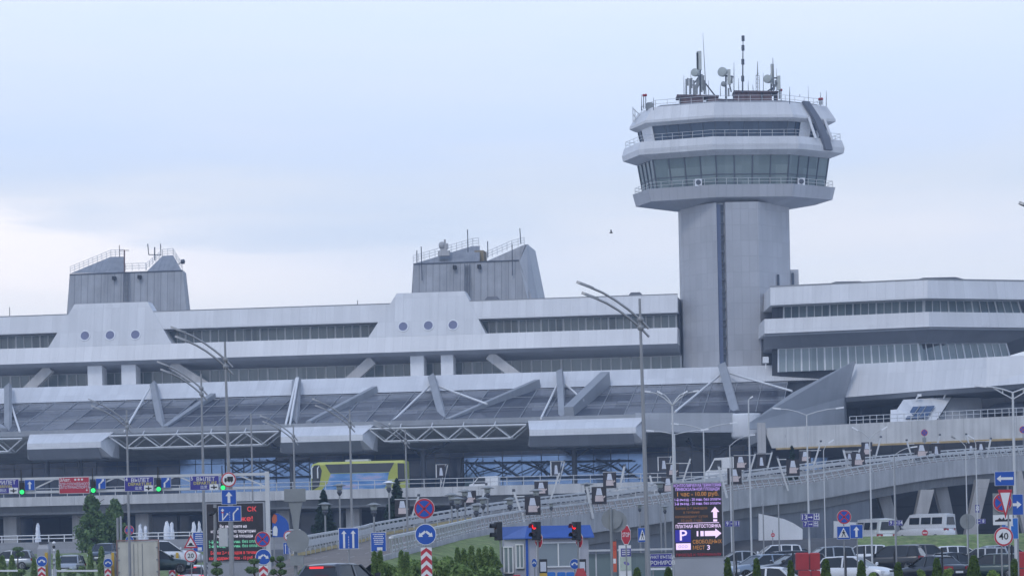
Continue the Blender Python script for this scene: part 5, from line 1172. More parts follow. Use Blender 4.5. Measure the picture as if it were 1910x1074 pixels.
for i, px in enumerate((1028, 1047, 1064)):
    c = W(px, 1066, 137); b = Vector((c.x, 137, 0)); g = MB(); h = c.z; g.loft([[(-.2, -.18, h * .4), (.2, -.18, h * .4), (.2, .2, h * .4), (-.2, .2, h * .4)], [(-.21, .08, h * .55), (.21, .08, h * .55), (.21, .22, h * .55), (-.21, .22, h * .55)], [(-.2, .12, h - .04), (.2, .12, h - .04), (.2, .22, h - .04), (-.2, .22, h - .04)], [(-.14, .13, h), (.14, .13, h), (.14, .21, h), (-.14, .21, h)]])
    for sx in (-1, 1): g.bar((sx * .17, -.12, 0), (sx * .17, -.12, h * .4), .04); g.bar((sx * .17, .15, 0), (sx * .17, .15, h * .4), .04)
    o = g.build('plastic_chair', M['signpale']); o.location = b; tag(o, ('blue plastic seat nearest the left pay terminal', 'blue plastic seat in the middle of the row before the booth window', 'blue plastic seat at the right end of the row, by the keep-either-side disc')[i], 'seat', 'blue seats before the booth')
# ---------------------------------------------------------------- shelter, notice boards and board before the exit
b = WZ(1090, 150, 0); t = thing('glass_shelter', 'long greenish glass shelter with grey posts behind the stop sign', 'shelter', b); z1 = W(1150, 1027, 150).z
X = lambda px: WZ(px, 150, 0).x - b.x
gl = glass('shelter_glass', (.13, .19, .19), (.2, .26, .26), .9, 3, .1, .6)
for a, c in ((1090, 1112), (1114, 1142), (1144, 1176), (1178, 1206), (1208, 1256)):
    g = MB(); g.box(X(a), X(c), 0, .05, 0, z1 - .12); g.build('glass_panel', gl, t)
for a in (1089, 1113, 1143, 1177, 1207, 1257): g = MB(); g.box(X(a) - .04, X(a) + .04, -.05, .08, 0, z1); g.build('post', M['steelpale'], t)
g = MB(); g.box(X(1086), X(1260), -.3, .9, z1, z1 + .1); g.build('roof', M['steelpale'], t)
b = WZ(1167, 121, 0); t = thing('notice_board', 'narrow notice board with a violet header and a green map below', 'notice board', b); k = 121 / F
zz = lambda py: W(1167, py, 121).z
g = MB(); g.box(-11 * k, 12 * k, 0, .12, 0, zz(1016)); g.build('frame', M['whitepaint'], t)
g = MB(); g.box(-7 * k, 11.5 * k, -.02, -.001, zz(1037), zz(1022)); h_ = g.build('header', M['signviolet'], t)
g = MB(); random.seed(3)
for r_ in range(3):
    x = -5 * k
    while x < 9 * k: d = random.uniform(.6, 1.6) * k; g.box(x, x + d, -.024, -.0205, zz(1026.5 + 4 * r_), zz(1024 + 4 * r_)); x += d + .5 * k
g.build('small_print', M['signwhite'], h_)
g = MB(); g.box(-9 * k, 11.5 * k, -.02, -.001, zz(1063), zz(1038)); mp_ = g.build('map', mat('pale_green_map', (.48, .55, .46), .5, 0, .1, 6), t)
g = MB(); g.disc((3 * k, -.022, zz(1050)), 5.5 * k, 0, .002, 18); 
for i in range(len(g.v)): g.v[i].z = zz(1050) + (g.v[i].z - zz(1050)) * .6 + (g.v[i].x - 3 * k) * -.3
g.build('violet_patch', mat('violet_print', (.2, .17, .42), .5), mp_)
b = WZ(1148, 116, 0); t = thing('banner_post', 'slim orange-red banner post marked З beside the grey round sign back', 'banner', b); k = 116 / F
z0, z1 = W(1148, 1066, 116).z, W(1148, 1009, 116).z
g = MB(); g.box(-4 * k, 4 * k, -.02, .02, z0, z1); bn = g.build('banner', mat('orange_red_banner', (.62, .12, .06), .6), t)
g = MB(); g.text('З', 12 * k, 0, W(1148, 1022, 116).z, -.025, sx=.9); g.build('lettering', M['signred'], bn, fixn=False)
g = MB(); g.box(-2.6 * k, 2.6 * k, -.024, -.0205, W(1148, 1050, 116).z, W(1148, 1041, 116).z); g.build('white_patch', M['signwhite'], bn)
g = MB(); g.tube([(4.4 * k, 0, 0), (4.4 * k, 0, z1 + .1)], .025, 6); g.build('post', M['steeldark'], t)
b = WZ(1234.5, 126, 0); t = thing('booking_board', 'dark blue two-line board reading ПУНКТ ВЪЕЗДА left of the tall price screen', 'sign', b); k = 126 / F
draw_plate(t, Vector((0, 0, W(1234.5, 1044, 126).z)), 'text', 20.5 * k, 12.5 * k, [('ПУНКТ ВЪЕЗДА', .58, 0, .45, 0, .92), ('БРОНИРОВ', .82, 0, -.42, 0, .92)], 0, 'signviolet')
g = MB(); g.box(-20.5 * k, 20.5 * k, -.02, .06, W(1234, 1062, 126).z, W(1234, 1058, 126).z); g.build('white_strip', M['signwhite'], t)
for sx in (-1, 1): g = MB(); g.tube([(sx * 15 * k, .05, 0), (sx * 15 * k, .05, W(1234, 1034, 126).z)], .03, 6); g.build('post', M['steel'], t)
# ================================================================== street lamps
def place_post(px, py, Y):
    c = W(px, py, Y); return Vector((c.x, Y, gz(c.x, Y) - .1)), c
def curved_lamp(lab, px, py, Y, sc_=1.0, m='steel', lean=0.):
    """tall pole with two staggered arms that curve up to the left"""
    b, c = place_post(px, py, Y); h = c.z - b.z; b.x += h * lean; t = thing('street_lamp', lab, 'street lamp', b, 0, 'grey lamps with two curved arms'); t.rotation_euler = (0, -lean, 0)
    g = MB(); g.tube([(0, 0, 0), (0, 0, h * .5), (0, 0, h)], [.085, .07, .042], 8); g.build('pole', M[m], t)
    for dz, dx, rise in ((-.7, -2.05, 1.25), (-.98, -1.85, 1.15)):
        z = h + dz; pts = [(0.28, 0, z - .32)] + [(dx * f, 0, z + rise * (1 - (1 - f) ** 1.55) - .02 * f) for f in (0, .2, .4, .6, .8)]
        g = MB(); g.tube(pts, .04, 6); g.lathe([(.09, -.08), (.12, 0), (.09, .08)], 8, (0, 0, z)); g.build('arm', M[m], t)
        a = Vector(pts[-1]); d = Vector((-1, 0, .42)).normalized(); g = MB()
        q = [a - d * .1, a + d * .1, a + d * .4, a + d * .52]; g.loft([[p + Vector((0, s * wd, 0)) + Vector((.4, 0, 1)).normalized() * u for s, u in ((-1, -.03), (1, -.03), (.8, .05), (-.8, .05))] for p, wd in zip(q, (.05, .11, .11, .06))]); g.build('lamp_head', M['steel'], t)
curved_lamp('tallest grey lamp with two curved arms, in front of the control tower foot', 1193, 557, 98, lean=.011)
curved_lamp('tall grey lamp with two curved arms left of the middle of the terminal', 419.5, 637, 114, lean=.008)
curved_lamp('tall grey lamp with two curved arms, the second one just left of the tall pair', 375, 697, 140)
curved_lamp('grey lamp with two curved arms standing over the round trees', 236, 764, 161)
curved_lamp('grey lamp with two curved arms before the front of the coach', 652, 763, 165)
curved_lamp('grey lamp with two curved arms between the gantry post and the coach', 547, 792, 185)
curved_lamp('grey lamp with two curved arms at the rear of the coach', 756, 800, 194)
curved_lamp('grey lamp whose curved arm reaches in at the right edge of the sky', 2036, 416, 85)
def arm_lamp(lab, px, py, Y, ends, r=.06, m='steelpale', head=.42, lattice=False, hm='lamphead', cat='street lamp', low=None):
    """pole with straight or slightly curved arms; ends = list of (px, py) of the lamp heads"""
    b, c = place_post(px, py, Y); t = thing('street_lamp', lab, cat, b); h = c.z - b.z
    g = MB(); g.tube([(0, 0, 0), (0, 0, h * .6), (0, 0, h)], [r, r * .85, r * .6], 8); g.build('pole', M[m], t)
    for e in ends:
        q = W(e[0], e[1], Y) - b; p = Vector((0, 0, h)); dx = q.x; g = MB()
        pts = [p, Vector((dx * .35, 0, h + (q.z - h) * .55)), Vector((dx * .7, 0, h + (q.z - h) * .9)), q]
        g.tube(pts, r * .42, 6)
        if lattice:
            lo = [Vector((0, 0, h - .28)), Vector((dx * .35, 0, h - .2 + (q.z - h) * .6)), Vector((dx * .62, 0, h - .06 + (q.z - h) * .85))]; g.tube(lo, r * .35, 6)
            for a_, b_ in zip(pts[1:3], lo[1:]): g.tube([a_, b_], r * .3, 5)
        g.build('arm', M[m], t)
        s = 1 if dx > 0 else -1; d = Vector((s, 0, (.12 if abs(dx) > .8 else .6))).normalized(); g = MB(); n_ = Vector((-d.z * s, 0, d.x * s))
        g.loft([[q + d * (u * head) + Vector((0, v * .11, 0)) + n_ * w2 for v, w2 in ((-1, -.03), (1, -.03), (1, .05), (-1, .05))] for u in (-.2, .8)]); g.build('lamp_head', M[hm], t)
arm_lamp('white lamp with two level arms carrying the 13 plate, right of centre', 1504.5, 774, 152, [(1453, 762.5), (1562, 761.5)])
arm_lamp('white lamp with two level arms just right of the tallest pole', 1258, 810, 158, [(1217, 804), (1310, 802)])
arm_lamp('white lamp with two level arms in front of the rounded canopy end', 1312, 801, 165, [(1263, 791), (1364, 789.5)])
arm_lamp('lamp post with four short raised heads in front of the canopy rod', 1254, 756, 150, [(1233, 734), (1211, 731), (1275, 734), (1295, 730)], .08, 'steelpale', .3)
arm_lamp('slim lamp with one bent arm reaching right, left of the terrace wall', 1361, 831, 175, [(1398, 812)], .05)
arm_lamp('slim post with a small camera head in front of the grey gusset wall', 1396, 746, 170, [(1400, 742)], .06, 'steelpale', .2)
arm_lamp('lamp with two raised arms, its right head white, in the middle of the terrace wall', 1622, 819, 172, [(1598, 802), (1646, 801)], .06)
arm_lamp('slim lamp with one arm reaching right above the ramp railing', 1667, 849, 185, [(1701, 834)], .05)
arm_lamp('slim lamp whose arm reaches up left beside two panels near the right edge', 1801, 832, 190, [(1780, 817)], .05, 'steelpale', .3, False, 'steel')
arm_lamp('slim lamp with a white head, the one carrying the small plates', 1820, 828, 185, [(1814, 817)], .05)
arm_lamp('tall white lamp with two lattice arms at the right edge', 1889, 732, 125, [(1835, 721), (1945, 719)], .08, 'steelpale', .5, True)
arm_lamp('slim lamp with a single white head peeping in front of the terrace wall', 1536, 840, 195, [(1547, 825)], .045)
# slim plain poles
for px, top, Y, lab in ((468, 770, 150, 'plain slim grey pole just left of the gantry post'), (757, 870, 240, 'short slim pole behind the coach rear'), (1668, 850, 180, 'slim pole with the plate before the V-shaped piers'), (1365, 850, 160, 'slim pole with the plate touching the price screen'), (1423, 938, 190, 'plain slim pole in front of the white hoarding'), (1452, 940, 185, 'second plain slim pole right of the white hoarding'),
        (225, 962, 200, 'thick pale twin pole beside the round trees')):
    b, c = place_post(px, top, Y); h = c.z - b.z; g = MB(); r = .05 if px != 225 else .1; g.tube([(0, 0, 0), (0, 0, h * .98), (0, 0, h)], [r, r * .8, r * .5], 8); 
    if px == 225: g.tube([(-.22, 0, 0), (-.22, 0, h - .1)], r * .9, 8)
    o = g.build('slim_pole', M['steel']); o.location = b; tag(o, lab, 'pole')
# ---------------------------------------------------------------- park lanterns with a flat cap
LAN = [(633, 903, 'mushroom-cap lantern post just left of the two-arrow sign'), (725, 898, 'lantern post with a pale white cap below the coach tail'), (606, 938, 'lantern post in front of the first spruce'), (697, 939, 'lantern post beside the blue board of lines'),
       (842, 921, 'lantern post, first of the cluster right of the no-stopping disc'), (853, 928, 'lantern post, second and lower in the cluster right of the no-stopping disc'), (867, 914, 'lantern post in front of the ad panel left of the booth'), (888, 940, 'low thin lantern post above the hedge'), (901, 928, 'lantern post, left one of the close pair above the hedge'), (909, 908, 'taller lantern post, right one of the close pair above the hedge'),
       (951, 929, 'lantern post with wide cap just left of the booth roof'), (1000, 913, 'lantern post behind the first lit traffic light'), (1028, 937, 'short dark lantern post behind the booth roof middle'), (1095, 901, 'lantern post behind the booth roof right end'), (1193, 940, 'dark lantern post left of the tallest lamp pole'), (1231, 899, 'lantern post right of the tallest lamp pole'), (1240, 943, 'short dark lantern post left of the price screen')]
for i, (px, py, lab) in enumerate(LAN):
    Y = 205 - (py - 900) * .6 + (i % 3) * 3; b, c = place_post(px, py, Y); t = thing('lantern_post', lab, 'lantern', b, 0, 'park lanterns with flat round caps'); h = c.z - b.z
    s = .62 if py > 936 and px > 1000 else 1.0
    g = MB(); g.tube([(0, 0, 0), (0, 0, h - .75 * s)], [.07, .055], 8); g.build('pole', M['steel'], t)
    g = MB(); g.lathe([(.05, h - .8 * s), (.16 * s, h - .62 * s), (.2 * s, h - .5 * s), (.1 * s, h - .42 * s)], 12); g.build('cup', M['steeldark'], t)
    g = MB(); g.lathe([(.1 * s, h - .42 * s), (.19 * s, h - .4 * s), (.22 * s, h - .12 * s), (.1 * s, h - .08 * s)], 12); g.build('lantern_glass', M['lantern'], t)
    g = MB(); g.lathe([(0, h + .08 * s), (.2 * s, h + .04 * s), (.5 * s, h - .08 * s), (.48 * s, h - .1 * s), (.1 * s, h - .08 * s)], 16); g.build('cap', M['signback'] if px != 725 else M['lamphead'], t)  # one cap is white, the others grey
# ---------------------------------------------------------------- ad panels on leaning posts
AD = [  # x0,x1,y0,y1, pole base px,py, pole tip px,py
    (737, 764, 931, 963, 759, 978, 781, 924, 'ad panel left of the no-stopping disc, its post leaning right'), (862, 888, 914, 941, 889, 952, 907, 903, 'ad panel above the hedge, left of the close lantern pair'), (997, 1022, 897, 924, 1020, 938, 1044, 880, 'ad panel over the near ramp above the booth'),
    (979, 1008, 925, 960, 983, 972, 958, 915, 'larger ad panel just above the booth roof, post leaning left'), (1104, 1131, 907, 940, 1106, 952, 1094, 905, 'ad panel above the right end of the booth roof'), (1125, 1149, 880, 910, 1149, 926, 1165, 868, 'ad panel above and behind the one over the booth end'),
    (1234, 1258, 889, 921, 1225, 930, 1212, 885, 'ad panel touching the price screen top left corner'), (1243, 1266, 864, 889, 1269, 898, 1288, 854, 'ad panel above the price screen'), (1229, 1247, 852, 878, 1249, 880, 1256, 850, 'narrow white-edged ad panel on the upper road left of the price screen'),
    (1357, 1383, 872, 903, 1356, 915, 1340, 868, 'ad panel right of the price screen top'), (1369, 1394, 849, 876, 1393, 885, 1409, 845, 'ad panel behind the one right of the price screen'), (1412, 1428, 846, 872, 1427, 878, 1440, 842, 'narrow ad panel left of the spruce under the terrace wall'),
    (1467, 1491, 856, 887, 1470, 902, 1450, 853, 'ad panel with a left-leaning post in front of the spruce'), (1491, 1512, 840, 863, 1514, 868, 1531, 823, 'ad panel right of the spruce against the terrace shade'), (1589, 1613, 843, 871, 1587, 880, 1573, 838, 'ad panel on the near ramp rail below the ochre edge'),
    (1607, 1627, 824, 851, 1628, 860, 1643, 815, 'ad panel close behind the lamp with two raised arms'), (1576, 1592, 841, 860, 1594, 864, 1604, 836, 'ad panel half hidden behind another under the ochre edge'), (1706, 1732, 827, 855, 1706, 858, 1691, 821, 'ad panel below the no-stopping disc on the terrace'),
    (1803, 1819, 826, 847, 1819, 852, 1802, 810, 'left one of two ad panels side by side near the right edge'), (1821, 1838, 823, 841, 1838, 853, 1848, 818, 'right one of two ad panels side by side near the right edge'), (1738, 1754, 826, 850, 1738, 855, 1753, 811, 'edge-on ad panel on a right-leaning post beside the terrace no-stopping disc'),
    (815, 830, 866, 890, 824, 906, 835, 866, 'narrow dark ad panel on the upper road right of the coach'), (1029, 1045, 860, 888, 1040, 900, 1053, 859, 'narrow dark ad panel on the upper road before the blue glass')]
for (x0, x1, y0, y1, bx_, by, tx_, ty, lab) in AD:
    cx = (x0 + x1) / 2; wide = (x1 - x0) > 18
    Yc = min(near, key=lambda p: abs(WZ(bx_, p.y, 0).x - p.x)).y
    upper = 'upper road' in lab
    if upper: Y = OT.y - 40.5 + (0)  ; Y = 337 - .137 * (cx - 600) / 16
    else:
        fy = min(far, key=lambda p: abs(WZ(bx_, p.y, 0).x - p.x)); ny = min(near, key=lambda p: abs(WZ(bx_, p.y, 0).x - p.x))
        # pick the ramp side whose edge is closer to the foot of the post in height
        pn = 1046 - .021 * (bx_ - 955) - (ny.z - CAMZ) * F / ny.y; pf_ = 1046 - .021 * (bx_ - 955) - (fy.z - CAMZ) * F / fy.y
        Y = ny.y if abs(pn - by) < abs(pf_ - by) else fy.y
    a = W(bx_, by + 4, Y); tp_ = W(tx_, ty, Y); k = Y / F; t = thing('ad_panel', 'small dark ' + lab, 'ad panel', a, 0, 'dark ad panels along the ramp')
    g = MB(a); g.bar(a - Vector((0, 0, .4)), tp_, .18 if not upper else .12, .14); g.build('post', M['steelpale'], t)
    if upper: g = MB(a); g.bar(a + Vector((-.28, 0, -.4)), tp_ + Vector((-.28, 0, 0)), .08, .1); g.build('post', M['whitepaint'], t)
    g = MB(a); g.box(tp_.x - .1, tp_.x + .1, Y - .1, Y + .1, tp_.z - .05, tp_.z + .12); g.build('post_head', M['steeldark'], t)
    yp = Y - .25; P0, P1 = W(x0, y1, yp), W(x1, y0, yp); g = MB(a); g.box(P0.x, P1.x, yp - .06, yp + .06, P0.z, P1.z); pn_ = g.build('panel', M['adblack'], t)
    g = MB(a); g.bar((P0.x, yp + .02, P1.z + .02), (tp_.x, Y, P1.z + .02), .07); g.bar((P0.x, yp + .1, P0.z + .1), (a.lerp(tp_, .4).x, Y, P0.z + .1), .07); g.build('bracket', M['steelpale'], t)
    w_, h_ = P1.x - P0.x, P1.z - P0.z; f = lambda u, v: (P0.x + w_ * u, yp - .072, P0.z + h_ * v)
    if wide:
        g = MB(a); g.poly([f(.36, .92), f(.62, .92), f(.72, .52), f(.28, .52)], 0); g.build('print', M['adwhite'], pn_)
        g = MB(a); g.poly([f(.22, .16), f(.8, .16), f(.76, .5), f(.24, .5)], 0); g.poly([f(.74, .3), f(.92, .42), f(.9, .5), f(.74, .42)], 0); g.build('print', M['adpink'], pn_)
    else:
        g = MB(a); g.poly([f(.38, .75), f(.62, .75), f(.74, .15), f(.3, .15)], 0); g.build('print', M['adwhite'], pn_)
        if upper: g = MB(a); g.box(P0.x - .12, P0.x - .02, yp - .06, yp + .06, P0.z, P1.z + .05); g.build('edge', M['whitepaint'], pn_)
# ================================================================== tower top aerials (each a thing)
def TWp(px, py, Y): return W(px, py, Y + dYT)
def TWz(px, Y, z): return WZ(px, Y + dYT, z)
def onroof(px, py, Y=359): return TWp(px, py, Y)
zdeck = zt_(200)
def foot(px, Y=359): return TWz(px, Y, zdeck - .2)
def hut(lab, x0, x1, ytop, Y, gaps=(), roof_h=.2):
    b = TWz((x0 + x1) / 2, Y, zdeck - .05); t = thing('roof_hut', lab, 'roof hut', b); h = TWp((x0 + x1) / 2, ytop, Y).z - b.z; X = lambda px: TWz(px, Y, zdeck).x - b.x
    s = x0
    for (ga, gb) in list(gaps) + [(x1, x1)]:
        if ga > s: g = MB(); g.box(X(s), X(ga), 0, 2.6, 0, h - roof_h); g.build('wall', M['rust'], t)
        s = gb
    g = MB(); g.loft([[(X(x0 - 1), -.2, h - roof_h + .003), (X(x1 + 1), -.2, h - roof_h - .15), (X(x1 + 1), 2.9, h - roof_h - .15), (X(x0 - 1), 2.9, h - roof_h + .003)], [(X(x0 - 1), -.2, h), (X(x1 + 1), -.2, h - .2), (X(x1 + 1), 2.9, h - .2), (X(x0 - 1), 2.9, h)]]); g.build('roof', mat('rusty_roof', (.13, .095, .095), .8, .1, .2, 2), t)
    for a, c in gaps: g = MB(); g.box(X(c) - .08, X(c) + .08, 0, .15, 0, h - roof_h - .1); g.build('post', M['steeldark'], t)
hut('rust-red roof hut with a flat roof at the right of the tower top', 1370, 1451, 168.5, 357, [(1419, 1422), (1440, 1447)], .25)
hut('lower rust-brown roof hut under the aerial cluster on the tower top', 1264, 1340, 176, 357.5, [(1264, 1270), (1312, 1320)], .3)
hut('small grey-brown roof box between the two tower huts', 1338, 1372, 184, 358.5)
def whip(lab, x0, y0, x1, y1, r=.06, Y=358, knots=(), name='whip_aerial'):
    p, q = TWp(x0, y0, Y), TWp(x1, y1, Y); p.z = min(p.z, zdeck + 1.2) if y0 > 150 else p.z
    g = MB(p); g.tube([p, p.lerp(q, .6), q], [r, r * .8, r * .35], 6)
    for f in knots: c = p.lerp(q, f); g.tube([c - Vector((0, 0, .35)), c + Vector((0, 0, .35))], r * 2, 6)
    o = g.build(name, M['steeldark']); o.location = p; tag(o, lab, 'aerial')
whip('tallest knobbed grey mast aerial on the tower roof above the rust-red hut', 1385, 168, 1386, 69, .1, 356, (.25, .55, .8, .97))
whip('thin leaning whip aerial right of the tall pale panel antenna', 1317, 175, 1311, 62, .05, 357)
whip('thin grey rod aerial left of the rust-red hut', 1369, 185, 1369, 117, .06, 356)
whip('short thin rod on the right part of the tower roof', 1473, 194, 1473, 162, .06, 352)
whip('faint thin rod further right on the tower roof', 1508, 200, 1507.5, 160, .03, 355)
whip('rod at the right rim of the tower roof beside red lamps', 1531, 202, 1530.5, 172, .06, 358)
whip('outermost rod at the right rim of the tower roof', 1541, 203, 1541.5, 170, .05, 360)
whip('thin rod at the left rim of the tower roof', 1197, 206, 1196.5, 176, .05, 360)
whip('short rod behind the left rim rail of the tower roof', 1219, 206, 1219, 182, .05, 355)
whip('short rod on the rust-red hut roof', 1405, 170, 1404, 158, .05, 357)
whip('dark rod at the right end of the rust-red hut', 1442.5, 172, 1441.5, 108, .08, 356)
for x0, x1, y1, lab in ((1276, 1275.5, 140, 'thin rod at the left end of the dense aerial cluster'), (1289, 1288.5, 132, 'thin rod inside the dense aerial cluster left of the tall panel'), (1322, 1321.5, 150, 'thin rod right of the leaning strut on the tower roof'), (1344, 1343.5, 158, 'thin rod left of the double-dish mast'), (1378, 1377.5, 146, 'thin rod just left of the tallest knobbed mast'), (1396, 1395.5, 150, 'thin rod between the knobbed mast and the lattice aerial'), (1424, 1423.5, 136, 'thin rod left of the dark dish mast'), (1449, 1448.5, 128, 'thin rod right of the dark dish mast'), (1492, 1491.5, 176, 'thin rod above the slanting dark band')):
    whip(lab, x0, 180, x1, y1, .045, 357)
for px, py, lab in ((1200.5, 179, 'red obstruction lamp at the left rim of the tower roof, first of two'), (1204.5, 178.5, 'red obstruction lamp at the left rim of the tower roof, second of two'), (1528.5, 186, 'red obstruction lamp at the right rim of the tower roof, first of two'), (1533, 185.5, 'red obstruction lamp at the right rim of the tower roof, second of two'), (1457, 169, 'red obstruction lamp beside the right end of the rust-red hut')):
    c = TWp(px, py, 357); t = thing('obstruction_lamp', lab, 'lamp', TWz(px, 357, zt_(206)))
    o = t.location; g = MB(o); g.tube([o, c], .05, 6); g.build('stem', M['steeldark'], t); g = MB(o); g.lathe([(0, -.12), (.16, -.1), (.17, .15), (0, .25)], 10, c); g.build('lens', M['tail'], t)
def dish(g, c, r, d=(-.5, -.85, 0)):
    d = Vector(d).normalized(); x = d.cross(Vector((0, 0, 1))).normalized(); y = x.cross(d)
    g.loft([[c + (x * math.cos(a) + y * math.sin(a)) * rr + d * off_ for a in [2 * math.pi * i / 18 for i in range(18)]] for rr, off_ in ((r * .4, -.45), (r * .98, -.3), (r, .1), (r * .9, .12), (.02, .16))], 0, True)
def mastset(lab, px, ybase, ytop, Y, dishes=(), panels=(), struts=(), rods=()):
    p = TWp(px, ybase, Y); q = TWp(px, ytop, Y); t = thing('aerial_mast', lab, 'aerial', p)
    g = MB(p); g.tube([p, q], .11, 8); g.build('mast', M['steeldark'], t)
    for dx, dy, r in dishes: g = MB(p); c = TWp(dx, dy, Y - .6); dish(g, c, r); g.bar(c, TWp(px, dy, Y), .1); g.build('dish', M['lantern'] if r > .4 else M['signback'], t)
    for x, y0, y1, wd in panels: g = MB(p); a, b = TWp(x, y1, Y - .3), TWp(x, y0, Y - .3); g.box(a.x - wd, a.x + wd, a.y - .2, a.y + .2, a.z, b.z); g.bar(a.lerp(b, .3), TWp(px, y0 + (y1 - y0) * .7, Y), .08); g.build('panel_antenna', mat('antenna_radome', (.50, .52, .48), .5), t)
    for x0, y0, x1, y1 in struts: g = MB(p); g.bar(TWp(x0, y0, Y), TWp(x1, y1, Y), .16, .16); g.build('strut', M['steeldark'], t)
    for x, y0, y1 in rods: g = MB(p); g.bar(TWp(x, y0, Y - .2), TWp(x, y1, Y - .2), .22, .22); g.build('equipment', M['signback'], t)
mastset('dense aerial cluster with a tall pale panel antenna and one dish', 1306, 188, 115, 358, [(1296, 135.5, .52)], [(1304.5, 96, 131, .3), (1301, 99, 131, .13)], [(1315, 155, 1333, 178), (1306, 150, 1297, 176), (1306, 152, 1314, 172), (1292, 160, 1306, 140)],
        [(1280, 148, 178), (1283, 146, 160), (1287, 147, 176), (1290, 146, 165), (1294, 150, 178), (1300, 148, 176), (1303, 140, 160), (1309, 139, 172), (1312, 141, 168), (1297, 158, 178), (1314, 150, 176)])
mastset('double-dish mast with a pale panel antenna at the middle of the tower roof', 1354, 190, 134, 357, [(1347, 134.5, .62), (1349.5, 157, .34)], [(1360, 130, 158, .2)], [(1361, 160, 1364, 172), (1354, 142, 1367, 143), (1367, 143, 1361, 160)], [(1365, 144, 156), (1359, 165, 180)])
mastset('mast with a dark dish and pale panels at the right end of the rust-red hut', 1438.5, 178, 138, 357, [(1431.5, 147.5, .55)], [(1441, 120, 158, .2), (1453, 142, 168, .2)], [(1438, 146, 1453, 146), (1446, 162, 1432, 170), (1440, 168, 1453, 152)], [(1446.5, 150, 162), (1444, 158, 168), (1454, 165, 185)])
p = foot(1414, 359); q = TWp(1413, 115, 359); g = MB(p); m_ = TWp(1413, 142, 359); 
for sx, sy in ((-1, -1), (1, -1), (0, 1)): g.tube([Vector((p.x + sx * .28, p.y + sy * .2, p.z)), Vector((m_.x + sx * .2, m_.y + sy * .15, m_.z))], .035, 4)
for i in range(9): f_ = i / 8; z = p.z + (m_.z - p.z) * f_; g.tube([(p.x - .25, p.y - .2, z), (p.x + .25, p.y - .2, z)], .03, 4); g.tube([(p.x - .25, p.y - .2, z), (p.x + .25, p.y - .2, z + .35)], .02, 4)
g.tube([m_, q], [.09, .03], 6); o = g.build('lattice_aerial', M['signback']); o.location = p; tag(o, 'thin lattice aerial with a pointed tip behind the rust-red hut', 'aerial')
p = TWp(1182, 200, 360); g = MB(p)
for a, c in (((1181, 228), (1180.5, 200)), ((1184.5, 229), (1184.5, 204)), ((1181, 203), (1193, 214)), ((1181, 214), (1187, 222)), ((1193, 214), (1183, 226))): g.tube([TWp(*a, 360), TWp(*c, 360)], .07, 5)
o = g.build('rim_antenna', M['steelpale']); o.location = p; tag(o, 'pale frame antenna hanging off the left rim of the tower top', 'aerial')
g = MB(); p = TWp(1212, 198, 358); g.box(-.5, .5, -.4, .4, -.5, .3); g.box(-.35, .35, -.3, .3, .3, .42); o = g.build('equipment_box', M['signback']); o.location = p; tag(o, 'grey equipment box behind the left rim of the tower roof', 'box')
# ================================================================== vehicles
def paint(name, c, metal=.3):
    m = mat(name, c, .28, metal, .04, 1, spec=.6)
    b = m.node_tree.nodes['Principled BSDF']; b.inputs['Coat Weight'].default_value = .6; b.inputs['Coat Roughness'].default_value = .08
    return m
CP = {'white': paint('white_car_paint', (.74, .75, .76), 0), 'black': paint('black_car_paint', (.015, .016, .018)), 'grey': paint('dark_grey_car_paint', (.055, .06, .068)), 'silver': paint('silver_car_paint', (.36, .38, .40), .5),
      'bluesilver': paint('blue_silver_car_paint', (.24, .29, .35), .5), 'green': paint('dark_green_car_paint', (.02, .045, .04)), 'navy': paint('dark_blue_car_paint', (.03, .045, .07)), 'brown': paint('grey_brown_car_paint', (.14, .125, .12))}
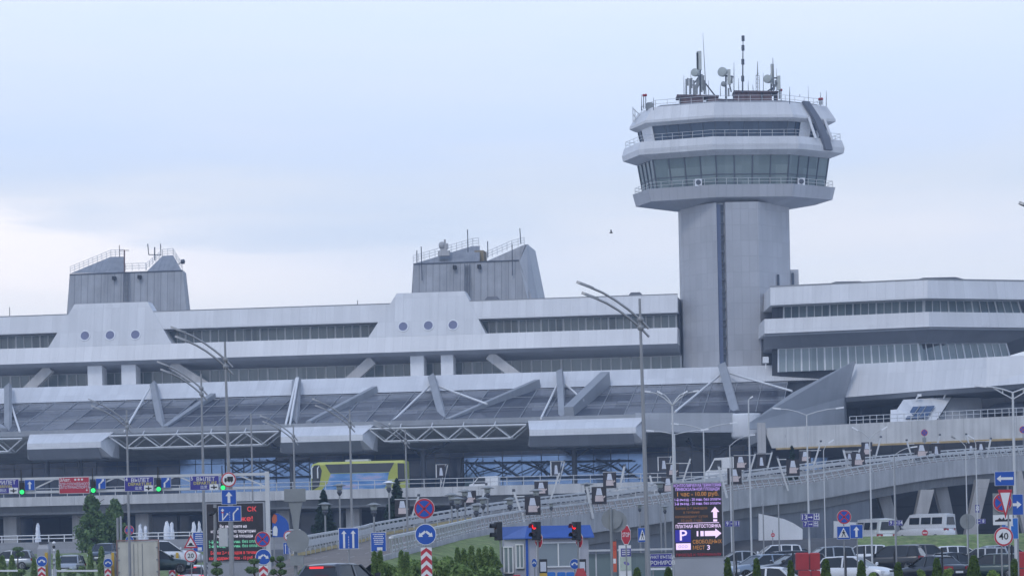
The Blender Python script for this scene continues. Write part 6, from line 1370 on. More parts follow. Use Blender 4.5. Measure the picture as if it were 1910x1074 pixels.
# side profiles: body belt line (x from rear -1 to front +1 of half length, z) and cabin: rear foot, rear roof, front roof, windscreen foot
KIND = {'sedan': dict(L=4.6, Wd=1.80, H=1.46, belt=.93, hood=.88, tail=.98, cab=(-1.72, -1.02, .05, .98)),
        'hatch': dict(L=4.2, Wd=1.78, H=1.48, belt=.95, hood=.92, tail=.98, cab=(-1.98, -1.55, .15, 1.0)),
        'suv': dict(L=4.6, Wd=1.88, H=1.70, belt=1.08, hood=1.06, tail=1.12, cab=(-2.2, -1.9, .1, .95)),
        'estate': dict(L=4.7, Wd=1.80, H=1.52, belt=.95, hood=.9, tail=.98, cab=(-2.25, -1.9, .05, .98)),
        'van': dict(L=5.6, Wd=2.0, H=2.5, belt=1.25, hood=1.1, tail=1.25, cab=(-2.75, -2.7, 1.1, 1.95))}
def car(lab, px, Y, kd, colr, heading, zoff=0., brake=False, cat='car', name='parked_car', roofpy=None, dz=0):
    """heading in degrees: 0 = nose to the right, 90 = nose away from the viewer, 180 = to the left, 270 = towards the viewer"""
    K = KIND[kd]; b = WZ(px, Y, 0); b.z = gz(b.x, Y) + dz
    if roofpy: b.z = W(px, roofpy, Y).z - K['H']
    t = thing(name, lab, cat, b, R(heading)); P = CP[colr]; L2 = K['L'] / 2; w2 = K['Wd'] / 2; H = K['H']; c0, c1, c2, c3 = K['cab']; s = L2 / 2.3
    st = [(-L2, .62, .45, .72), (-L2 + .05, .80, .30, K['tail'] - .12), (-L2 + .22, .93, .24, K['tail']), (c0 + .25, .99, .22, max(K['belt'], K['tail'] - .02)), (-.3, 1.0, .22, K['belt']), (c3 - .1, 1.0, .22, K['belt'] - .01), (c3 + .35, .98, .24, K['hood'] - .01), (L2 - .4, .93, .25, K['hood'] - .1), (L2 - .1, .82, .28, K['hood'] - .24), (L2, .62, .34, .62)]
    rings_ = []
    for x, wf, z0, z1 in st:
        w_ = w2 * wf; rings_.append([(x, -w_ * .9, z0), (x, -w_, z0 + .16), (x, -w_, z0 + (z1 - z0) * .62), (x, -w_ * .93, z1 - .02), (x, -w_ * .6, z1 + .015), (x, w_ * .6, z1 + .015), (x, w_ * .93, z1 - .02), (x, w_, z0 + (z1 - z0) * .62), (x, w_, z0 + .16), (x, w_ * .9, z0)])
    g = MB(); g.loft(rings_, 0, True); body = g.build('body', P, t)
    try:
        md = body.modifiers.new('soft', 'SUBSURF'); md.levels = 1; md.render_levels = 1
    except Exception: pass
    wb, wt = w2 * .88, w2 * .68; zb_ = K['belt'] - .06
    def cring(x, z, f):  # cabin cross-section
        ww = wb + (wt - wb) * f; return [(x, -wb, zb_), (x, -ww, z), (x, ww, z), (x, wb, zb_)]
    zr_ = H - .05
    g = MB(); g.loft([[(c0, -wb, zb_), (c0 + .01, -wb * .99, zb_ + .02), (c0 + .01, wb * .99, zb_ + .02), (c0, wb, zb_)], [(c0 + .02, -wb, zb_), (c1, -wt, zr_ - .04), (c1, wt, zr_ - .04), (c0 + .02, wb, zb_)], [((c1 + c2) / 2, -wb, zb_), ((c1 + c2) / 2, -wt, zr_ + .01), ((c1 + c2) / 2, wt, zr_ + .01), ((c1 + c2) / 2, wb, zb_)], [(c3 - .02, -wb, zb_), (c2, -wt, zr_ - .02), (c2, wt, zr_ - .02), (c3 - .02, wb, zb_)], [(c3, -wb, zb_), (c3 - .01, -wb * .99, zb_ + .02), (c3 - .01, wb * .99, zb_ + .02), (c3, wb, zb_)]])
    cabin = g.build('window_glass' if kd != 'van' else 'cabin', M['glasscar'] if kd != 'van' else P, t)
    if kd == 'van':
        for sy in (-1, 1):
            for xa_, xb_ in ((-2.3, -1.25), (-1.1, -.1), (.1, 1.15)):
                g = MB(); q = lambda x, f: (x, sy * (wb + (wt - wb) * f + .02), zb_ + (zr_ - zb_) * f); g.prism([q(xa_, .3), q(xb_, .3), q(xb_, .78), q(xa_, .78)], (0, sy * .02, 0)); g.build('side_window', M['glasscar'], t)
        g = MB(); g.loft([[(c0 - .03, -.7, zb_ + .3), (c0 - .03, .7, zb_ + .3), (c1 - .03, .55, zr_ - .25), (c1 - .03, -.55, zr_ - .25)], [(c0 + .03, -.7, zb_ + .3), (c0 + .03, .7, zb_ + .3), (c1 + .03, .55, zr_ - .25), (c1 + .03, -.55, zr_ - .25)]]); g.build('rear_window', M['glasscar'], t)
        g = MB(); q = lambda s_, f: (c3 - .02 + (c2 - c3) * f + .05, s_ * (wb + (wt - wb) * f - .1), zb_ + (zr_ - zb_) * f); g.prism([q(-1, .15), q(1, .15), q(1, .92), q(-1, .92)], (-.03, 0, 0)); g.build('windscreen', M['glasscar'], t)
    g = MB(); e_ = .09
    g.loft([[(x, -wt - .02, z - .03), (x, -wt * .8, z + .03), (x, 0, z + .05), (x, wt * .8, z + .03), (x, wt + .02, z - .03), (x, 0, z - .04)] for x, z in ((c1 - .06, zr_ - .05), (c1 + .15, zr_), ((c1 + c2) / 2, zr_ + .02), (c2 - .15, zr_ + .0), (c2 + .1, zr_ - .05))], 0, True); g.build('roof', P, t)
    for sy in (-1, 1):
        def a(x0, x1, wd): g = MB(); g.bar((x0, sy * (wb + .01), zb_), (x1, sy * (wt + .01), zr_ - .02), wd, .05); g.build('pillar', P, t)
        a(c3 - .02, c2 + .02, .09); a(c0 + .12, c1 + .02, .14); m_ = (c0 + c3) / 2 + .05; a(m_, m_, .09)
        if kd in ('suv', 'estate', 'van'): a(c1 + .6, c1 + .55, .1)
    for x in (-L2 * .60, L2 * .64):
        for sy in (-1, 1):
            y = sy * (w2 - .11); r = .33 if kd != 'suv' else .37
            g = MB(); g.lathe([(r * .62, -.1), (r * .95, -.1), (r, -.05), (r, .05), (r * .95, .1), (r * .62, .1)], 20, (x, y, r), 'y'); wh = g.build('wheel', M['rubber'], t)
            g = MB(); g.lathe([(0, .085 * sy), (r * .2, .09 * sy), (r * .6, .07 * sy), (r * .64, .1 * sy)], 14, (x, y, r), 'y'); g.build('rim', M['hub'], wh)
    for sy in (-1, 1):
        g = MB(); g.loft([[(L2 - .36, sy * w2 * .9, K['hood'] - .24), (L2 - .1, sy * w2 * .62, K['hood'] - .30), (L2 - .08, sy * w2 * .6, K['hood'] - .40), (L2 - .36, sy * w2 * .92, K['hood'] - .38)], [(L2 - .3, sy * w2 * .945, K['hood'] - .23), (L2 - .015, sy * w2 * .58, K['hood'] - .30), (L2 - .0, sy * w2 * .56, K['hood'] - .42), (L2 - .3, sy * w2 * .955, K['hood'] - .40)]]); g.build('headlight', M['headlens'], t)
        g = MB(); z = K['tail'] - .2; g.loft([[(-L2 + .26, sy * w2 * .93, z + .1), (-L2 + .03, sy * w2 * .5, z + .08), (-L2 + .03, sy * w2 * .5, z - .08), (-L2 + .26, sy * w2 * .93, z - .08)], [(-L2 + .22, sy * w2 * .985, z + .1), (-L2 - .02, sy * w2 * .5, z + .08), (-L2 - .03, sy * w2 * .5, z - .08), (-L2 + .22, sy * w2 * .985, z - .08)]]); g.build('tail_light', M['brake'] if brake else M['tail'], t)
        g = MB(); g.loft([[(c3 - .2, sy * (w2 * .95), zb_ + .1), (c3 - .2, sy * (w2 + .17), zb_ + .12), (c3 - .2, sy * (w2 + .17), zb_ + .26), (c3 - .2, sy * w2 * .95, zb_ + .22)], [(c3 - .08, sy * w2 * .95, zb_ + .1), (c3 - .1, sy * (w2 + .15), zb_ + .13), (c3 - .1, sy * (w2 + .15), zb_ + .24), (c3 - .08, sy * w2 * .95, zb_ + .2)]]); g.build('mirror', P if colr != 'black' else M['black'], t)
    for sx in (-1, 1):
        g = MB(); x = sx * (L2 + .012); g.box(min(x, x - sx * .02), max(x, x - sx * .02), -.26, .26, .5, .61); g.build('number_plate', M['signwhite'], t)
    g = MB(); g.box(L2 - .06, L2 + .004, -w2 * .42, w2 * .42, .62, .72) if kd != 'van' else g.box(L2 - .06, L2 + .004, -w2 * .5, w2 * .5, .6, .8); g.build('grille', M['black'], t)
    if brake: g = MB(); g.box(c0 + .05, c0 + .12, -.25, .25, zr_ - .12, zr_ - .05); g.build('brake_light', M['brake'], t)
    return t
# car park on the right, front row first
car('white hatchback with its nose to the right behind the red barriers', 1596, 152, 'hatch', 'white', -28, roofpy=1036.5)
car('black sedan seen from behind with red tail lights, middle of the front row', 1738, 158, 'sedan', 'black', 122, roofpy=1035.5)
car('dark green car at the right of the front row behind the 40 disc', 1845, 158, 'hatch', 'green', 160, roofpy=1032)
car('black hatchback in the second row with its tail towards the white one', 1660, 184, 'suv', 'black', 160, roofpy=1016.5)
car('dark brown-grey pickup-like suv in the second row right of the black hatchback', 1732, 192, 'suv', 'brown', 20, roofpy=1014)
car('silver estate in the second row right behind the green car', 1822, 190, 'estate', 'silver', 170, roofpy=1021)
car('white estate with a long roof in the third row behind the black hatchback', 1600, 206, 'estate', 'white', 172, roofpy=1016)
car('silver suv in the third row left of the white estate', 1535, 198, 'suv', 'silver', 190, roofpy=1019)
car('white car whose roof shows behind the second-row silver estate near the right edge', 1800, 212, 'estate', 'white', 0, roofpy=1017)
car('silver estate at the right end of the third row near the red box', 1885, 205, 'estate', 'silver', 10, roofpy=1016)
car('long white van-like estate in the back row right of the price screen', 1440, 205, 'suv', 'white', 186, roofpy=1015.5)
car('pale silver sedan just right of the price screen pedestal', 1372, 172, 'sedan', 'silver', 185, roofpy=1027)
car('blue-silver hatchback right of the silver sedan', 1418, 163, 'hatch', 'bluesilver', 205, roofpy=1033)
car('dark grey hatchback left of the red barrier boxes', 1478, 158, 'hatch', 'grey', 195, roofpy=1031)
car('white car low at the bottom, between the two thujas right of the screen', 1424, 138, 'sedan', 'white', 160, roofpy=1057)
car('black suv behind the red barrier boxes', 1500, 178, 'suv', 'black', 12, roofpy=1026)
car('dark blue hatchback in the third row between the white estate and the brown suv', 1690, 212, 'hatch', 'navy', 8, roofpy=1019)
car('silver hatchback in the back row above the green car', 1850, 216, 'hatch', 'silver', 186, roofpy=1021)
car('dark grey sedan in the back row just right of the white van-like estate', 1498, 214, 'sedan', 'grey', 4, roofpy=1021)
car('black sedan in the second row behind the tallest thuja', 1783, 174, 'sedan', 'black', 28, roofpy=1029)
# left side
car('dark grey suv from behind with a lit brake lamp, left of the thuja pair', 640, 100, 'hatch', 'grey', 66, roofpy=1049.5, brake=True, name='car')
car('white hatchback with glowing red brake lamps beside the 20 limit sign', 368, 176, 'hatch', 'white', 88, roofpy=1053, brake=True, name='car')
car('white suv behind the beige truck', 312, 182, 'suv', 'white', 12, roofpy=1007.5)
car('dark green hatchback between the beige truck and the third ticket terminal', 296, 172, 'hatch', 'green', 5, roofpy=1024)
car('silver car facing the viewer across the left lawn', 131, 226, 'suv', 'silver', 268, roofpy=1034)
car('dark blue suv behind the thuja pair left of the truck', 196, 228, 'suv', 'navy', 265, roofpy=1012)
car('pale silver van at the far left edge behind the shrubs', 12, 222, 'estate', 'silver', 178, roofpy=1026)
car('white delivery van parked left of the V-shaped piers', 1628, 252, 'van', 'white', 112, name='parked_van', cat='van', roofpy=967)
car('white minibus with dark windows parked between the V-shaped piers', 1727, 264, 'van', 'white', 140, name='parked_minibus', cat='minibus', roofpy=958)
# ---------------------------------------------------------------- beige box truck from behind
k = 168 / F; b = WZ(259, 168, 0); b.z = gz(b.x, 168); t = thing('box_truck', 'beige box truck seen from behind with two closed rear doors', 'truck', b, R(6.4))
ztp = W(259, 1008, 168).z - b.z; hw = 38 * k
g = MB(); g.box(-hw, hw, .06, 7.0, .95, ztp - .02); g.build('cargo_box', M['truckbox'], t)
for s_ in (-1, 1):
    g = MB(); g.box(min(s_ * .02, s_ * (hw - .06)), max(s_ * .02, s_ * (hw - .06)), 0, .055, 1.0, ztp - .1); d = g.build('rear_door', M['truckbox'], t)
    g = MB()
    for z in (1.5, 2.2, 2.9): g.box(min(s_ * (hw - .14), s_ * (hw - .02)), max(s_ * (hw - .14), s_ * (hw - .02)), -.03, -.002, z, z + .08)
    g.build('hinge', M['steel'], d)
    g = MB(); g.tube([(s_ * .25, -.03, 1.05), (s_ * .25, -.03, ztp - .15)], .018, 6); g.build('lock_bar', M['steel'], d)
g = MB()
for s_ in (-1, 1): g.box(min(s_ * hw, s_ * (hw + .05)), max(s_ * hw, s_ * (hw + .05)), -.02, .1, .95, ztp)
g.box(-hw - .05, hw + .05, -.02, .1, ztp + .001, ztp + .07); g.build('frame', mat('worn_box_frame', (.3, .17, .14), .6, .1, .2, 4), t)
g = MB(); g.box(-hw * .85, hw * .85, .3, 9, .55, .9); g.build('chassis', M['black'], t)
g = MB(); g.box(-hw * .92, hw * .92, 7.2, 9, .7, ztp - .6); g.build('cab', M['whitepaint'], t)
for x in (-.85, .85):
    for y in (1.6, 8.0): g = MB(); g.lathe([(.2, -.16), (.45, -.16), (.48, 0), (.45, .16), (.2, .16)], 18, (x, y, .48), 'x'); g.build('wheel', M['rubber'], t)
for s_ in (-1, 1): g = MB(); g.box(s_ * hw * .8 - .15, s_ * hw * .8 + .15, .2, .3, .6, .75); g.build('tail_light', M['tail'], t)
# ---------------------------------------------------------------- coach on the upper road
cc = L(672, 900, cV + 5.5); zd = zp1 - .9; YB_ = None
ob_ = OT + Vector((cc.x * CT + (cV + 5.5) * ST, -cc.x * ST + (cV + 5.5) * CT, zd)); t = thing('coach', 'yellow-green coach with a blue mural along its side on the upper road', 'coach', ob_, -TH)
kk = 337 / F; HL = 91 * kk; hz = L(672, 860, cV + 5.5).z - zd
cgreen = mat('lime_coach_paint', (.43, .46, .07), .35, 0, .05, 1); mural = None
g = MB(); sec = lambda x, f, z0=.35, zt=None, n=0: [(x, -1.25 * f, z0), (x, -1.27 * f, 1.0), (x, -1.24 * f, (zt or hz) - .35), (x, -1.05 * f, (zt or hz) - .02), (x, 1.05 * f, (zt or hz) - .02), (x, 1.24 * f, (zt or hz) - .35), (x, 1.27 * f, 1.0), (x, 1.25 * f, z0)]
g.loft([sec(-HL, .82, .5, hz - .55), sec(-HL + .18, .96, .35, hz - .25), sec(-HL + .9, 1, .35, hz), sec(0, 1, .35, hz), sec(HL - .3, 1, .35, hz), sec(HL, .93, .45, hz - .12)]); g.build('body', cgreen, t)
g = MB(); xs = [-HL + 2.2, -HL + 1.7, HL - 2.0, HL - 1.6]
g.slab([(-HL + 1.75, hz - .30), (-HL + 2.35, hz - 1.35), (HL - 1.95, hz - 1.35), (HL - 1.35, hz - .30)], -1.285, -1.2); wn_ = g.build('side_window', mat('coach_glass', (.045, .05, .055), .12, 0, .1, 1), t)
g = MB()
for i in range(1, 5): x = -HL + 2.0 + (2 * HL - 3.8) * i / 5; g.box(x - .03, x + .03, -1.30, -1.288, hz - 1.34, hz - .31)
g.build('window_bar', M['black'], wn_)
# mural: sky-blue print with a warm flare and white lower wash
m, nt_, bs = _m('blue_mural'); n_, l_ = nt_.nodes, nt_.links
tcx = n_.new('ShaderNodeTexCoord'); nzx = n_.new('ShaderNodeTexNoise'); nzx.inputs['Scale'].default_value = .9; nzx.inputs['Detail'].default_value = 6; mpx = n_.new('ShaderNodeMapping'); mpx.inputs['Scale'].default_value = (.45, 1, 1.6); l_.new(tcx.outputs['Object'], mpx.inputs[0]); l_.new(mpx.outputs[0], nzx.inputs['Vector'])
rx = n_.new('ShaderNodeValToRGB'); rx.color_ramp.elements[0].position = .3; rx.color_ramp.elements[0].color = (.05, .15, .42, 1); rx.color_ramp.elements[1].position = .72; rx.color_ramp.elements[1].color = (.55, .42, .50, 1)
for p_, c_ in ((.45, (.10, .26, .52)), (.55, (.22, .36, .62)), (.63, (.40, .40, .58))): q_ = rx.color_ramp.elements.new(p_); q_.color = (*c_, 1)
l_.new(nzx.outputs['Fac'], rx.inputs[0]); l_.new(rx.outputs[0], bs.inputs['Base Color']); bs.inputs['Roughness'].default_value = .35
g = MB(); g.slab([(-HL + 1.2, .5), (-HL + 1.3, 1.0), (-HL + 2.0, 1.75), (-HL + 2.4, hz - 1.42), (HL - 2.0, hz - 1.42), (HL - 2.3, 1.4), (HL - 3.0, .5)], -1.29, -1.2); g.build('mural', m, t)
g = MB(); g.slab([(-HL + .15, 1.0), (-HL + .2, hz - .6), (-HL + .55, hz - .35), (-HL + 1.1, hz - .35), (-HL + 1.35, hz - 1.0), (-HL + 1.0, 1.4)], -1.29, -1.1); g.build('driver_window', M['glasscar'], t)
g = MB(); g.loft([[(-HL - .02, -.95, 1.0), (-HL - .02, .95, 1.0), (-HL + .08, .95, hz - .45), (-HL + .08, -.95, hz - .45)], [(-HL + .3, -.95, 1.0), (-HL + .3, .95, 1.0), (-HL + .3, .95, hz - .45), (-HL + .3, -.95, hz - .45)]]); g.build('windscreen', M['glasscar'], t)
g = MB(); g.slab([(HL - .95, 1.7), (HL - .95, hz - .35), (HL - .15, hz - .4), (HL - .1, 1.8)], -1.288, -1.2); g.build('rear_side_window', M['glasscar'], t)
for i, x in enumerate((-HL + .35, -HL + 1.05)): g = MB(); g.tube([(x, -1.35, hz - .5), (x - .15, -1.5, hz - .7), (x - .15, -1.5, hz - 1.9)], [.05, .07, .09], 6); g.build('mirror', M['whitepaint'], t)
g = MB(); g.box(-1.6, 1.2, -.8, .8, hz + .0, hz + .22); g.build('roof_unit', M['steelpale'], t)
for x in (-HL + 2.6, HL - 3.2):
    for y in (-1.12, 1.12): g = MB(); g.lathe([(.25, -.14), (.47, -.14), (.5, 0), (.47, .14), (.25, .14)], 18, (x, y, .5), 'y'); g.build('wheel', M['rubber'], t)
# white van on the upper road and a small flatbed beside it
for px, lab, ww in ((904, 'white box vehicle behind the rail of the upper road under the blue glass', 1.7), (1352, 'white van on the upper road right of the price screen', 2.2)):
    yl = cV + 4 if px < 1000 else cV + 6; c = L(px, 890, yl); o = OT + Vector((c.x * CT + yl * ST, -c.x * ST + yl * CT, zp1 - .9)); t = thing('white_van', lab, 'van', o, -TH)
    h = L(px, 888 if px < 1000 else 852, yl).z - (zp1 - .9)
    g = MB(); g.loft([[(x, -1, z0), (x, -1.02, z1 * .5), (x, -.92, z1), (x, .92, z1), (x, 1.02, z1 * .5), (x, 1, z0)] for x, z0, z1 in ((-ww, .5, h * .55), (-ww + .4, .35, h * .62), (-ww + 1.1, .35, h * .97), (ww - .1, .35, h), (ww, .4, h * .95))]); g.build('body', M['whitepaint'], t)
    g = MB(); g.slab([(-ww + .55, h * .6), (-ww + 1.1, h * .9), (-ww + 1.9, h * .9), (-ww + 1.9, h * .6)], -1.05, -.9); g.build('side_window', M['glasscar'], t)
    for x in (-ww + .8, ww - .9):
        for y in (-.9, .9): g = MB(); g.lathe([(.2, -.1), (.33, -.1), (.35, 0), (.33, .1), (.2, .1)], 14, (x, y, .35), 'y'); g.build('wheel', M['rubber'], t)
# ================================================================== red water barriers
for px, py, Y, w_, h_, lab in ((1496, 1046, 146, 24, 32, 'upper left red barrier box left of the white hatchback'), (1519, 1046, 146.2, 19, 32, 'upper right red barrier box touching the lamp pole'), (1500, 1078, 146, 22, 30, 'lower left red barrier box left of the white hatchback'), (1521, 1078, 146.2, 17, 30, 'lower right red barrier box touching the lamp pole'),
        (1906, 1043, 130, 18, 30, 'upper red barrier box at the right edge'), (1906, 1075, 130, 18, 30, 'lower red barrier box at the right edge')):
    c = W(px, py, Y); k = Y / F; g = MB(); a, h = w_ * k / 2, h_ * k / 2
    g.loft([[(-a, -.25, -h), (a, -.25, -h), (a, .25, -h), (-a, .25, -h)], [(-a, -.25, h - .06), (a, -.25, h - .06), (a, .25, h - .06), (-a, .25, h - .06)], [(-a + .04, -.2, h), (a - .04, -.2, h), (a - .04, .2, h), (-a + .04, .2, h)]])
    o = g.build('red_box', M['barrierred']); o.location = c; tag(o, lab, 'barrier', 'red barrier boxes in the car park')
# thin dark fence posts in the car park
for i, (px, top, lab) in enumerate(((1373, 1035, 'thin black post left of the blue-silver hatchback'), (1479, 1028, 'thin black post left of the red boxes'), (1577, 1028, 'thin black post in front of the white hatchback'), (1612, 1017, 'thin black post behind the white hatchback'), (1668, 1024, 'thin black post in front of the black hatchback'), (1757, 1021, 'thin black post right of the black sedan'), (1816, 1030, 'thin black post in front of the green car'), (1887, 1015, 'thin black post by the 40 disc'))):
    Y = 138; b, c = place_post(px, top, Y); g = MB(); g.tube([(0, 0, 0), (0, 0, c.z - b.z)], .045, 6); o = g.build('bollard_post', M['black']); o.location = b; tag(o, lab, 'post', 'thin black posts in the car park')
# ================================================================== plants
def leaves(g, fn, n, size, nm=3, flat=.0):
    for i in range(n):
        p, outw = fn(); s = size * random.uniform(.55, 1.3)
        d = (outw + Vector((random.gauss(0, .6), random.gauss(0, .6), random.gauss(0, .6)))).normalized(); u = d.cross(Vector((random.gauss(0, 1), random.gauss(0, 1), random.gauss(0, 1)))).normalized(); v = d.cross(u)
        g.poly([p - u * s * .5, p + v * s * .28, p + u * s * .6, p - v * s * .28], random.choices(range(nm), (4, 3, 3))[0])
def cone_plant(name, lab, cat, base, h, r, key, n, size, shape=.9, group=None, taper=.55, stem=True):
    """dense upright crown: leaf sprays over a rounded cone, a darker twig core and a stem"""
    t = thing(name, lab, cat, base, random.uniform(0, 6), group)
    prof = lambda f: r * (min(1, f / .12) ** .5) * (1 - f) ** taper * (1.0 + .0) + r * .04
    lump = [(random.uniform(0, 6.28), random.uniform(.1, .85), random.uniform(-.22, .2)) for _ in range(9)]
    def fn():
        f = random.random() ** .85; a = random.uniform(0, 6.283); q = 1.0
        for la, lf, lv in lump:
            d = abs((a - la + 3.14) % 6.283 - 3.14); q += lv * math.exp(-(d * d) / .5 - ((f - lf) ** 2) / .02)
        rr = prof(f) * q * random.uniform(.72, 1.05)
        return Vector((rr * math.cos(a), rr * math.sin(a), f * h)), Vector((math.cos(a), math.sin(a), .5))
    g = MB(); leaves(g, fn, n, size); cr = g.build('crown', LEAF[key], t, fixn=False)
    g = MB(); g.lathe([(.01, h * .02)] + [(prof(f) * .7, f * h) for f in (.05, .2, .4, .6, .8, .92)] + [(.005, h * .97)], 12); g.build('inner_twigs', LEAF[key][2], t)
    if stem: g = MB(); g.tube([(0, 0, -.3), (0, 0, h * .3)], [.06, .03], 6); g.build('trunk', M['bark'], t)
    return t
random.seed(21)
# clipped thujas along the car park
TJ = [(1357, 1040, 15, 'thuja right of the tall price screen'), (1411, 1042, 16, 'thuja in front of the blue-silver hatchback'), (1474, 1046, 15, 'thuja left of the red barrier boxes'), (1540, 1043, 20, 'thuja in front of the tail of the white hatchback'), (1606, 1046, 18, 'thuja in front of the bonnet of the white hatchback'),
      (1675, 1049, 20, 'thuja between the white hatchback and the black sedan'), (1747, 1041, 20, 'thuja at the right side of the black sedan'), (1816, 1036, 25, 'tallest thuja in front of the green car'), (1892, 1043, 22, 'thuja at the right edge below the 40 disc'), (1188, 1059, 19, 'rounded thuja left of the tallest lamp pole foot'), (1246, 1058, 18, 'rounded thuja under the booking board')]
for px, py, wd, lab in TJ:
    Y = 116; c = W(px, py, Y); b = Vector((c.x, Y, gz(c.x, Y))); cone_plant('thuja', 'trimmed green ' + lab, 'thuja', b, c.z - b.z, wd * Y / F / 2 * 1.12, 'thuja', 2600, .12, group='thujas along the car park', taper=.38)
# thujas of the hedge and left side
for px, py, wd, Y, lab in ((853, 1022, 13, 112, 'slim thuja, first of the dark hedge left of the booth'), (865, 1024, 12, 112, 'slim thuja, second of the dark hedge left of the booth'), (879, 1019, 13, 112, 'slim thuja, third of the dark hedge left of the booth'), (893, 1024, 12, 112, 'slim thuja, fourth of the dark hedge left of the booth'), (905, 1020, 12, 112, 'slim thuja, fifth of the dark hedge left of the booth'), (917, 1021, 13, 112, 'slim thuja, last of the dark hedge, touching the unlit traffic light post'),
        (698, 1029, 12, 102, 'slim thuja, left one of the pair below the blue board of lines'), (709, 1028, 12, 102, 'slim thuja, right one of the pair below the blue board of lines'), (748, 1028, 13, 106, 'slim thuja left of the chevron board'), (759, 1031, 10, 106, 'smaller slim thuja close to the chevron board'),
        (168, 1020, 15, 188, 'thuja, left one of the pair left of the beige truck'), (189, 1019, 20, 188, 'thuja, broader one of the pair left of the beige truck'), (4, 1036, 22, 178, 'broad thuja cut by the left edge'), (22, 1035, 14, 180, 'dark thuja next to the left edge'), (63, 1040, 12, 170, 'dark slim thuja left of the first ticket terminal'), (108, 1026, 10, 172, 'dark slim thuja right of the jointed barrier post')):
    c = W(px, py, Y); b = Vector((c.x, Y, gz(c.x, Y) - .1)); cone_plant('thuja', 'dark green ' + lab, 'thuja', b, c.z - b.z, wd * Y / F / 2 * random.uniform(1.0, 1.4), 'shrub', 1900, .16, group='dark thujas of the verges', taper=.4)
def bush(lab, px, py, wd, Y, key='shrub', n=1500, size=.16, squash=1.0, h=None, base=None):
    c = W(px, py, Y); r = wd * Y / F / 2; zb_ = base if base is not None else gz(c.x, Y) - .1; b = Vector((c.x, Y, zb_)); t = thing('shrub', lab, 'shrub', b); hh = c.z - zb_
    blobs = [(Vector((random.uniform(-.6, .6) * r, random.uniform(-.4, .4) * r, hh * random.uniform(.35, .8))), r * random.uniform(.35, .6)) for _ in range(9)] + [(Vector((0, 0, hh * .72)), r * .5)]
    blobs = [(p, min(q, hh - p.z)) for p, q in blobs]
    def fn():
        p, q = random.choice(blobs); d = Vector((random.gauss(0, 1), random.gauss(0, 1), random.gauss(0, .9))).normalized(); v = p + d * q * random.uniform(.6, 1.08)
        return Vector((v.x, v.y, max(v.z, .02))), d + Vector((0, 0, .4))
    g = MB(); leaves(g, fn, n, size); g.build('foliage', LEAF[key], t, fixn=False)
    g = MB()
    for i in range(5): a = random.uniform(0, 6.28); g.tube([(0, 0, -.1), (math.cos(a) * r * .5, math.sin(a) * r * .4, hh * .7)], [.04, .012], 5)
    g.build('stem', M['bark'], t)
random.seed(8)
for a in ((730, 1036, 48, 104, 'bushy green shrub left of the chevron board'), (772, 1030, 46, 108, 'bushy shrub behind the chevron board'), (826, 1034, 52, 104, 'light green shrub right of the chevron board'), (866, 1041, 52, 101, 'large light green shrub before the dark hedge'), (704, 1044, 36, 103, 'shrub below the pair of thujas and blue board'), (905, 1047, 42, 104, 'shrub at the foot of the unlit traffic light'), (838, 1022, 40, 114, 'shrub on the slope above the light green one'), (573, 1050, 44, 106, 'light green shrub left of the dark car'), (602, 1060, 26, 104, 'small light shrub touching the dark car'), (762, 1023, 36, 118, 'light shrub high on the slope behind the slim thuja left of the chevron board'), (804, 1019, 38, 118, 'light shrub high on the slope below the lantern cluster'), (884, 1013, 40, 117, 'light shrub high on the slope behind the dark hedge'), (921, 1016, 34, 117, 'light shrub high on the slope beside the unlit traffic light'), (800, 1052, 34, 99, 'low shrub at the right side of the chevron board foot'), (748, 1056, 34, 99, 'low shrub at the left side of the chevron board foot')):
    bush(a[4], *a[:4], key='shrub', n=2200, size=.17)
for a in ((1720, 1052, 20, 112, 'small yellow-green shrub in front of the black sedan'), (1770, 1052, 24, 112, 'bright yellow-green shrub right of the black sedan'), (1850, 1050, 28, 110, 'bright yellow-green shrub left of the sign cluster post'), (1626, 1056, 22, 112, 'loose yellow-green shrub at the bonnet of the white hatchback'), (1555, 1064, 16, 112, 'tiny yellow-green shrub at the tail of the white hatchback')):
    bush(a[4], *a[:4], key='lime', n=900, size=.10)
for a in ((132, 1051, 26, 182, 'low rounded shrub on the left lawn'), (36, 1046, 22, 186, 'low dark shrub beside the left edge thujas'), (345, 1048, 20, 182, 'green shrub behind the third ticket terminal'), (152, 1046, 18, 190, 'green shrub at the foot of the thuja pair')):
    bush(a[4], *a[:4], key='shrub', n=900, size=.16)
# cloud-pruned ornamental trees
def cloudtree(lab, px, Y, pads):
    b = WZ(px, Y, 0); b.z = gz(b.x, Y); t = thing('pruned_tree', lab, 'tree', b)
    top = W(*pads[0][:2], Y) - b; g = MB(); g.tube([(0, 0, -.2), (.05, 0, top.z * .5), (top.x, 0, top.z)], [.06, .05, .03], 6)
    for (x, y, wd, hh) in pads: q = W(x, y, Y) - b; g.tube([(top.x * .5, 0, q.z - .2), q], .025, 5)
    g.build('trunk', M['bark'], t)
    for (x, y, wd, hh) in pads:
        q = W(x, y, Y) - b; r = wd * Y / F / 2; hz_ = hh * Y / F / 2; g = MB()
        def fn():
            d = Vector((random.gauss(0, 1), random.gauss(0, 1), random.gauss(0, 1))).normalized(); return q + Vector((d.x * r, d.y * r, d.z * hz_)) * random.uniform(.6, 1.05), d
        leaves(g, fn, 420, .1); g.build('foliage_pad', LEAF['tree'], t, fixn=False)
cloudtree('cloud-pruned tree with dark pads left of the keep disc by the gantry post', 474, 120, [(474, 1046, 20, 10), (470, 1062, 26, 13)])
cloudtree('cloud-pruned tree with dark round pads right of the gantry post', 522, 122, [(523, 1041, 14, 9), (524, 1053, 17, 10), (526, 1066, 16, 10), (508, 1042, 8, 9), (510, 1066, 12, 10)])
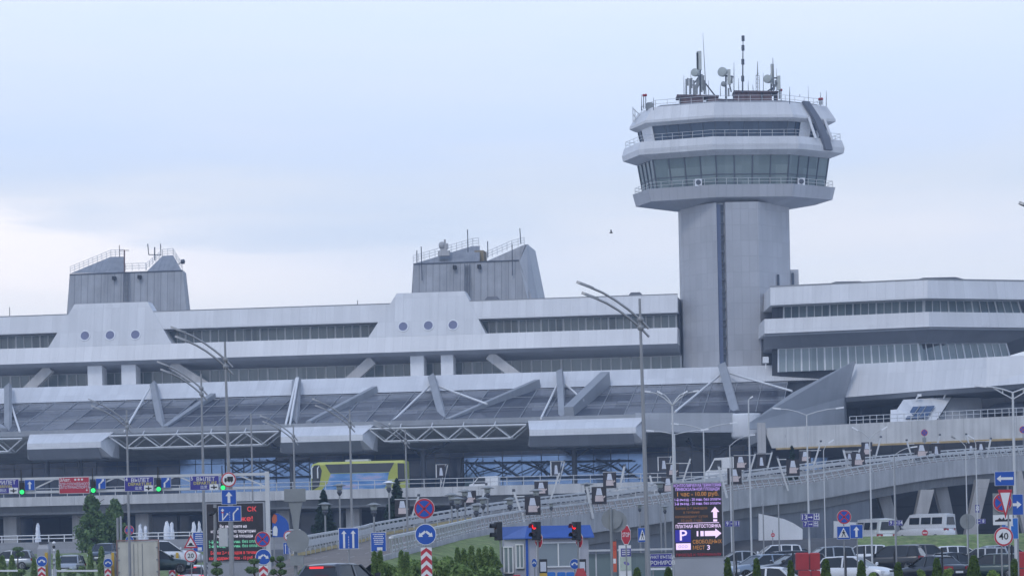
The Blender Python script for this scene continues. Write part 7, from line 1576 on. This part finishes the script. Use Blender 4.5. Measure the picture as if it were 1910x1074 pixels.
cloudtree('cloud-pruned tree with dark pads before the wide price screen', 404, 118, [(404, 1051, 18, 9), (405, 1065, 24, 14)])
cloudtree('small cloud-pruned pine behind the left edge thujas', 33, 196, [(33, 1023, 22, 9), (38, 1033, 18, 9)])
# spruces and the round trees on the plaza
def spruce(lab, px, py, ybase, wd, Y, n=34, key='spruce'):
    c = W(px, py, Y); b = WZ(px, Y, 0); b.z = min(gz(b.x, Y), W(px, ybase, Y).z); h = c.z - b.z; r = wd * Y / F / 2; t = thing('spruce', lab, 'spruce', b)
    g = MB(); g.tube([(0, 0, -.2), (0, 0, h * .98)], [.14, .02], 6); g.build('trunk', M['bark'], t); g = MB()
    for i in range(n):
        f = (i + .5) / n; z = h * (.06 + .92 * f); rr = r * (1 - f) ** .85 + .08; m_ = max(7, int(15 * (1 - f) + 7))
        for j in range(m_):
            a = 6.283 * j / m_ + i * .7 + random.uniform(-.2, .2); L_ = rr * random.uniform(.65, 1.12); d = Vector((math.cos(a), math.sin(a), 0)); droop = -.28; zj = random.uniform(-.5, .5) * h / n; l0 = (1 - f) * .8 + .22
            for s in range(7):
                u = (s + .6) / 7 * L_; p = Vector((0, 0, z + zj)) + d * u + Vector((0, 0, droop * u + .12 * u * u / max(L_, .1)))
                for q_ in (-1, 1):
                    sd_ = Vector((-d.y, d.x, 0)) * q_; l2 = .52 * (1 - .5 * s / 7) * random.uniform(.6, 1.2) * (r / 1.5 + .3)
                    l2 *= l0; vz = Vector((0, 0, -l2 * random.uniform(.3, .95))); g.poly([p + Vector((0, 0, .06)), p + (d * .5 + sd_ * .7) * l2 + vz * .6, p + (d * .7 + sd_ * .4) * l2 + vz, p + d * .1 * l2 + vz * .7], random.randrange(3))
    g.build('crown', LEAF[key], t, fixn=False)
random.seed(4)
spruce('blue-green spruce in front of the underpass left of the two-arrow sign', 607, 908, 1000, 74, 215)
spruce('blue-green spruce below the tail of the coach', 744, 888, 985, 92, 222)
spruce('dark spruce on the ramp side under the ochre edge', 1482, 826, 880, 56, 262)
spruce('small spruce tip between the coach nose and the bracket', 606, 902, 960, 18, 260, 16) if False else None
def broad(lab, px, py, wd, Y, n=5200):
    c = W(px, py, Y); b = WZ(px, Y, 0); b.z = gz(b.x, Y); h = c.z - b.z; r = wd * Y / F / 2; t = thing('round_tree', lab, 'tree', b)
    g = MB(); g.tube([(0, 0, -.2), (.05, 0, h * .3), (0, 0, h * .85)], [.2, .15, .04], 7)
    for i in range(9): a = i * 2.4; z = h * (.2 + .07 * i); g.tube([(0, 0, z), (math.cos(a) * r * .7, math.sin(a) * r * .7, z + h * .14)], [.06, .02], 5)
    g.build('trunk', M['bark'], t)
    bl = []
    for i in range(52):
        f = random.uniform(.02, .95); a = random.uniform(0, 6.28); rr = r * (1 - f) ** .62 * min(1, .55 + f * 3); bl.append((Vector((math.cos(a) * rr * random.uniform(.2, .8), math.sin(a) * rr * random.uniform(.2, .8), h * (.08 + .88 * f))), max(.34, rr * random.uniform(.36, .58))))
    def fn():
        p, q = random.choice(bl); d = Vector((random.gauss(0, 1), random.gauss(0, 1), random.gauss(0, 1))).normalized(); return p + d * q * random.uniform(.45, 1.1), d + Vector((0, 0, .3))
    g = MB(); leaves(g, fn, n, .30); g.build('crown', LEAF['tree'], t, fixn=False)
broad('round-topped green tree left of its twin, under the red gantry board', 173, 919, 72, 246, 7500)
broad('round-topped green tree right of its twin, beside the pale pole', 215, 927, 74, 248, 7500)
# a bird in the sky
c = W(1140, 434, 240); g = MB(); g.loft([[Vector((x, s * r, z * r)) for s, z in ((-1, 0), (0, -1), (1, 0), (0, 1))] for x, r in ((-.16, .01), (-.08, .05), (.06, .06), (.15, .01))]); g.poly([(-.05, 0, .02), (.06, 0, .02), (.02, -.3, .22), (-.06, -.28, .22)]); g.poly([(-.05, 0, .02), (.06, 0, .02), (.02, .3, .22), (-.06, .28, .22)])
o = g.build('bird', M['black'], fixn=False); o.location = c; tag(o, 'small dark bird flying left of the control tower', 'bird')
# ================================================================== summer haze
hz_ = MB(); hz_.box(-1300, 1300, -160, 1420, -1.5, 78)
ho = hz_.build('haze', M['black']); kind(ho, 'stuff'); ho.data.materials.clear()
hm = bpy.data.materials.new('haze_air'); hm.use_nodes = True; hn = hm.node_tree.nodes; hn.clear()
pv = hn.new('ShaderNodeVolumePrincipled'); pv.inputs['Color'].default_value = (.58, .74, 1.0, 1); pv.inputs['Density'].default_value = HAZE; pv.inputs['Anisotropy'].default_value = 0
hm.node_tree.links.new(pv.outputs[0], hn.new('ShaderNodeOutputMaterial').inputs['Volume']); ho.data.materials.append(hm)
